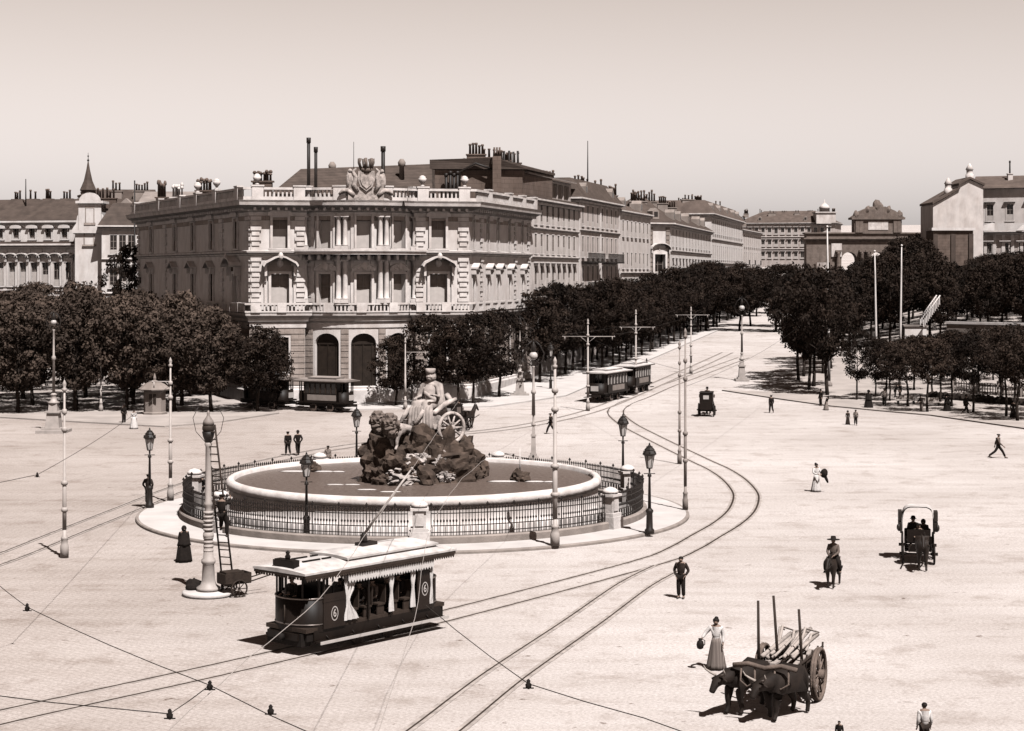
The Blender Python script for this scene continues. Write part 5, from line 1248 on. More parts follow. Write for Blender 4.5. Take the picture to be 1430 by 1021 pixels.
    m.build('robe', ['stone_statue'], g)
    m = MB(); h = J['hd']; m.blob(h + V(0, .03, .03), (.13, .14, .12), .15, 2, 4); m.lathe([(.10, .08), (.13, .22), (.11, .23), (.02, .2)], 10, h); m.build('crown', ['stone_statue'], g)
    # lions
    me, T = quadruped('lion', walk=.5)
    mn = MB()
    for i, (p, r) in enumerate([(T[4][0], .42), (T[5][0], .44), (T[6][0] + V(0, .06, .03), .40), (T[5][0] + V(0, .02, -.28), .36), (T[4][0] + V(0, -.05, -.25), .34)]): mn.blob(p, r * .86, .4, 3, i + 2, 3.0)
    for i in range(14): a = i * .9; mn.blob(T[5][0] + V(.33 * math.cos(a), .05 * math.sin(3 * a), .33 * math.sin(a)), .12, .5, 2, i, 3)
    mm = mn.mesh('mane'); first = True
    for x, y, rz in ((-1.75, -.72, R(-62)), (-1.35, .75, R(-75))):
        l = link_mesh('lion', me if first else me, t, ['stone_statue'] if first else None); l.location = (x, y, 1.75); l.rotation_euler = (0, 0, rz); l.scale = (1.22,) * 3
        mo = link_mesh('mane', mm, l, ['stone_grey'] if first else None); first = False
    # cherubs and spouting mask at the back and front
    m = MB(); m.blob((.25, -1.45, 1.35), (.5, .35, .45), .5, 3, 33, 2); m.blob((-.3, -1.3, 1.75), (.3, .25, .35), .5, 2, 34, 2); m.build('mask', ['stone_statue'], t)
statue()
def jets():
    for (u, v, lab, hh) in ((726, 666, 'small rock spout with a thin water jet in the basin near the tall pale pole', 1.3), (434, 652, 'low rock spout on the basin water beside the dark lantern', .25)):
        p = G(u, v); y = F * (HC - WZ) / (v + 6 - VH); p = V((u - UC) * y / F, y, WZ); t = empty('water_spout', lab, 'spout', p)
        m = MB(); m.blob((0, 0, .15), (.48, .42, .42), .5, 3, u, 2); m.blob((.2, -.1, .1), (.35, .3, .3), .5, 2, u + 1, 2); m.build('rock', ['rock_dark'], t)
        m = MB(); m.tube([(0, 0, .45), (0, 0, .45 + hh)], [.05, .02], 6); m.build('jet', ['cloth_white'], t)
        m = MB()
        for i, (x, w) in enumerate(((-.9, .9), (.8, .6), (1.6, .4))): m.lathe([(w, .012), (w * .6, .05), (.02, .06)], 14, (x, -.25 - .1 * i, 0), squash=(1, .28))
        m.build('foam', ['cloth_white'], t)
    rnd = random.Random(2); 
    for i, (u, v, w) in enumerate(((512, 684, .55), (545, 687, .6), (468, 677, .5), (492, 677, .45))):
        y = F * (HC - WZ) / (v - VH); m = MB(); m.lathe([(w, .006), (w * .7, .03), (.02, .04)], 16, (0, 0, 0), squash=(1, .22)); o = m.build('foam_patch', ['cloth_white']); o.location = ((u - UC) * y / F, y, WZ)
        tag(o, ('long white foam patch in front of the lit rock ledge', 'white foam patch under the dark end of the rock ledge', 'small foam patch farthest out on the water from the rocks', 'small foam patch halfway between the rocks and the low spout')[i], 'foam')
jets()

# ------------------------------------------------------------------ poles, lanterns, arc lamps
def pole(u, v, vt, label, arm=None, arm_v=None, base=1.0, m_='pole_paint', collars=True, rad=1.0, z0=0, extra=None):
    p = G(u, v) if not z0 else None
    if z0: y = F * (HC - z0) / (v - VH); p = V((u - UC) * y / F, y, z0)
    H = (HC - (vt - VH) * p.y / F) - p.z
    t = empty('tram_pole', label, 'pole', p, 0, 'poles carrying the tram wires')
    m = MB(); b = base * .74; m.lathe([(.26 * b, 0), (.26 * b, .55), (.21 * b, .62), (.19 * b, .82), (.22 * b, .86), (.22 * b, .94), (.13 * b, 1.0), (.12 * b, 1.3)], 14); m.build('base', [m_], t)
    m = MB(); r = rad * .088; m.lathe([(r * 1.15, 1.28), (r * 1.08, H * .42), (r * .86, H * .422), (r * .80, H * .72), (r * .62, H * .722), (r * .55, H - .55)], 12)
    if collars:
        for q, k in ((.27, 1.75), (.42, 1.75), (.72, 1.5), (.82, 1.35)): m.lathe([(r, H * q - .12), (r * k, H * q - .07), (r * k * 1.1, H * q), (r * k, H * q + .07), (r, H * q + .12)], 12)
    m.build('shaft', [m_], t)
    m = MB(); m.lathe([(.06, H - .56), (.115, H - .5), (.115, H - .42), (.055, H - .36), (.095, H - .24), (.085, H - .16), (.03, H - .05), (.006, H)], 10); m.build('finial', [m_], t)
    if arm:
        z = (HC - (arm_v - VH) * p.y / F) - p.z; x0 = (arm[0] - u) * p.y / F; x1 = (arm[1] - u) * p.y / F; m = MB()
        m.tube([(x0, 0, z), (x1, 0, z)], .032, 8)
        for x in (x0, x1):
            if abs(x) > .6: m.tube([(0, 0, z - min(.6, abs(x) * .3)), (x * .3, 0, z)], .02, 6); m.blob((x, 0, z), .07, 0, 1, smooth=True); m.tube([(x * .92, 0, z), (x * .92, 0, z - .35)], .04, 6)
        m.build('crossarm', [m_], t)
    if extra: extra(t, p, H)
    return t
pole(90, 779, 530, 'pale tram pole beside the rails on the open paving, clear of the fountain', rad=.95)
pole(238, 699, 499, 'pale tram pole with a short arm by the standing man with the lantern', arm=(213, 240), arm_v=533, z0=.15)
pole(775, 762, 498, 'tall pale tram pole on the island kerb close in front of the fountain railing', rad=1.25, z0=.15, base=1.15)
pole(957, 712, 458, 'dull slender tram pole at the tip of the island beside the tram curve', m_='pole_dull', rad=.85, z0=.15, base=.8)
pole(949, 648, 476, 'dull slender tram pole behind the island tip, inside the tram curve', m_='pole_dull', rad=.8, base=.8)
pole(821, 574, 445, 'pale tram pole with a long crossarm in front of the coupled trams', arm=(786, 858), arm_v=470, rad=1.15)
pole(888, 551, 432, 'pale tram pole with crossarm behind the coupled trams', arm=(866, 914), arm_v=457, rad=1.15)
pole(965, 522, 428, 'pale tram pole with crossarm farthest up the street', arm=(944, 990), arm_v=440, rad=1.1)
pole(566, 572, 471, 'plain pale tram pole with a bracket arm standing before the palace doors', arm=(565, 597), arm_v=492, rad=1.0, collars=False)
pole(141, 576, 502, 'pale tram pole under the dense trees of the shaded promenade', rad=.9, collars=False)
pole(903, 546, 500, 'short dark pole on the street edge behind the trams', m_='iron', rad=.9, collars=False)
def flagpole(u, v, vt, label, lean=0):
    p = G(u, v); H = HC - (vt - VH) * p.y / F - p.z; t = empty('flagpole', label, 'flagpole', p, 0, 'tall white poles above the park trees'); t.rotation_euler = (0, lean, 0)
    m = MB(); m.lathe([(.16, 0), (.14, H * .3), (.10, H * .8), (.05, H)], 10); m.build('mast', ['plaster_white'], t)
    m = MB(); m.lathe([(.02, H - .02), (.13, H + .04), (.13, H + .16), (.02, H + .24)], 8); m.build('ball', ['plaster_white'], t)
    m = MB(); m.lathe([(.34, 0), (.34, .4), (.22, .55), (.17, .7)], 12); m.build('base', ['pole_dull'], t)
flagpole(1158, 541, 318, 'tallest white flagpole, standing clear above the dark park trees', R(-.7))
flagpole(1224, 505, 352, 'white flagpole in front of the triumphal gate', R(-.9))
flagpole(1257, 500, 344, 'white flagpole between the gate and the dark annexe', R(.8))

LANT = []
def lantern(u, v, vt, label, z0=.15):
    y = F * (HC - z0) / (v - VH); p = V((u - UC) * y / F, y, z0); H = (HC - (vt - VH) * y / F) - z0
    if LANT: q = dup(LANT[0], p, 0, label); q.scale = (1, 1, H / LANT[1]); return
    t = empty('street_lantern', label, 'lantern', p, 0, 'dark gas lanterns around the plaza'); LANT.extend([t, H])
    m = MB(); m.lathe([(.24, 0), (.24, .18), (.17, .26), (.15, 1.0), (.19, 1.06), (.19, 1.14), (.09, 1.25)], 12); m.build('base', ['iron'], t)
    m = MB(); z = H - 1.25; m.lathe([(.085, 1.2), (.055, z - .45), (.10, z - .42), (.10, z - .34), (.045, z - .28), (.05, z)], 10); m.tube([(-.28, 0, z - .28), (.28, 0, z - .28)], .022, 6); m.build('post', ['iron'], t)
    m = MB(); m.lathe([(.13, z + .02), (.235, z + .62)], 6, smooth=False); m.build('lantern_glass', ['lamp_glass'], t)
    m = MB(); m.lathe([(.15, z - .03), (.15, z + .02), (.05, z + .02)], 6, smooth=False)
    for k in range(6): a = 2 * math.pi * k / 6; m.tube([(.135 * math.cos(a), .135 * math.sin(a), z), (.243 * math.cos(a), .243 * math.sin(a), z + .63)], .016, 5)
    m.lathe([(.27, z + .61), (.34, z + .66), (.34, z + .72), (.24, z + .86), (.26, z + .9), (.15, z + 1.02), (.16, z + 1.06), (.09, z + 1.08), (.04, z + 1.14), (.05, z + 1.18), (.005, H)], 8, smooth=False)
    for k in range(6): a = 2 * math.pi * (k + .5) / 6; m.lathe([(.03, 0), (.035, .07), (.005, .14)], 5, (.31 * math.cos(a), .31 * math.sin(a), z + .72))
    m.build('lantern_roof', ['iron'], t)
lantern(907, 745, 618, 'dark street lantern on the island tip in front of the slender pole')
lantern(870, 690, 577, 'dark street lantern behind the curved end of the fountain railing')
lantern(428, 754, 631, 'dark street lantern in front of the basin, seen against the water')
lantern(209, 709, 597, 'dark street lantern beside the standing man')
lantern(498, 668, 568, 'dark street lantern across the basin beside the stone lion')
lantern(530, 561, 494, 'dark street lantern before the palace doors', .13)
lantern(769, 549, 478, 'dark street lantern under the street trees by the palace', .2)

def arc_lamp(u, v, vt, label, base_w=1.0, hoop=1.0, z0=0):
    p = G(u, v); H = HC - (vt - VH) * p.y / F - p.z; t = empty('arc_lamp', label, 'street lamp', p, 0, 'ornate pale arc lamps')
    m = MB(); b = base_w; m.box((0, 0, .12), (1.9 * b, 1.9 * b, .24)); m.box((0, 0, .33), (1.3 * b, 1.3 * b, .18)); m.box((0, 0, 1.02), (.92 * b, .92 * b, 1.2), taper=.8); m.box((0, 0, 1.68), (1.0 * b, 1.0 * b, .14)); m.box((0, 0, 2.05), (.6 * b, .6 * b, .6), taper=.85)
    m.lathe([(.36 * b, 2.35), (.40 * b, 2.45), (.20 * b, 2.6), (.17 * b, 3.0), (.24 * b, 3.08), (.12, 3.2)], 12); m.build('pedestal', ['pole_paint'], t)
    m = MB(); zt = H - 1.9 * hoop; m.lathe([(.13, 3.1), (.10, zt * .7), (.17, zt * .71), (.17, zt * .735), (.085, zt * .75), (.07, zt - .1), (.12, zt)], 10); m.build('shaft', ['pole_paint'], t)
    m = MB()
    for s in (-1, 1): m.tube([(s * .08, 0, zt), (s * .62 * hoop, 0, zt + .35 * hoop), (s * .74 * hoop, 0, zt + .9 * hoop), (s * .45 * hoop, 0, zt + 1.45 * hoop), (s * .1, 0, zt + 1.75 * hoop)], .05, 7); m.tube([(s * .3, 0, zt), (s * .2, 0, zt + .3), (s * .4, 0, zt + .5)], .03, 6)
    m.tube([(0, 0, zt + 1.7 * hoop), (0, 0, H)], [.07, .02], 6); m.build('hoop', ['iron'], t)
    m = MB(); m.lathe([(.06, zt + .95 * hoop), (.17, zt + 1.0 * hoop), (.17, zt + 1.4 * hoop), (.08, zt + 1.6 * hoop), (.04, zt + 1.75 * hoop)], 10); m.build('lamp_housing', ['iron'], t)
    m = MB(); m.blob((0, 0, zt + .72 * hoop), .29 * hoop, 0, 3, smooth=True); m.build('globe', ['lamp_glass'], t)
arc_lamp(745, 642, 473, 'slender arc lamp with a lyre shaped hoop behind the fountain', .38)
arc_lamp(726, 553, 441, 'arc lamp with pale pedestal beside the dark street trees of the palace', 1.0, .8)
arc_lamp(75, 604, 434, 'arc lamp on a broad stone pedestal at the edge of the shaded promenade', 1.25, .8)
arc_lamp(1036, 532, 414, 'arc lamp rising through the trees where the street narrows', .8, 1.1)

def ladder_lamp():
    p = G(291, 831); H = HC - (575 - VH) * p.y / F - p.z
    t = empty('arc_lamp', 'tall pale lamp column with the ladder leaning on it and an unlit dark globe', 'street lamp', p, 0, 'ornate pale arc lamps')
    m = MB(); m.lathe([(1.05, 0), (1.05, .14), (1.0, .18), (.1, .18)], 32); m.build('step', ['pavement_stone'], t)
    m = MB(); m.lathe([(.48, .18), (.48, .32), (.32, .42), (.27, .6), (.235, 1.25), (.29, 1.32), (.29, 1.42), (.21, 1.5), (.18, 2.3), (.22, 2.36), (.22, 2.46), (.165, 2.52)], 18); m.build('pedestal', ['pole_paint'], t)
    m = MB(); m.lathe([(.16, 2.5), (.15, 3.0), (.18, 3.06), (.18, 3.15), (.145, 3.2), (.135, 3.55), (.17, 3.62), (.17, 3.7), (.13, 3.78), (.115, H - 1.4), (.16, H - 1.3), (.10, H - 1.2)], 16)
    for k in range(10): z = 1.75 + .17 * k; m.lathe([(.20, z), (.21, z + .05), (.20, z + .1)], 14)
    m.build('shaft', ['pole_paint'], t)
    m = MB(); m.lathe([(.10, H - 1.3), (.22, H - 1.0), (.26, H - .8)], 12)
    for s in (-1, 1): m.tube([(s * .1, 0, H - 1.25), (s * .5, 0, H - .8), (s * .62, 0, H - .25), (s * .4, 0, H + .2)], .014, 6)
    m.build('hoop', ['iron'], t)
    m = MB(); m.blob((0, 0, H - .66), .25, 0, 3, smooth=True); m.build('globe', ['rail_groove'], t)
    m = MB(); m.lathe([(.24, H - .52), (.2, H - .36), (.1, H - .22), (.05, H - .12), (.07, H - .05), (.02, H + .05)], 12); m.build('hood', ['pole_dull'], t)
    # ladder
    a = G(320, 829); top = V(p.x + .12, p.y - .22, H - .5); d = top - a; L = d.length; side = V(.93, -.36, 0).normalized()
    lt = empty('ladder', 'long wooden ladder leaning on the tall lamp column', 'ladder', a); m = MB()
    for s in (-1, 1): m.tube([side * s * .26, d + side * s * .2], .042, 6)
    m.build('side_rail', ['wood_dark'], lt); n = int(L / .30); m = MB()
    for k in range(1, n): q = k / n; w_ = .26 - .06 * q; m.tube([d * q - side * w_, d * q + side * w_], .026, 6)
    m.build('rung', ['wood_dark'], lt)
    # handcart with tools
    c = G(327, 832); hc = empty('handcart', 'small dark two wheeled handcart parked beside the lamp column', 'handcart', c, R(35)); m = MB()
    m.box((0, 0, .55), (1.15, .75, .07)); 
    for s in (-1, 1): m.box((0, s * .37, .75), (1.15, .05, .38)); m.box((s * .56, 0, .75), (.05, .72, .38)); m.tube([(.5, s * .3, .55), (1.5, s * .28, .75)], .03, 6)
    m.box((-.1, 0, .86), (.8, .6, .3)); m.build('body', ['wood_dark'], hc)
    for s in (-1, 1):
        m = MB(); m.tube([(.0 + .34 * math.cos(a_), s * .46, .34 + .34 * math.sin(a_)) for a_ in [2 * math.pi * k / 20 for k in range(21)]], .035, 6, cap=False)
        for k in range(8): a_ = 2 * math.pi * k / 8; m.tube([(0, s * .46, .34), (.34 * math.cos(a_), s * .46, .34 + .34 * math.sin(a_))], .02, 5)
        m.build('wheel', ['wood_dark'], hc)
    b = G(271, 829); o = MB(); o.blob((0, 0, .26), (.36, .3, .32), .25, 3, 6); o.tube([(-.1, 0, .5), (0, 0, .62), (.1, 0, .5)], .04, 6); s_ = o.build('tool_sack', ['cloth_black']); s_.location = b; tag(s_, 'dark tool sack lying at the foot of the lamp column', 'sack')
    return a, d, side
LAD = ladder_lamp()

# ------------------------------------------------------------------ trams
def text_mesh(txt, size, ext=.008):
    cu = bpy.data.curves.new('t', 'FONT'); cu.body = txt; cu.size = size; cu.extrude = ext; cu.align_x = 'CENTER'; cu.align_y = 'CENTER'
    o = bpy.data.objects.new('t', cu); C.objects.link(o); me = bpy.data.meshes.new_from_object(o.evaluated_get(bpy.context.evaluated_depsgraph_get()))
    bpy.data.objects.remove(o); bpy.data.curves.remove(cu); return me
def ring_mark(mb, c, rx, rz, y, w=.035):
    n = 24; vs = []
    for k in range(n): a = 2 * math.pi * k / n; vs += [(c[0] + rx * math.cos(a), y, c[1] + rz * math.sin(a)), (c[0] + (rx - w) * math.cos(a), y, c[1] + (rz - w) * math.sin(a))]
    mb.add(vs, [(2 * k, (2 * k + 2) % (2 * n), (2 * k + 3) % (2 * n), 2 * k + 1) for k in range(n)])
def running_gear(t, xs, w=1.5):
    m = MB(); m.box((0, 0, .62), (xs[-1] * 2 + 3.2, 1.5, .26)); 
    for x in xs: m.box((x, 0, .42), (.5, 1.75, .3))
    m.build('underframe', ['rubber_black'], t)
    for x in xs:
        for s in (-1, 1):
            q = MB(); q.tube([(x, s * (w / 2 - .05), .40), (x, s * (w / 2 + .05), .40)], .40, 20); q.tube([(x, s * (w / 2 + .04), .40), (x, s * (w / 2 + .09), .40)], .12, 10); q.build('wheel', ['steel'], t)
def roof_shape(mb, x0, x1, w, z, rise, n=10, m=12, mi=0):
    vs = []; K = n
    for i in range(m + 1):
        x = x0 + (x1 - x0) * i / m; e = min(1, min(i, m - i) / 1.5 + .35)
        for k in range(K + 1): q = -1 + 2 * k / K; vs.append((x, q * w / 2, z + rise * (1 - q * q) * e))
    for i in range(m + 1):
        x = x0 + (x1 - x0) * i / m; vs.append((x, w / 2, z - .07)); vs.append((x, -w / 2, z - .07))
    fs = [(i * (K + 1) + k, (i + 1) * (K + 1) + k, (i + 1) * (K + 1) + k + 1, i * (K + 1) + k + 1) for i in range(m) for k in range(K)]
    b = (m + 1) * (K + 1)
    for i in range(m):
        fs += [(b + 2 * i, b + 2 * i + 1, b + 2 * i + 3, b + 2 * i + 2), (i * (K + 1) + K, (i + 1) * (K + 1) + K, b + 2 * i + 2, b + 2 * i), ((i + 1) * (K + 1), i * (K + 1), b + 2 * i + 1, b + 2 * i + 3)]
    fs += [tuple(range(K + 1)) + (b, b + 1), tuple(m * (K + 1) + k for k in range(K, -1, -1)) + (b + 2 * m + 1, b + 2 * m)]
    mb.add(vs, fs, mi)
def open_tram():
    # front end at x = -4.2 (towards the lower left of the photograph), the open side seen is y = -1.1
    d = V(.650, .760, 0).normalized(); rz = math.atan2(d.y, d.x)
    c = V(-5.48, 64.92, 0); t = empty('open_tram', 'open sided electric tram with white curtains and a pale roof in front of the fountain', 'tram', (c.x, c.y, .008), rz); t.scale = (.83, 1, 1)
    running_gear(t, (-.95, .95))
    m = MB(); m.box((0, 0, .84), (8.3, 2.0, .14)); m.build('floor', ['tram_wood'], t)
    for s in (-1, 1):
        m = MB(); m.box((.1, s * 1.19, .43), (7.6, .34, .06), mi=0); m.box((.1, s * 1.37, .44), (7.7, .035, .10), mi=1)
        for x in (-3, -1.5, 0, 1.5, 3): m.tube([(x, s * .8, .72), (x, s * 1.15, .45)], .03, 5)
        m.build('footboard', ['tram_dark', 'tram_pale'], t)
    for e in (-1, 1):                                   # curved end dashes
        m = MB(); pts = [V(e * (3.25 + .95 * math.sin(a)), 1.04 * math.cos(a), 0) for a in [math.pi * k / 14 for k in range(15)]]
        vs = []; 
        for p in pts: vs += [(p.x, p.y, .74), (p.x, p.y, 1.86)]
        for p in pts: q = p - V(e * .05, 0, 0); vs += [(q.x, q.y * .95, .74), (q.x, q.y * .95, 1.86)]
        n = len(pts); f = []
        for i in range(n - 1): f += [(2 * i, 2 * i + 2, 2 * i + 3, 2 * i + 1), (2 * n + 2 * i + 1, 2 * n + 2 * i + 3, 2 * n + 2 * i + 2, 2 * n + 2 * i), (2 * i + 1, 2 * i + 3, 2 * n + 2 * i + 3, 2 * n + 2 * i + 1)]
        m.add(vs, f, 0, True); m.tube([p + V(0, 0, 1.88) for p in pts], .035, 6, 1); m.tube([p + V(e * .01, 0, 1.0) for p in pts], .025, 6, 1)
        m.box((e * 4.22, 0, .62), (.26, 1.5, .22), mi=0); m.box((e * 4.42, 0, .60), (.30, .22, .18), mi=2); m.tube([(e * 4.5, -.16, .6), (e * 4.5, .16, .6)], .13, 8, 2)
        m.tube([(e * 4.22, -.0, 1.0), (e * 4.22, 0, 1.65)], .03, 6, 3); m.build('end_panel', ['tram_dark', 'steel', 'rubber_black', 'tram_wood'], t)
    for s in (-1, 1): m = MB(); m.box((.1, s * .98, .64), (7.6, .06, .34)); m.build('side_skirt', ['tram_dark'], t)
    for e in (-1, 1): m = MB(); m.box((e * 4.0, 0, .52), (.5, 1.7, .42)); m.box((e * 3.6, 0, .6), (.9, 1.9, .26)); m.build('apron', ['rubber_black'], t)
    for s in (-1, 1):                                   # waist panels beside the platforms, with the number in an oval
        for x0, x1, h in ((-3.25, -2.0, 1.42), (2.35, 3.25, 1.80)):
            m = MB(); m.box(((x0 + x1) / 2, s * 1.05, .9 + (h - .2) / 2 - .1), (x1 - x0, .06, h - .25)); m.box(((x0 + x1) / 2, s * 1.06, h + .55 - .2), (x1 - x0 + .04, .07, .08)); p = m.build('side_panel', ['tram_panel'], t)
            m = MB(); cz = 1.30 if x0 < 0 else 1.55; ring_mark(m, ((x0 + x1) / 2, cz), .20, .25, s * 1.088); r_ = m.build('number_ring', ['tram_pale'], p)
            tm = text_mesh('6', .38); tm.materials.append(MATS['tram_pale']); o = link_mesh('number', tm, p); o.location = ((x0 + x1) / 2, s * 1.089, cz); o.rotation_euler = (R(90), 0, 0 if s < 0 else R(180))
    # pillars and front windows
    for s in (-1, 1):
        for x in (-3.2, -2.0, -.62, .72, 2.05, 3.2):
            m = MB(); m.box((x, s * 1.04, 1.82), (.075, .075, 1.9)); m.build('pillar', ['tram_dark'], t)
    for k in (0, 2, 4, 6, 8):
        a = math.pi * (k + .5) / 9; m = MB(); m.box((-(3.25 + .9 * math.sin(a)), 1.0 * math.cos(a), 2.34), (.07, .07, .95), math.atan2(math.cos(a), -math.sin(a))); m.build('front_window_post', ['tram_dark'], t)
    m = MB(); m.box((3.25, 0, 1.85), (.06, 2.0, 1.8)); m.build('bulkhead', ['tram_dark'], t)
    m = MB(); m.box((-2.0, .55, 1.55), (.06, .9, 1.3)); m.box((-2.0, -.55, 1.35), (.06, .9, .9)); 
    for y in (-.9, -.45, .0, .45, .9): m.box((-2.0, y, 2.2), (.05, .05, 1.1))
    m.box((-2.0, 0, 2.72), (.06, 2.0, .12)); m.build('partition', ['tram_dark'], t)
    for i, x in enumerate((-1.35, -.55, .25, 1.05, 1.85)):
        m = MB(); m.box((x, 0, 1.28), (.44, 1.95, .06)); m.box((x + .24, 0, 1.62), (.05, 1.95, .62)); 
        for y in (-.9, .9): m.box((x, y, 1.08), (.4, .06, .36))
        m.build('bench', ['tram_wood'], t)
    # roof: lower hoods, raised middle with vents
    m = MB(); roof_shape(m, -4.55, 4.55, 2.62, 2.86, .20); m.build('roof', ['roof_canvas'], t)
    rt = m
    m = MB(); roof_shape(m, -1.75, 3.85, 1.9, 3.10, .15, 8, 10); m.box((1.05, .0, 3.05), (5.4, 1.8, .14)); m.build('raised_roof', ['roof_canvas'], t)
    m = MB()
    for s in (-1, 1): m.box((1.05, s * .905, 3.05), (5.3, .02, .045), mi=0)
    for x, w_ in ((-3.2, .7), (-2.75, .35), (-2.2, .5)): m.box((x, -.3, 3.075), (w_, .07, .05), mi=0); m.box((x + .2, .5, 3.06), (w_ * .8, .07, .05), mi=0)
    m.build('roof_vent', ['rubber_black'], t)
    m = MB(); m.box((-4.2, -.1, 3.08), (.34, .95, .26)); m.box((-4.38, -.1, 3.08), (.04, 1.05, .2)); m.lathe([(.09, 3.2), (.11, 3.3), (.06, 3.38), (.09, 3.44), (.02, 3.5)], 8, (-4.15, -.1, 0)); m.build('destination_box', ['tram_dark'], t)
    # fascia and scalloped valance
    for s in (-1, 1):
        m = MB(); m.box((0, s * 1.27, 2.77), (9.0, .06, .17)); n = 62
        for k in range(n):
            x = -4.45 + 8.9 * (k + .5) / n; m.extrude([(-.068, 0), (.068, 0), (.068, -.05), (0, -.14), (-.068, -.05)], Matrix.Translation((x, s * 1.275, 2.69)), .03)
        m.build('fascia', ['tram_wood'], t)
        m = MB(); x0, x1 = -2.0, 3.2; k = 32; pts = []
        top = [(x0, 0), (x1, 0)]; 
        for i in range(k): 
            xa = x1 - (x1 - x0) * i / k; xb = x1 - (x1 - x0) * (i + 1) / k; top += [(xa, -.30), ((xa + xb) / 2, -.40)]
        top += [(x0, -.30)]; m.extrude(top, Matrix.Translation((0, s * 1.225, 2.665)), .02); m.build('valance', ['curtain'], t)
    n = 16
    for e in (-1, 1):
        m = MB(); m.box((e * 4.5, 0, 2.78), (.06, 2.4, .15))
        for k in range(n): y = -1.12 + 2.24 * (k + .5) / n; m.box((e * 4.5, y, 2.68), (.03, .08, .10))
        m.build('end_fascia', ['tram_wood'], t)
    # curtains tied back at the pillars
    for x, w_, sl in ((-1.72, .30, .55), (.72, .17, .12), (2.05, .17, .12), (-2.0 + 5.2, .12, .08)):
        m = MB(); n = 10; vs = []; Z = [2.72, 2.4, 2.0, 1.78, 1.66, 1.5, 1.2, .98]
        W = [w_ + sl * .6, w_ + sl * .5, w_ + sl * .15, w_ * .6, w_ * .42, w_ * .7, w_ + sl * .45, w_ + sl * .7]; off = [0, 0, -.05, -.12, -.14, -.1, .0, .06] if sl > .3 else [0] * 8
        for j, z in enumerate(Z):
            for k in range(n + 1): q = k / n; vs.append((x + off[j] + (q - .5) * 2 * W[j] * .62, -1.10 + .035 * math.sin(q * 19 + j * .4), z))
        b = len(vs); vs += [(a_, y_ + .02, z_) for a_, y_, z_ in vs]
        f = [(j * (n + 1) + k, j * (n + 1) + k + 1, (j + 1) * (n + 1) + k + 1, (j + 1) * (n + 1) + k) for j in range(7) for k in range(n)]; f += [tuple(b + i for i in reversed(q)) for q in f]
        m.add(vs, f, 0, True); m.build('curtain', ['curtain'], t)
    m = MB(); 
    for x in (-1.1, -.1, .35, 1.3, 1.75): m.box((x, -1.1, 2.45), (.26, .02, .42 + .12 * math.sin(x * 7)))
    m.build('curtain', ['curtain'], t)
    m = MB(); m.tube([(-3.85, .25, .9), (-3.85, .25, 1.95)], .10, 8); m.tube([(-3.85, .25, 1.95), (-3.85, .25, 2.05)], .16, 8); m.tube([(-3.75, -.35, .9), (-3.75, -.35, 1.75)], .03, 6); m.tube([(-3.95, -.35, 1.75), (-3.5, -.35, 1.8)], .03, 6); m.build('controller', ['steel'], t)
    # trolley pole on its base
    m = MB(); m.box((.5, 0, 3.30), (.9, .4, .12)); m.lathe([(.16, 3.34), (.12, 3.62), (.05, 3.7)], 8, (.35, 0, 0)); m.build('trolley_base', ['iron'], t)
    m = MB(); w3 = V(-3.56, 64.95, 6.0); loc = Matrix.Rotation(-rz, 4, 'Z') @ (w3 - V(c.x, c.y, 0)); loc.x /= .83; m.tube([(.35, 0, 3.62), loc], [.055, .032], 8); m.blob(loc, .07, 0, 1); m.build('trolley_pole', ['pole_paint'], t)
    return t, c, rz
TRAM, TC, TRZ = open_tram()
def on_tram(x, y): q = Matrix.Rotation(TRZ, 3, 'Z') @ V(x * .83, y, 0); return (TC.x + q.x, TC.y + q.y)

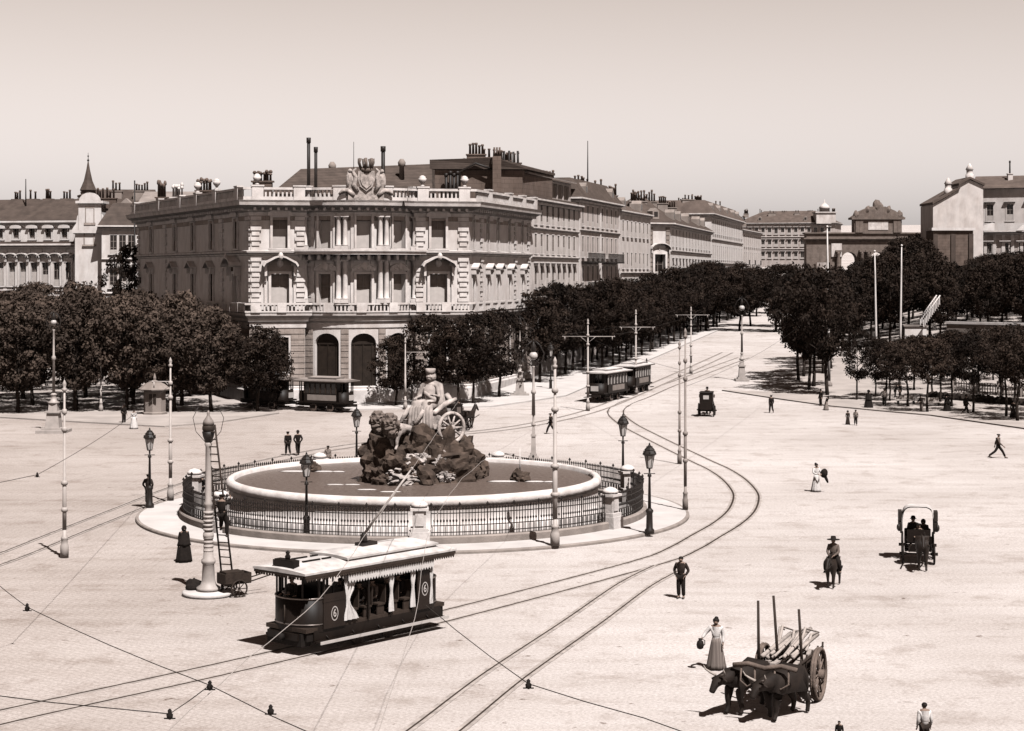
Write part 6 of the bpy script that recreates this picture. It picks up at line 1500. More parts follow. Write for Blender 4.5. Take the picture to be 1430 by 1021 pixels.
def closed_tram(c, rz, label, L=7.4, boards=True, group=None, pale=False):
    z0 = gz(c[0], c[1]); sl = 0
    t = empty('closed_tram', label, 'tram', (c[0], c[1], z0 + .008), rz, group)
    running_gear(t, (-.95, .95)); hl = L / 2
    m = MB(); m.box((0, 0, .86), (L - .1, 2.0, .14))
    for s in (-1, 1): m.box((0, s * 1.03, 1.28), (L - 2.0, .07, .86)); m.box((0, s * 1.03, 2.72), (L - 2.0, .07, .24))
    for x in (-hl + 1, hl - 1): 
        for s in (-1, 1): m.box((x, s * .68, 1.85), (.06, .66, 1.9))
    m.build('body', ['tram_dark'], t)
    n = 6
    for s in (-1, 1):
        m = MB()
        for k in range(n + 1): x = -hl + 1.03 + (L - 2.06) * k / n; m.box((x, s * 1.03, 2.15), (.09, .075, .92))
        m.build('window_frame', ['tram_pale' if pale else 'tram_wood'], t)
        m = MB(); m.box((0, s * .985, 2.15), (L - 2.1, .02, .9)); m.build('window_glass', ['window_dark'], t)
        m = MB(); m.box((.2, s * 1.075, 1.32), (3.2, .022, .52)); m.build('side_board', ['window_shutter' if boards else 'tram_panel'], t)
        m = MB()
        for x in (-hl + .55, hl - .55): m.box((x, s * 1.08, .45), (.8, .3, .06)); 
        m.build('step', ['tram_dark'], t)
    for e in (-1, 1):
        m = MB(); pts = [V(e * (hl - .75 + .75 * math.sin(a)), 1.0 * math.cos(a), 0) for a in [math.pi * k / 12 for k in range(13)]]; vs = []
        for p in pts: vs += [(p.x, p.y, .76), (p.x, p.y, 1.86)]
        for p in pts: vs += [(p.x - e * .05, p.y * .95, .76), (p.x - e * .05, p.y * .95, 1.86)]
        k = len(pts); f = []
        for i in range(k - 1): f += [(2 * i, 2 * i + 2, 2 * i + 3, 2 * i + 1), (2 * k + 2 * i + 1, 2 * k + 2 * i + 3, 2 * k + 2 * i + 2, 2 * k + 2 * i), (2 * i + 1, 2 * i + 3, 2 * k + 2 * i + 3, 2 * k + 2 * i + 1)]
        m.add(vs, f, 0, True)
        for y in (-.9, -.32, .32, .9): m.box((e * (hl - .12 - .35 * abs(y)), y, 2.3), (.08, .08, 1.0))
        m.box((e * (hl + .08), 0, .62), (.3, 1.3, .2)); m.build('end_panel', ['tram_dark'], t)
        m = MB(); m.box((e * (hl + .015), 0, 1.34), (.03, .8, .5)); m.build('front_board', ['tram_pale'], t)
    m = MB(); roof_shape(m, -hl - .15, hl + .15, 2.5, 2.9, .18); m.build('roof', ['roof_canvas' if pale else 'roof_pale'], t)
    m = MB(); roof_shape(m, -hl + 1.2, hl - 1.2, 1.5, 3.16, .12, 8, 8); m.box((0, 0, 3.08), (L - 2.6, 1.4, .18)); m.build('raised_roof', ['roof_canvas' if pale else 'roof_pale'], t)
    m = MB()
    for s in (-1, 1): m.box((0, s * 1.22, 2.82), (L + .2, .05, .14))
    for e in (-1, 1): m.box((e * (hl + .1), 0, 2.82), (.05, 2.4, .14))
    m.build('fascia', ['tram_wood'], t)
    return t
def line_near(L, p):
    i = min(range(1, len(L) - 1), key=lambda k: (L[k] - p).length); return L[i], (L[i + 1] - L[i - 1]).normalized()
# coupled trams on the street track, left car pair under the palace trees
d = V(.42, .91, 0).normalized(); q0 = G(828, 563); q0 = V(q0.x + .2, q0.y, 0) + d * 3.4
closed_tram((q0.x, q0.y), math.atan2(d.y, d.x), 'dark closed tram with a pale front board waiting at the mouth of the street', 7.0, pale=True, group='closed trams')
q1 = q0 + V(.36, .93, 0).normalized() * 8.6; dd = V(.36, .93, 0).normalized()
closed_tram((q1.x, q1.y), math.atan2(dd.y, dd.x), 'second dark tram coupled behind, its side carrying a long pale board', 7.0, pale=True, group='closed trams')
a, b = G(408, 574), G(484, 578); d = V(b.x - a.x, b.y - a.y + .3, 0); d.normalize(); c = (a + b) / 2 + V(-d.y, d.x, 0) * 1.1; c.y += .4
closed_tram((c.x, c.y), math.atan2(d.y, d.x), 'dark closed tram standing in front of the palace with its pale side board', 5.6, group='closed trams')
c2 = c - d * 6.6; closed_tram((c2.x, c2.y), math.atan2(d.y, d.x), 'dark trailer car half hidden by trees beside the palace', 5.2, False, group='closed trams')

# ------------------------------------------------------------------ overhead wires and their insulators
def wire(pts, label, r=.0085, m_='iron', ins=()):
    if m_ == 'pole_paint':
        q_ = catmull(pts, 4.0); pts = [(p.x, p.y, 6.0) for p in q_]
    t = empty('overhead_wire', label, 'wire', pts[0], 0, 'wires of the tram line'); o = V(*pts[0]); P_ = [V(*p) - o for p in pts]; sag = []
    for a, b in zip(P_, P_[1:]):
        n = max(2, int((b - a).length / 2)); s_ = (b - a).length * .006
        for k in range(n): q = k / n; w_ = a + (b - a) * q; w_.z -= s_ * 4 * q * (1 - q); sag.append(w_)
    sag.append(P_[-1]); m = MB(); m.tube(sag, r, 5, cap=False); m.build('strand', [m_], t)
    for q in ins:
        p = V(*q) - o; m = MB(); m.lathe([(.012, -.09), (.045, -.07), (.055, -.01), (.028, .02), (.035, .05), (.012, .08)], 8, p); m.tube([p + V(-.09, 0, -.07), p + V(.09, 0, -.07)], .012, 5); m.build('insulator', ['rubber_black'], t)
def at_z(u, v, z): y = F * (HC - z) / (v - VH); return ((u - UC) * y / F, y, z)
wire([at_z(-60, 765, 6.2), at_z(38, 848, 6.15), at_z(293, 957, 6.15), at_z(470, 1040, 6.2)], 'dark span wire crossing the open plaza in front of the tram', ins=[at_z(38, 848, 6.15), at_z(293, 957, 6.15), at_z(378, 991, 6.15)])
wire([at_z(595, 845, 6.2), at_z(738, 955, 6.15), at_z(900, 1003, 6.15), at_z(1010, 1040, 6.2)], 'dark span wire crossing the paving below the tram curve', ins=[at_z(738, 955, 6.15)])
wire([at_z(293, 957, 6.1), at_z(237, 997, 6.1), at_z(-80, 962, 6.1)], 'short slack guy wire hanging at the near edge of the plaza', .009, ins=[at_z(237, 997, 6.1)])
wire([at_z(190, 1060, 6.0), at_z(345, 920, 6.0), at_z(447, 835, 6.0), at_z(507, 751, 6.0), at_z(575, 655, 6.0), at_z(640, 560, 6.0)], 'bright contact wire passing over the open tram roof and the basin', .008, 'pole_paint')  # this wire and the next are coloured pale to imitate sunlight on them
wire([at_z(515, 1060, 6.0), at_z(571, 890, 6.0), at_z(584, 840, 6.0), at_z(596, 752, 6.0), at_z(628, 690, 6.0), at_z(672, 645, 6.0), at_z(760, 590, 6.0)], 'bright contact wire bending past the stone pillar towards the statue rocks', .0065, 'pole_paint')
p238 = G(238, 699); wire([(p238.x, p238.y, 6.6), at_z(52, 663, 6.3), at_z(-50, 682, 6.3)], 'thin span wire from the armed pole out over the promenade edge', .010, ins=[at_z(52, 663, 6.3)])
p949 = G(949, 648); p821 = G(821, 574); p888 = G(888, 551); p965 = G(965, 522)
for s in (-1, 1): wire([(p821.x + 2.4 * s, p821.y, 7.2), (p888.x + 1.8 * s, p888.y, 7.4), (p965.x + 1.8 * s, p965.y, 8.6)], 'contact wire strung between the crossarms, ' + ('palace side' if s < 0 else 'park side'), .012)
for a_, b_, lab in (((p949.x, p949.y, 6.4), (p821.x, p821.y, 7.0), 'span wire from the slender pole behind the island to the crossarm pole'), (at_z(957, 540, 6.2), (p949.x + 18, p949.y + 62, 7.6), 'span wire from the island tip towards the park edge')): wire([a_, b_], lab, .010)
# ------------------------------------------------------------------ carts, carriages and their animals
def spoked(mb, c, r, axis='x', n=12, rim=.05, hub=.11, mi=0, wd=.06):
    c = V(*c); f = (lambda a, q=1: c + V(0, q * r * math.cos(a), q * r * math.sin(a))) if axis == 'x' else (lambda a, q=1: c + V(q * r * math.cos(a), 0, q * r * math.sin(a)))
    e = V(1, 0, 0) if axis == 'x' else V(0, 1, 0)
    for s in (-.5, .5): mb.tube([f(2 * math.pi * k / 28) + e * s * wd for k in range(29)], rim, 6, mi, cap=False)
    for k in range(n): a = 2 * math.pi * k / n; mb.tube([c, f(a)], [.035, .026], 5, mi)
    mb.tube([c - e * .16, c + e * .16], hub, 10, mi)
def animal(kind, loc, rz, label, coat, cat=None, size=1.0, walk=.5, head=0.0, group=None):
    me, T = quadruped(kind, 1, walk, head); t = empty({'ox': 'draught_ox'}.get(kind, kind), label, cat or kind, loc, rz, group, size)
    link_mesh('body', me, t, [coat]); m = MB()
    if kind == 'ox': horns(m, T); m.build('horn', ['horn'], t)
    else:
        mane_fall(m, T); m.build('mane', ['hair'], t)
        m = MB(); p = T[8][0]; m.tube([T[7][0] + V(-.12, 0, .02), p + V(-.1, 0, -.02), T[9][0] + V(-.075, 0, 0)], .014, 5); m.tube([T[7][0] + V(.12, 0, .02), p + V(.1, 0, -.02), T[9][0] + V(.075, 0, 0)], .014, 5); m.tube([T[9][0] + V(.07, 0, 0), T[4][0] + V(.2, .1, .1)], .012, 5); m.build('bridle', ['leather'], t)
    return t, T
CARTD = R(-23)                                            # travel direction of the ox cart
def cart_pt(x, y): q = Matrix.Rotation(CARTD, 3, 'Z') @ V(x, y, 0); return (8.45 + q.x, 55.6 + q.y, 0)
def ox_cart():
    t = empty('ox_cart', 'two wheeled wooden ox cart loaded with planks and three upright stakes', 'cart', cart_pt(0, 0), CARTD)
    m = MB(); m.box((0, .1, .98), (1.25, 3.1, .10))
    for s in (-1, 1):
        m.tube([(s * .55, 1.75, .95), (s * .55, -1.5, .93), (s * .12, -2.3, 1.0)], .07, 7)
        m.tube([(s * .64, 1.6, 1.35), (s * .64, -1.3, 1.35)], .045, 6)
        for y in (-1.2, -.5, .2, .9, 1.55): m.tube([(s * .62, y, .98), (s * .66, y, 1.5)], .035, 6)
    m.tube([(0, .6, .93), (0, -3.05, 1.22)], [.09, .06], 8); m.tube([(-.8, .15, .80), (.8, .15, .80)], .075, 8); m.build('bed', ['wood_dark'], t)
    for s in (-1, 1):
        m = MB(); c = (s * .86, .15, .80); spoked(m, c, .76, 'x', 12, .062, .15, 0, .07); m.build('wheel', ['cart_wood'], t)
    rnd = random.Random(6); m = MB()
    for i in range(15):
        x = rnd.uniform(-.45, .45); z = 1.1 + .09 * (i // 4); a = rnd.uniform(-.08, .08); y = rnd.uniform(-.25, .3)
        m.box((x, y, z), (.17, rnd.uniform(2.3, 3.1), .06), a)
    for i in range(9): x = rnd.uniform(-.5, .5); m.tube([(x, -1.45 + rnd.uniform(0, .5), 1.42 + rnd.uniform(0, .2)), (x * .8 + rnd.uniform(-.15, .15), 1.7 + rnd.uniform(0, .5), 1.5 + rnd.uniform(0, .3))], rnd.uniform(.035, .07), 7)
    for i in range(6): x = rnd.uniform(-.5, .5); m.tube([(x, .3, 1.45), (x + rnd.uniform(-.2, .2), 1.3, 1.75 + rnd.uniform(0, .2)), (x + rnd.uniform(-.3, .3), 2.0, 1.7)], [.05, .045, .025], 6)
    o = m.build('plank_load', ['wood_pale']); o.location = cart_pt(0, 0); o.rotation_euler = (0, 0, CARTD); tag(o, 'load of pale planks and logs stacked on the ox cart', 'planks')
    for i, (u, v, vt) in enumerate(((1075, 908, 839), (1086, 908, 832), (1099, 904, 851))):
        x, y, _ = cart_pt((-.62, -.1, .55)[i], (-1.25, -.9, -.6)[i]); zt = HC - (vt - VH) * y / F; m = MB(); m.tube([(0, 0, .95), ((.06, -.08, -.03)[i] - .08, 0, zt)], [.05, .04], 7)
        o = m.build('stake', ['wood_dark'], t); o.matrix_local = t.matrix_basis.inverted() @ Matrix.Translation((x, y, 0))
    m = MB(); m.tube([(-.95, -2.85, 1.52), (-.5, -2.85, 1.60), (0, -2.85, 1.5), (.5, -2.85, 1.60), (.95, -2.85, 1.52)], .075, 8); m.build('yoke', ['cart_wood'], t)
    m = MB()
    for s in (-.5, .5): m.tube([(s - .2, -2.85, 1.5), (s - .22, -2.9, 1.1), (s, -2.95, .95), (s + .22, -2.9, 1.1), (s + .2, -2.85, 1.5)], .03, 6)
    m.build('yoke_bow', ['cart_wood'], t)
ox_cart()
animal('ox', cart_pt(.42, -2.3), CARTD + R(-22), 'dark horned ox of the cart team on the side of the big spoked wheel', 'ox_coat', size=.92, walk=.5, group='yoked oxen')
animal('ox', cart_pt(-.75, -2.1), CARTD + R(-26), 'dark ox of the cart team on the side of the woman with the jug', 'ox_coat', size=.93, walk=-.4, group='yoked oxen')

def carriage(loc, rz, label, closed=False):
    z = gz(loc[0], loc[1]); t = empty('carriage', label, 'carriage', (loc[0], loc[1], z), rz)
    m = MB()
    prof = [(.95, 1.3), (.95, .75), (.5, .55), (-.1, .52), (-.35, .85), (-.75, .95), (-1.0, 1.25)]
    for s in (-1, 1):
        m.extrude([(y, zz) for y, zz in prof] + [(-.9, .9), (-.4, .7), (-.12, .42), (.5, .42), (1.05, .68), (1.05, 1.3)], Matrix.Translation((s * .55, 0, 0)) @ Matrix.Rotation(R(90), 4, 'Z'), .08)
    m.box((0, .2, .52), (1.1, 1.3, .08)); m.box((0, .98, .98), (1.1, .08, .7)); m.box((0, .68, .86), (1.1, .5, .16)); m.box((0, -.75, 1.02), (1.0, .5, .12)); m.box((0, -1.02, 1.25), (1.0, .06, .55)); m.box((0, -.95, .7), (.9, .3, .3))
    m.build('body', ['tram_dark'], t)
    for s in (-1, 1):
        for y, r in ((.72, .58), (-.92, .42)): q = MB(); spoked(q, (s * .68, y, r + .03), r, 'x', 12, .03, .07, 0, .03); q.build('wheel', ['tram_dark'], t)
    m = MB(); m.tube([(-.68, .72, .61), (.68, .72, .61)], .04, 6); m.tube([(-.68, -.92, .45), (.68, -.92, .45)], .04, 6)
    for s in (-1, 1): m.tube([(s * .45, .95, .5), (s * .5, .72, .68), (s * .45, .3, .52)], .025, 6); m.tube([(s * .4, -.95, .55), (s * .42, -1.6, .75), (s * .38, -3.1, 1.15)], .035, 6)
    m.build('shaft', ['tram_wood'], t)
    if not closed:                                        # raised hood, open behind
        m = MB(); n = 14; vs = []; ys = [.98, .7, .35, -.05]
        for y in ys:
            for k in range(n + 1):
                a = math.pi * k / n; cx = math.copysign(abs(math.cos(a)) ** .45, math.cos(a)); sz = abs(math.sin(a)) ** .45; d = .04 * (1 if y in (.98, -.05) else 0)
                vs.append((-.72 * cx, y - .12 * (1 - sz) * 0, 1.30 + (1.18 - d) * sz))
        f = [(i * (n + 1) + k, i * (n + 1) + k + 1, (i + 1) * (n + 1) + k + 1, (i + 1) * (n + 1) + k) for i in range(3) for k in range(n)]; b = len(vs)
        vs += [(x * .95, y, zz - .045) for x, y, zz in vs]; f += [tuple(b + i for i in reversed(q)) for q in f]
        m.add(vs, f, 0, True); m.build('hood', ['roof_canvas'], t)
        for s in (-1, 1):
            m = MB()
            for z0, z1, w_ in ((1.28, 1.75, .95), (1.75, 2.22, .8)): m.box((s * .79, .45, (z0 + z1) / 2), (.17, w_, z1 - z0 - .06))
            m.tube([(s * .73, .95, 1.1), (s * .75, .9, 1.8)], .05, 6); m.blob((s * .86, -.1, 1.5), (.09, .1, .16), 0, 2, smooth=True); m.build('hood_side', ['leather'], t)
    else:
        m = MB(); m.box((0, .35, 1.42), (1.18, 1.25, 1.5)); m.box((0, .35, 2.2), (1.28, 1.4, .08), taper=.9); m.box((0, -.5, 1.4), (.9, .5, .3)); m.build('cabin', ['tram_dark'], t)
        m = MB(); m.box((0, .985, 1.75), (.5, .02, .35)); m.build('rear_window', ['lamp_glass'], t)
        m = MB()
        for s in (-1, 1): m.box((s * .66, -.2, 1.8), (.12, .14, .28)); m.box((s * .6, .3, 1.75), (.03, .55, .5))
        m.build('carriage_lamp', ['steel'], t)
    return t
def off(loc, rz, x, y): q = Matrix.Rotation(rz, 3, 'Z') @ V(x, y, 0); p = V(loc[0] + q.x, loc[1] + q.y, 0); p.z = gz(p.x, p.y); return p
c1 = G(1282, 783); r1 = R(-11); carriage(c1, r1, 'open cab with a pale raised hood coming across the bright paving')
animal('horse', off(c1, r1, .12, -2.5), r1, 'dark horse drawing the open cab with the pale hood', 'horse_coat', size=.92, walk=.4, head=.1)
person(off(c1, r1, -.2, .62), r1, 'dark dressed man riding under the pale carriage hood, taller of two', pose='sit', z=.20, coat='cloth_black', legs='cloth_black', hat='bowler')
person(off(c1, r1, .25, .62), r1, 'dark dressed passenger under the pale carriage hood, shorter of two', size=.94, pose='sit', z=.20, coat='cloth_black', legs='cloth_black', hat='scarf')
person(off(c1, r1, .0, -.7), r1, 'coachman in black sitting on the box of the open cab', size=.92, pose='sit', arms='front', z=.22, coat='cloth_black', legs='cloth_black', hat='cap')
c2_ = G(987, 581); r2 = R(170); carriage(c2_, r2, 'black closed cab driving away from the tram curve', True)
animal('horse', off(c2_, r2, 0, -2.5), r2, 'dark horse in front of the black closed cab', 'horse_coat', size=.95)
person(off(c2_, r2, 0, -.55), r2, 'coachman on the box of the black closed cab', pose='sit', arms='front', z=gz(*c2_[:2]) + .85, coat='cloth_black', legs='cloth_black', hat='hat')
c3_ = G(635, 602); r3 = R(148); carriage(c3_, r3, 'dark closed coach passing behind the stone goddess', True)
animal('horse', off(c3_, r3, .3, -2.5), r3, 'dark horse of the coach behind the stone goddess, trotting ahead', 'horse_coat', size=.98, walk=.6)
person(off(c3_, r3, 0, -.55), r3, 'coachman on the coach behind the stone goddess', pose='sit', arms='front', z=.85, coat='cloth_black', legs='cloth_black', hat='hat')
cr = G(1163, 820); rr = R(-22)
hs, _ = animal('horse', cr, rr, 'small dark riding horse walking towards the viewer', 'horse_coat', size=.80, walk=.35, head=.16)
person(off(cr, rr, 0, .12), rr, 'rider in a wide brimmed hat on the small dark horse', pose='ride', arms='none', z=.36, coat='cloth_mid', legs='cloth_black', hat='wide', size=.98)

# ------------------------------------------------------------------ people
person(G(257, 785), R(25), 'woman wrapped in a long black shawl and skirt beside the island kerb', .96, fem=True, dress='cloth_black', coat='cloth_black', hat='scarf', shawl='cloth_black', skirt_r=.40)
person(V(*(G(207, 708).xy), .15), R(170), 'man in a dark jacket with hands in pockets beside the lantern', .98, arms='both_hip', coat='cloth_dark', legs='cloth_black', hat='cap')
pr = G(281, 708); person(V(pr.x, pr.y, .15), R(150), 'man in a black hat leaning at the railing behind the ladder', .98, coat='cloth_black', legs='cloth_black', hat='bowler', arms='front')
person(G(402, 636), R(-160), 'man in black walking with a companion, slimmer one with a cap', 1.0, coat='cloth_black', legs='cloth_black', hat='cap', stride=.5)
person(G(416, 636), R(-160), 'man in black walking with a companion, broader one with legs apart', 1.03, coat='cloth_black', legs='cloth_black', hat='bowler', stride=-.5, arms='both_hip')
person(G(458, 653), R(20), 'boy in a pale grey smock behind the far basin rim', .86, coat='cloth_grey', legs='cloth_mid', hat='cap', long=True)
ps = P(381, 652, 108.9); person(V(ps.x, ps.y, .15), R(30), 'dark figure sitting low by the far side of the railing', .92, pose='sit', z=-.05, coat='cloth_black', legs='cloth_black', hat='cap')
person(G(769, 606), R(-100), 'man in dark clothes striding behind the tall pale pole', .98, coat='cloth_dark', legs='cloth_black', hat='cap', stride=.9)
person(G(951, 836), R(-20), 'man in a short dark jacket standing by the rails with his hands behind him', 1.0, coat='cloth_dark', legs='cloth_black', hat='bare', arms='both_hip')
w1, J1 = person(G(1000, 935), R(-15), 'woman with a white blouse and long striped skirt carrying a jug', 1.0, fem=True, arms='jug', coat='cloth_white', dress='skirt_striped', hat='bun', skirt_r=.33)
jp = w1.matrix_basis @ (J1['pmr'] + V(-.02, -.02, -.12)); m = MB(); m.lathe([(.05, -.16), (.10, -.13), (.125, -.02), (.10, .09), (.05, .13), (.065, .18), (.05, .19)], 14); m.tube([(.06, 0, .16), (.15, 0, .12), (.15, 0, .0), (.11, 0, -.05)], .016, 6); o = m.build('jug', ['hair']); o.location = jp; tag(o, 'dark round jug in the hand of the woman in the white blouse', 'jug')
w2, J2 = person(G(1140, 687), R(20), 'woman all in white carrying a dark bundle on her arm', 1.0, fem=True, arms='carry', coat='cloth_white', dress='cloth_white', hat='bun', skirt_r=.30)
bp_ = w2.matrix_basis @ V(.34, -.32, 1.12); m = MB(); m.blob((0, 0, 0), (.22, .18, .24), .25, 3, 8); m.tube([(.05, 0, -.15), (.16, -.02, -.40), (.22, 0, -.55)], [.10, .08, .05], 8); o = m.build('bundle', ['cloth_black']); o.location = bp_; tag(o, 'dark bundle held by the woman all in white', 'bundle')
person(G(1184, 593), R(10), 'small child in a dark dress walking beside another on the bright paving', .70, fem=True, dress='cloth_dark', coat='cloth_dark', hat='bonnet', skirt_r=.30)
person(G(1195, 594), R(-10), 'boy in a pale shirt walking beside a child in a dark dress', .78, coat='cloth_grey', legs='cloth_black', hat='cap', stride=.4)
person(G(1394, 640), R(75), 'man in a dark suit and cap taking a long stride across the open paving', 1.0, coat='cloth_mid', legs='cloth_black', hat='cap', stride=1.25)
person(G(1077, 577), R(190), 'man in black walking away at the near edge of the park trees', .98, coat='cloth_black', legs='cloth_black', hat='cap', stride=.5)
person(G(1154, 573), R(60), 'stooping woman with a pale apron at the park edge', .82, fem=True, lean=.35, dress='cloth_grey', coat='cloth_black', hat='scarf')
person(G(1146, 567), R(-60), 'dark dressed man beside the stooping woman at the park edge', .95, coat='cloth_black', legs='cloth_black', hat='bowler')
person(G(1213, 571), R(160), 'stout woman in a wide black dress before the bright park path', 1.05, fem=True, dress='cloth_black', coat='cloth_black', hat='bonnet', shawl='cloth_black', skirt_r=.42)
person(G(1235, 569), R(-15), 'lanky man in a pale waistcoat standing on the park path', 1.08, coat='cloth_grey', legs='cloth_black', hat='cap', stride=.4, arms='hip')
person(G(1250, 557), R(80), 'dark figure bending down farther along the park path', .95, lean=.55, coat='cloth_black', legs='cloth_black', hat='cap', arms='front')
person(G(1257, 557), R(-80), 'dark standing companion of the bending figure on the park path', .95, coat='cloth_black', legs='cloth_black', hat='hat')
person(G(1287, 577), R(-60), 'man in grey trousers resting against a park tree', 1.0, coat='cloth_dark', legs='cloth_grey', hat='hat', lean=.2, arms='front')
person(G(1323, 576), R(30), 'woman in a black cloak waiting under the park trees', 1.02, fem=True, dress='cloth_black', coat='cloth_black', hat='scarf', shawl='cloth_black', skirt_r=.37)
person(G(1349, 579), R(100), 'man with legs apart among thin trunks at the park edge', 1.05, coat='cloth_black', legs='cloth_dark', hat='bowler', stride=.7)
person(G(1415, 585), R(0), 'dark seated vendor at the far end of the park edge', .95, fem=True, dress='cloth_black', coat='cloth_black', hat='bonnet', skirt_r=.37)
pz = V(456 * F * HC / 700 / F, F * HC / 700, 0)
yb = 50.0; person(V((1172 - UC) * yb / F, yb, 0), R(-20), 'dark haired person whose head and shoulders rise at the lower picture edge', .97 * (HC - (1006 - VH) * yb / F) / 1.66, coat='cloth_black', legs='cloth_black', hat='bare')
yb = 49.5; person(V((1291 - UC) * yb / F, yb, 0), R(185), 'person in a white shirt seen from behind at the lower picture edge', (HC - (982 - VH) * yb / F) / 1.66, coat='cloth_white', legs='cloth_dark', hat='bare')
person(G(187, 599), R(15), 'woman in a white dress before the shaded promenade', .95, fem=True, dress='cloth_white', coat='cloth_white', hat='bun', skirt_r=.38)
person(G(173, 592), R(40), 'man in black beside the woman in white at the promenade edge', 1.0, coat='cloth_black', legs='cloth_black', hat='hat')
a, d, side = LAD; q = .36; pl = a + d * q; az = math.atan2(d.x, -d.y)
person(V(pl.x + .02, pl.y - .26, pl.z - .10), R(165), 'workman in dark clothes standing halfway up the ladder', 1.0, pose='climb', coat='cloth_black', legs='cloth_black', hat='cap')
q_ = on_tram(-3.62, .15); person(V(*q_, .92), TRZ + R(-90), 'tram driver in a peaked cap on the front platform of the open tram', .96, coat='cloth_black', legs='cloth_black', hat='peaked', arms='front')
for i, (x, y, lab, ht) in enumerate(((-1.35, -.5, 'passenger in black on the foremost bench of the open tram', 'hat'), (-.55, -.55, 'passenger in black sitting between the parted white curtains', 'bowler'), (-.5, .45, 'bare headed passenger deep inside the open tram', 'bare'), (.28, -.5, 'passenger with a pale shirt front beside the middle curtain', 'bowler'), (1.1, -.55, 'tall passenger in black on the fourth bench of the open tram', 'hat'), (1.9, -.45, 'passenger in black on the rear bench of the open tram', 'hat'), (1.1, .4, 'passenger behind the tall one in the open tram', 'scarf'))):
    person(V(*on_tram(x, y), .46), TRZ + R(-90), lab, 1.0, pose='sit', coat='cloth_black' if i != 3 else 'cloth_mid', legs='cloth_black', hat=ht)
person(V(*on_tram(2.95, .1), .92), TRZ + R(-90), 'conductor standing at the rear of the open tram', 1.0, coat='cloth_black', legs='cloth_black', hat='peaked')

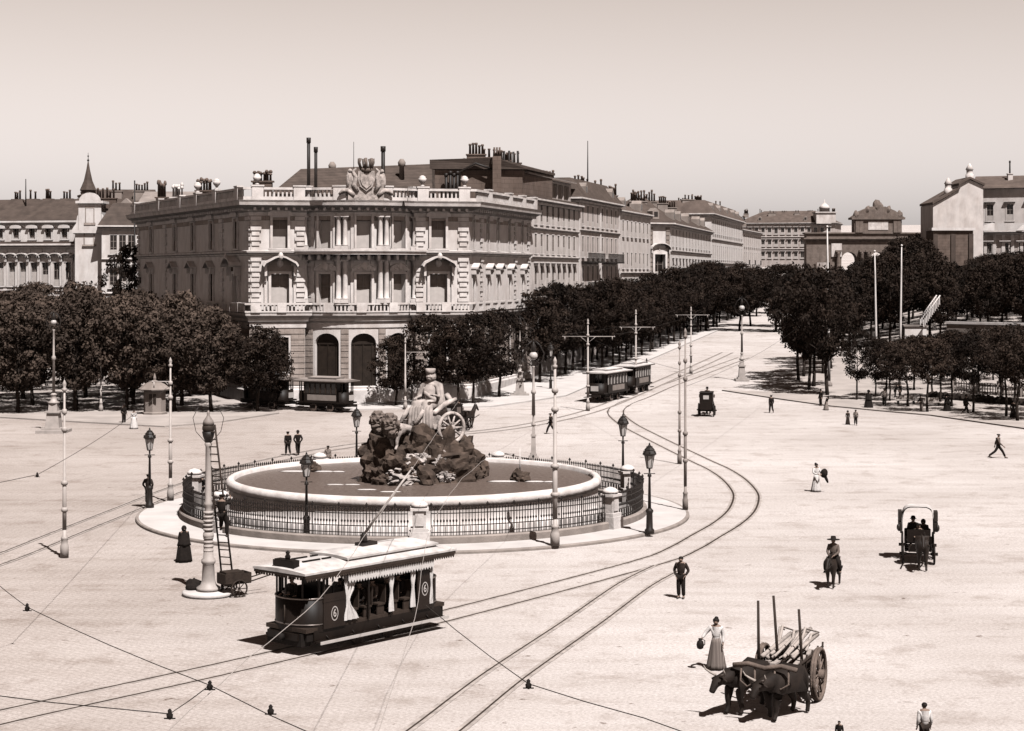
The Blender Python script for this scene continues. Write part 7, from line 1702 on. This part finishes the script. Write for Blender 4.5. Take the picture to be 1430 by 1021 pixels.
# ------------------------------------------------------------------ garden things
def kiosk():
    p = G(216, 580); t = empty('kiosk', 'small pale octagonal kiosk with a finial under the promenade trees', 'kiosk', p)
    m = MB(); m.lathe([(1.15, 0), (1.15, .3), (1.0, .35), (1.0, 2.3)], 8, smooth=False); m.build('wall', ['plaster_dull'], t)
    m = MB(); m.lathe([(1.45, 2.28), (1.5, 2.4), (.9, 2.85), (.35, 3.1), (.12, 3.2), (.14, 3.4), (.03, 3.8)], 8, smooth=False); m.build('roof', ['plaster_dull'], t)
    m = MB(); m.box((0, -.96, 1.55), (.62, .06, .9)); m.build('hatch', ['door_wood'], t)
kiosk()
def garden():
    a, b = P(1322, 449, 236), P(1470, 447, 226); f = Flat(a, b); g = min(gz(a.x, a.y), gz(b.x, b.y)); t = empty('garden_wall', 'long white topped retaining wall across the park slope', 'wall', (a.x, a.y, g)); o = V(a.x, a.y, g)
    m = MB(); fbox(m, f, 0, f.L, g - 1, a.z - .3, -.5, 0); m.v = [tuple(V(*q) - o) for q in m.v]; m.build('wall', ['plaster_dull'], t)
    m = MB(); fbox(m, f, -.1, f.L, a.z - .3, a.z, -.6, .12); m.v = [tuple(V(*q) - o) for q in m.v]; m.build('coping', ['plaster_white'], t)
    p0 = P(1288, 456, 240); t = empty('garden_stair', 'steep white stair with balustrade climbing the park slope', 'stair', p0); n = 12; k = 240 / F; m = MB()
    for i in range(n): x = 24 * k * i / n; z = 34 * k * i / n; m.box((x + .1, .6, z), (24 * k / n + .06, 1.7, .16))
    m.build('step', ['plaster_warm'], t); m = MB()
    for y in (-.35, 1.55):
        for i in range(n): x = 24 * k * i / n; z = 34 * k * i / n; m.box((x + .1, y, z + .45), (.1, .1, .9))
        m.tube([(0, y, .95), (24 * k, y, 34 * k + .9)], .08, 6)
    m.build('balustrade', ['plaster_white'], t)
    q = P(1279, 458, 244); t = empty('garden_hut', 'small white flat roofed hut on the sunlit park slope', 'hut', (q.x, q.y, gz(q.x, q.y))); h = max(1.6, q.z - gz(q.x, q.y) + .2)
    m = MB(); m.box((0, 1.4, h / 2 - .3), (2.9, 2.6, h + .6)); m.build('wall', ['plaster_white'], t); m = MB(); m.box((0, 1.4, h + .08), (3.3, 3.0, .16)); m.build('roof', ['roof_pale'], t)
    # hedge and pale fence behind the front row of park trees
    a, b = G(1298, 557), G(1480, 572); f = Flat(a, b); m = MB(); rnd = random.Random(4); n = int(f.L / .55)
    for i in range(n): p = f.at(f.L * (i + .5) / n, 0); m.blob((p.x - a.x, p.y - a.y, gz(p.x, p.y) + .35 - a.z), (.5, .45, .45 + rnd.uniform(0, .12)), .35, 2, i, 2)
    o = m.build('hedge', ['hedge']); o.location = a; tag(o, 'low clipped dark hedge along the park pavement', 'hedge')
    a, b = G(1330, 549), G(1500, 562); f = Flat(a, b); t = empty('park_fence', 'pale low fence behind the dark hedge', 'fence', a)
    m = MB(); n = int(f.L / .3)
    for i in range(n): p = f.at(f.L * (i + .5) / n, 0); m.box((p.x - a.x, p.y - a.y, gz(p.x, p.y) - a.z + .65), (.09, .05, 1.3), math.atan2(f.d.y, f.d.x))
    for h in (.35, 1.1):
        q0, q1 = f.at(0, gz(*f.p0) + h), f.at(f.L, gz(*f.p1) + h); m.tube([q0 - a, q1 - a], .05, 5)
    m.build('paling', ['plaster_dull'], t)
    m = MB()
    for i in range(int(f.L / 2.6)): p = f.at(i * 2.6 + .1, 0); m.box((p.x - a.x, p.y - a.y, gz(p.x, p.y) - a.z + .8), (.2, .2, 1.6))
    m.build('post', ['plaster_dull'], t)
    for u, v, lab in ((1265, 566, 'wooden bench under the park trees by the bright path'), (1300, 569, 'wooden bench under the park trees beside the woman in the cloak')):
        t = empty('park_bench', lab, 'bench', G(u, v), R(12)); m = MB(); m.box((0, 0, .45), (1.8, .42, .05)); m.build('seat', ['wood_pale'], t); m = MB(); m.box((0, .2, .75), (1.8, .05, .35)); m.build('backrest', ['wood_pale'], t); m = MB()
        for x in (-.8, .8): m.box((x, 0, .22), (.07, .4, .44))
        m.build('frame', ['iron'], t)
garden()

# ------------------------------------------------------------------ trees
def tree_parts(seed, h=10.0, r=3.3, clear=2.5, clumps=70, per=80, leaf=.27, lean=.0):
    rnd = random.Random(seed); tr = MB(); pts = [V(0, 0, -.2)]; x = y = 0
    for k in range(1, 7): x += rnd.uniform(-.12, .12) + lean * .1; y += rnd.uniform(-.12, .12); pts.append(V(x, y, h * .62 * k / 6))
    tr.tube(pts, [.21, .165, .15, .135, .11, .08, .04], 9)
    for k in range(9):
        z = rnd.uniform(clear * .95, h * .58); i = min(5, int(z / (h * .62) * 6)); b = pts[i].lerp(pts[i + 1], .5); a = rnd.uniform(0, 6.28); L = r * rnd.uniform(.5, .9)
        tr.tube([b, b + V(math.cos(a) * L * .4, math.sin(a) * L * .4, L * .35), b + V(math.cos(a) * L, math.sin(a) * L, L * .55)], [.075, .05, .018], 6)
    cr = MB(); vs = []; fs = []; cz = (clear + h) / 2 + .1; hz = (h - clear) / 2
    lobes = [(rnd.uniform(0, 6.28), rnd.uniform(-.5, .7), rnd.uniform(.15, .5)) for _ in range(7)]
    for c in range(clumps):
        a = rnd.uniform(0, 6.28); zz = rnd.uniform(-1, 1); rad = rnd.random() ** .42
        lob = 1 + sum(w_ * max(0, math.cos(a - la)) ** 4 * max(0, 1 - abs(zz - lz) * 1.6) for la, lz, w_ in lobes)
        rr = math.sqrt(max(.05, 1 - abs(zz) ** 2.3)) * rad * r * lob * .80
        if zz < -.35: rr *= .92
        C0 = V(x * .6 + rr * math.cos(a), y * .6 + rr * math.sin(a), cz + zz * hz * .88 + rnd.uniform(-.2, .2))
        s = rnd.uniform(.42, .92); dens = int(per * s * rnd.uniform(.6, 1.2))
        for _ in range(dens):
            v = V(rnd.gauss(0, 1), rnd.gauss(0, 1), rnd.gauss(0, .75)); v = v.normalized() * s * rnd.random() ** .45; q = C0 + V(v.x, v.y, v.z * .8)
            n_ = (v.normalized() + V(rnd.uniform(-1, 1), rnd.uniform(-1, 1), rnd.uniform(-.4, 1.2))).normalized(); t_ = n_.orthogonal().normalized(); t_ = (Matrix.Rotation(rnd.uniform(0, 6.28), 3, n_) @ t_); b_ = n_.cross(t_); l = leaf * rnd.uniform(.45, 1.5)
            o = len(vs); vs += [q - t_ * l * .5, q + b_ * l * .28, q + t_ * l * .5, q - b_ * l * .28]; fs.append((o, o + 1, o + 2, o + 3))
    cr.add(vs, fs); return tr.mesh('trunk'), cr.mesh('crown')
TREES = []
for i, (h, r, clear, cl, per, lf, leafm) in enumerate(((10, 4.0, 2.2, 125, 100, .30, 'leaf_dark'), (10, 3.7, 2.0, 115, 100, .30, 'leaf_dark'), (10, 4.2, 2.3, 135, 96, .31, 'leaf_dark'), (10, 3.5, 2.7, 105, 98, .28, 'leaf_dark'), (10, 4.0, 2.0, 125, 96, .31, 'leaf_mid'), (10, 4.0, 1.5, 130, 100, .30, 'leaf_soft'), (10, 4.4, 1.6, 150, 96, .31, 'leaf_soft'), (10, 3.8, 2.2, 120, 96, .30, 'leaf_mid'), (10, 3.5, 3.9, 95, 90, .29, 'leaf_mid'), (10, 3.3, 3.5, 90, 92, .29, 'leaf_dark'))):
    a, b = tree_parts(100 + i, h, r, clear, cl, per, lf); a.materials.append(MATS['bark']); b.materials.append(MATS[leafm]); TREES.append((a, b))
TR = random.Random(23); NT = [0]
def tree(x, y, ztop, label, group, kinds=(0, 1, 2, 3), wide=1.0, hmin=4.5, hmax=16, name='leafy_tree'):
    g = gz(x, y); h = min(hmax, max(hmin, ztop - g)); k = TR.choice(kinds); s = h / 10
    t = empty(name, label, 'tree', (x, y, g), TR.uniform(0, 6.28), group); w_ = wide * TR.uniform(.92, 1.12) * (s ** .55)
    t.scale = (w_, w_, s); link_mesh('trunk', TREES[k][0], t); link_mesh('crown', TREES[k][1], t); NT[0] += 1
    return t
def top(v, y): return HC - (v - VH) * y / F
def interp(tab, u):
    for (a, p), (b, q) in zip(tab, tab[1:]):
        if u <= b: return p + (q - p) * max(0, (u - a)) / (b - a)
    return tab[-1][1]
PALB = [PC, PA, PB, PD]
# grove of the promenade, left of the palace
prof = [(-60, 397), (190, 397), (250, 408), (300, 425), (345, 445), (372, 468), (395, 482), (420, 492)]
for y, xs in ((168.5, 4.2), (176, 4.8), (185, 5.2), (195, 5.5), (206, 5.8), (219, 6.2), (233, 6.5), (248, 7)):
    x = -.325 * y + TR.uniform(0, 2)
    while True:
        xx, yy = x + TR.uniform(-.8, .8), y + TR.uniform(-1.6, 1.6); u = UC + xx * F / yy; lim = -20.6 if y < 172 else (-25.5 - .443 * max(0, yy - 178) - 3.2 if y > 175 else -26)
        if xx > lim: break
        v = interp(prof, u) + TR.uniform(-7, 16) + (12 if y < 172 and u < 330 else 0)
        if not (y < 172 and 205 < u < 228): tree(xx, yy, top(v, yy), 'dense soft grey tree of the promenade grove beside the shaded palace wing', 'promenade grove', (5, 6, 4) if u < 330 else (4, 7), 1.0, 5, 13)
        x += xs
tree(-46.6, 226, top(338, 226), 'tallest dark tree rising between the shaded palace wing and the white mansard house', None, (2,), .75, 8, 18)
# street trees before the palace
for i, (u, v, vt, w_, lab) in enumerate(((553, 568, 468, .85, 'small leafy tree in front of the third palace door'), (600, 567, 438, .95, 'spreading dark tree in front of the palace bay'), (640, 566, 444, .9, 'dark tree whose crown meets the spreading one at the palace corner'), (661, 565, 437, .85, 'dark tree with a slender bare trunk at the palace corner'), (697, 556, 430, .85, 'dark tree by the pale arc lamp pedestal'), (386, 572, 482, .62, 'small tree over the trailer car beside the palace'), (362, 570, 470, .7, 'rounded tree at the lit palace quoin over the trailer car'))):
    p = G(u, v); tree(p.x, p.y, top(vt, p.y), lab, None, (0, 1, 7), w_, 4.5, 12)
prof = [(700, 425), (725, 402), (760, 398), (850, 394), (900, 384), (950, 373), (1000, 369), (1045, 372), (1080, 366), (1120, 370)]
t_ = 20.0
while t_ < 200:
    for of in (2.6, 6.2):
        x, y = on_row(t_ + TR.uniform(-1, 1), of + TR.uniform(-.5, .5)); u = UC + x * F / y
        if of > 5 and t_ < 34: continue
        tree(x, y, top(interp(prof, u) + TR.uniform(-6, 15), y), 'dark street tree in the row before the climbing street houses', 'street trees before the houses', (0, 1, 2, 3, 7), .85, 5, 13)
    t_ += 5.2
for x, y in ((31, 291), (36.5, 293), (42, 290), (47.5, 287), (34, 303), (40, 306), (46, 303), (53, 296), (39, 330), (45, 336), (50, 345), (57, 352)):
    tree(x, y, top(interp(prof, UC + x * F / y) + TR.uniform(0, 6), y), 'dark tree closing the view where the street bends', 'trees at the street bend', (0, 1, 2), 1.0, 5, 14)
# park: rows behind the edge line, with the path and the bright slope left open
front = [(1000, 388), (1030, 364), (1150, 372), (1175, 398), (1195, 452), (1240, 474), (1300, 468), (1330, 459), (1440, 455)]
back = [(1000, 372), (1060, 360), (1140, 370), (1180, 382), (1200, 362), (1240, 352), (1262, 330), (1295, 327), (1310, 374), (1350, 362), (1400, 352), (1460, 344)]
E0 = G(1012, 547).to_2d(); E1 = G(1440, 602).to_2d(); ed = (E1 - E0).normalized(); en = Vector((-ed.y, ed.x))
y = 158.0
while y < 345:
    st = 5.4 if y < 215 else 6.0; x = 20 + TR.uniform(0, 2)
    while x < .335 * y:
        xx, yy = x + TR.uniform(-1.3, 1.3), y + TR.uniform(-1.5, 1.5); x += st; u = UC + xx * F / yy; g = gz(xx, yy)
        b = (Vector((xx, yy)) - E0).dot(en); street = (xx - 27.5) * .969 - (yy - 190) * .247
        if b < 2.0 or street < .5 or u > 1540: continue
        if 1170 < u < 1238 and yy < 232: continue                # the bright path
        if 1182 < u < 1322 and 206 < yy < 244: continue          # the open sunlit slope
        if u > 1318 and 212 < yy < 240: continue                 # the white topped wall
        deep = yy > 226; v = interp(back if deep else front, u) + TR.uniform(-3, 10) + (5 if deep and yy < 280 else 0)
        if deep: lab, gr, kk = 'tall dark tree in the deep wood of the park', 'trees of the deep park wood', (0, 1, 2, 3)
        elif u < 1180: lab, gr, kk = 'dark park tree massed between the climbing street and the bright path', 'park trees by the street', (0, 1, 2, 3)
        else: lab, gr, kk = 'thin trunked lower tree of the park edge beyond the bright path', 'lower trees of the park edge', (8, 9, 8)
        tree(xx, yy, top(v, yy), lab, gr, kk, .95 if deep else .85, 4.5, 19 if deep else 15)
    y += 5.4 if y < 215 else 7.0
for u, v, vt, lab in ((1196, 560, 458, 'slim tree leaning over the mouth of the bright park path'), (1222, 556, 470, 'small tree with a bare trunk on the far side of the park path')):
    p = G(u, v); tree(p.x, p.y, top(vt, p.y), lab, None, (3,), .6, 4.5, 12)
print('trees', NT[0], 'objects', len(bpy.data.objects))
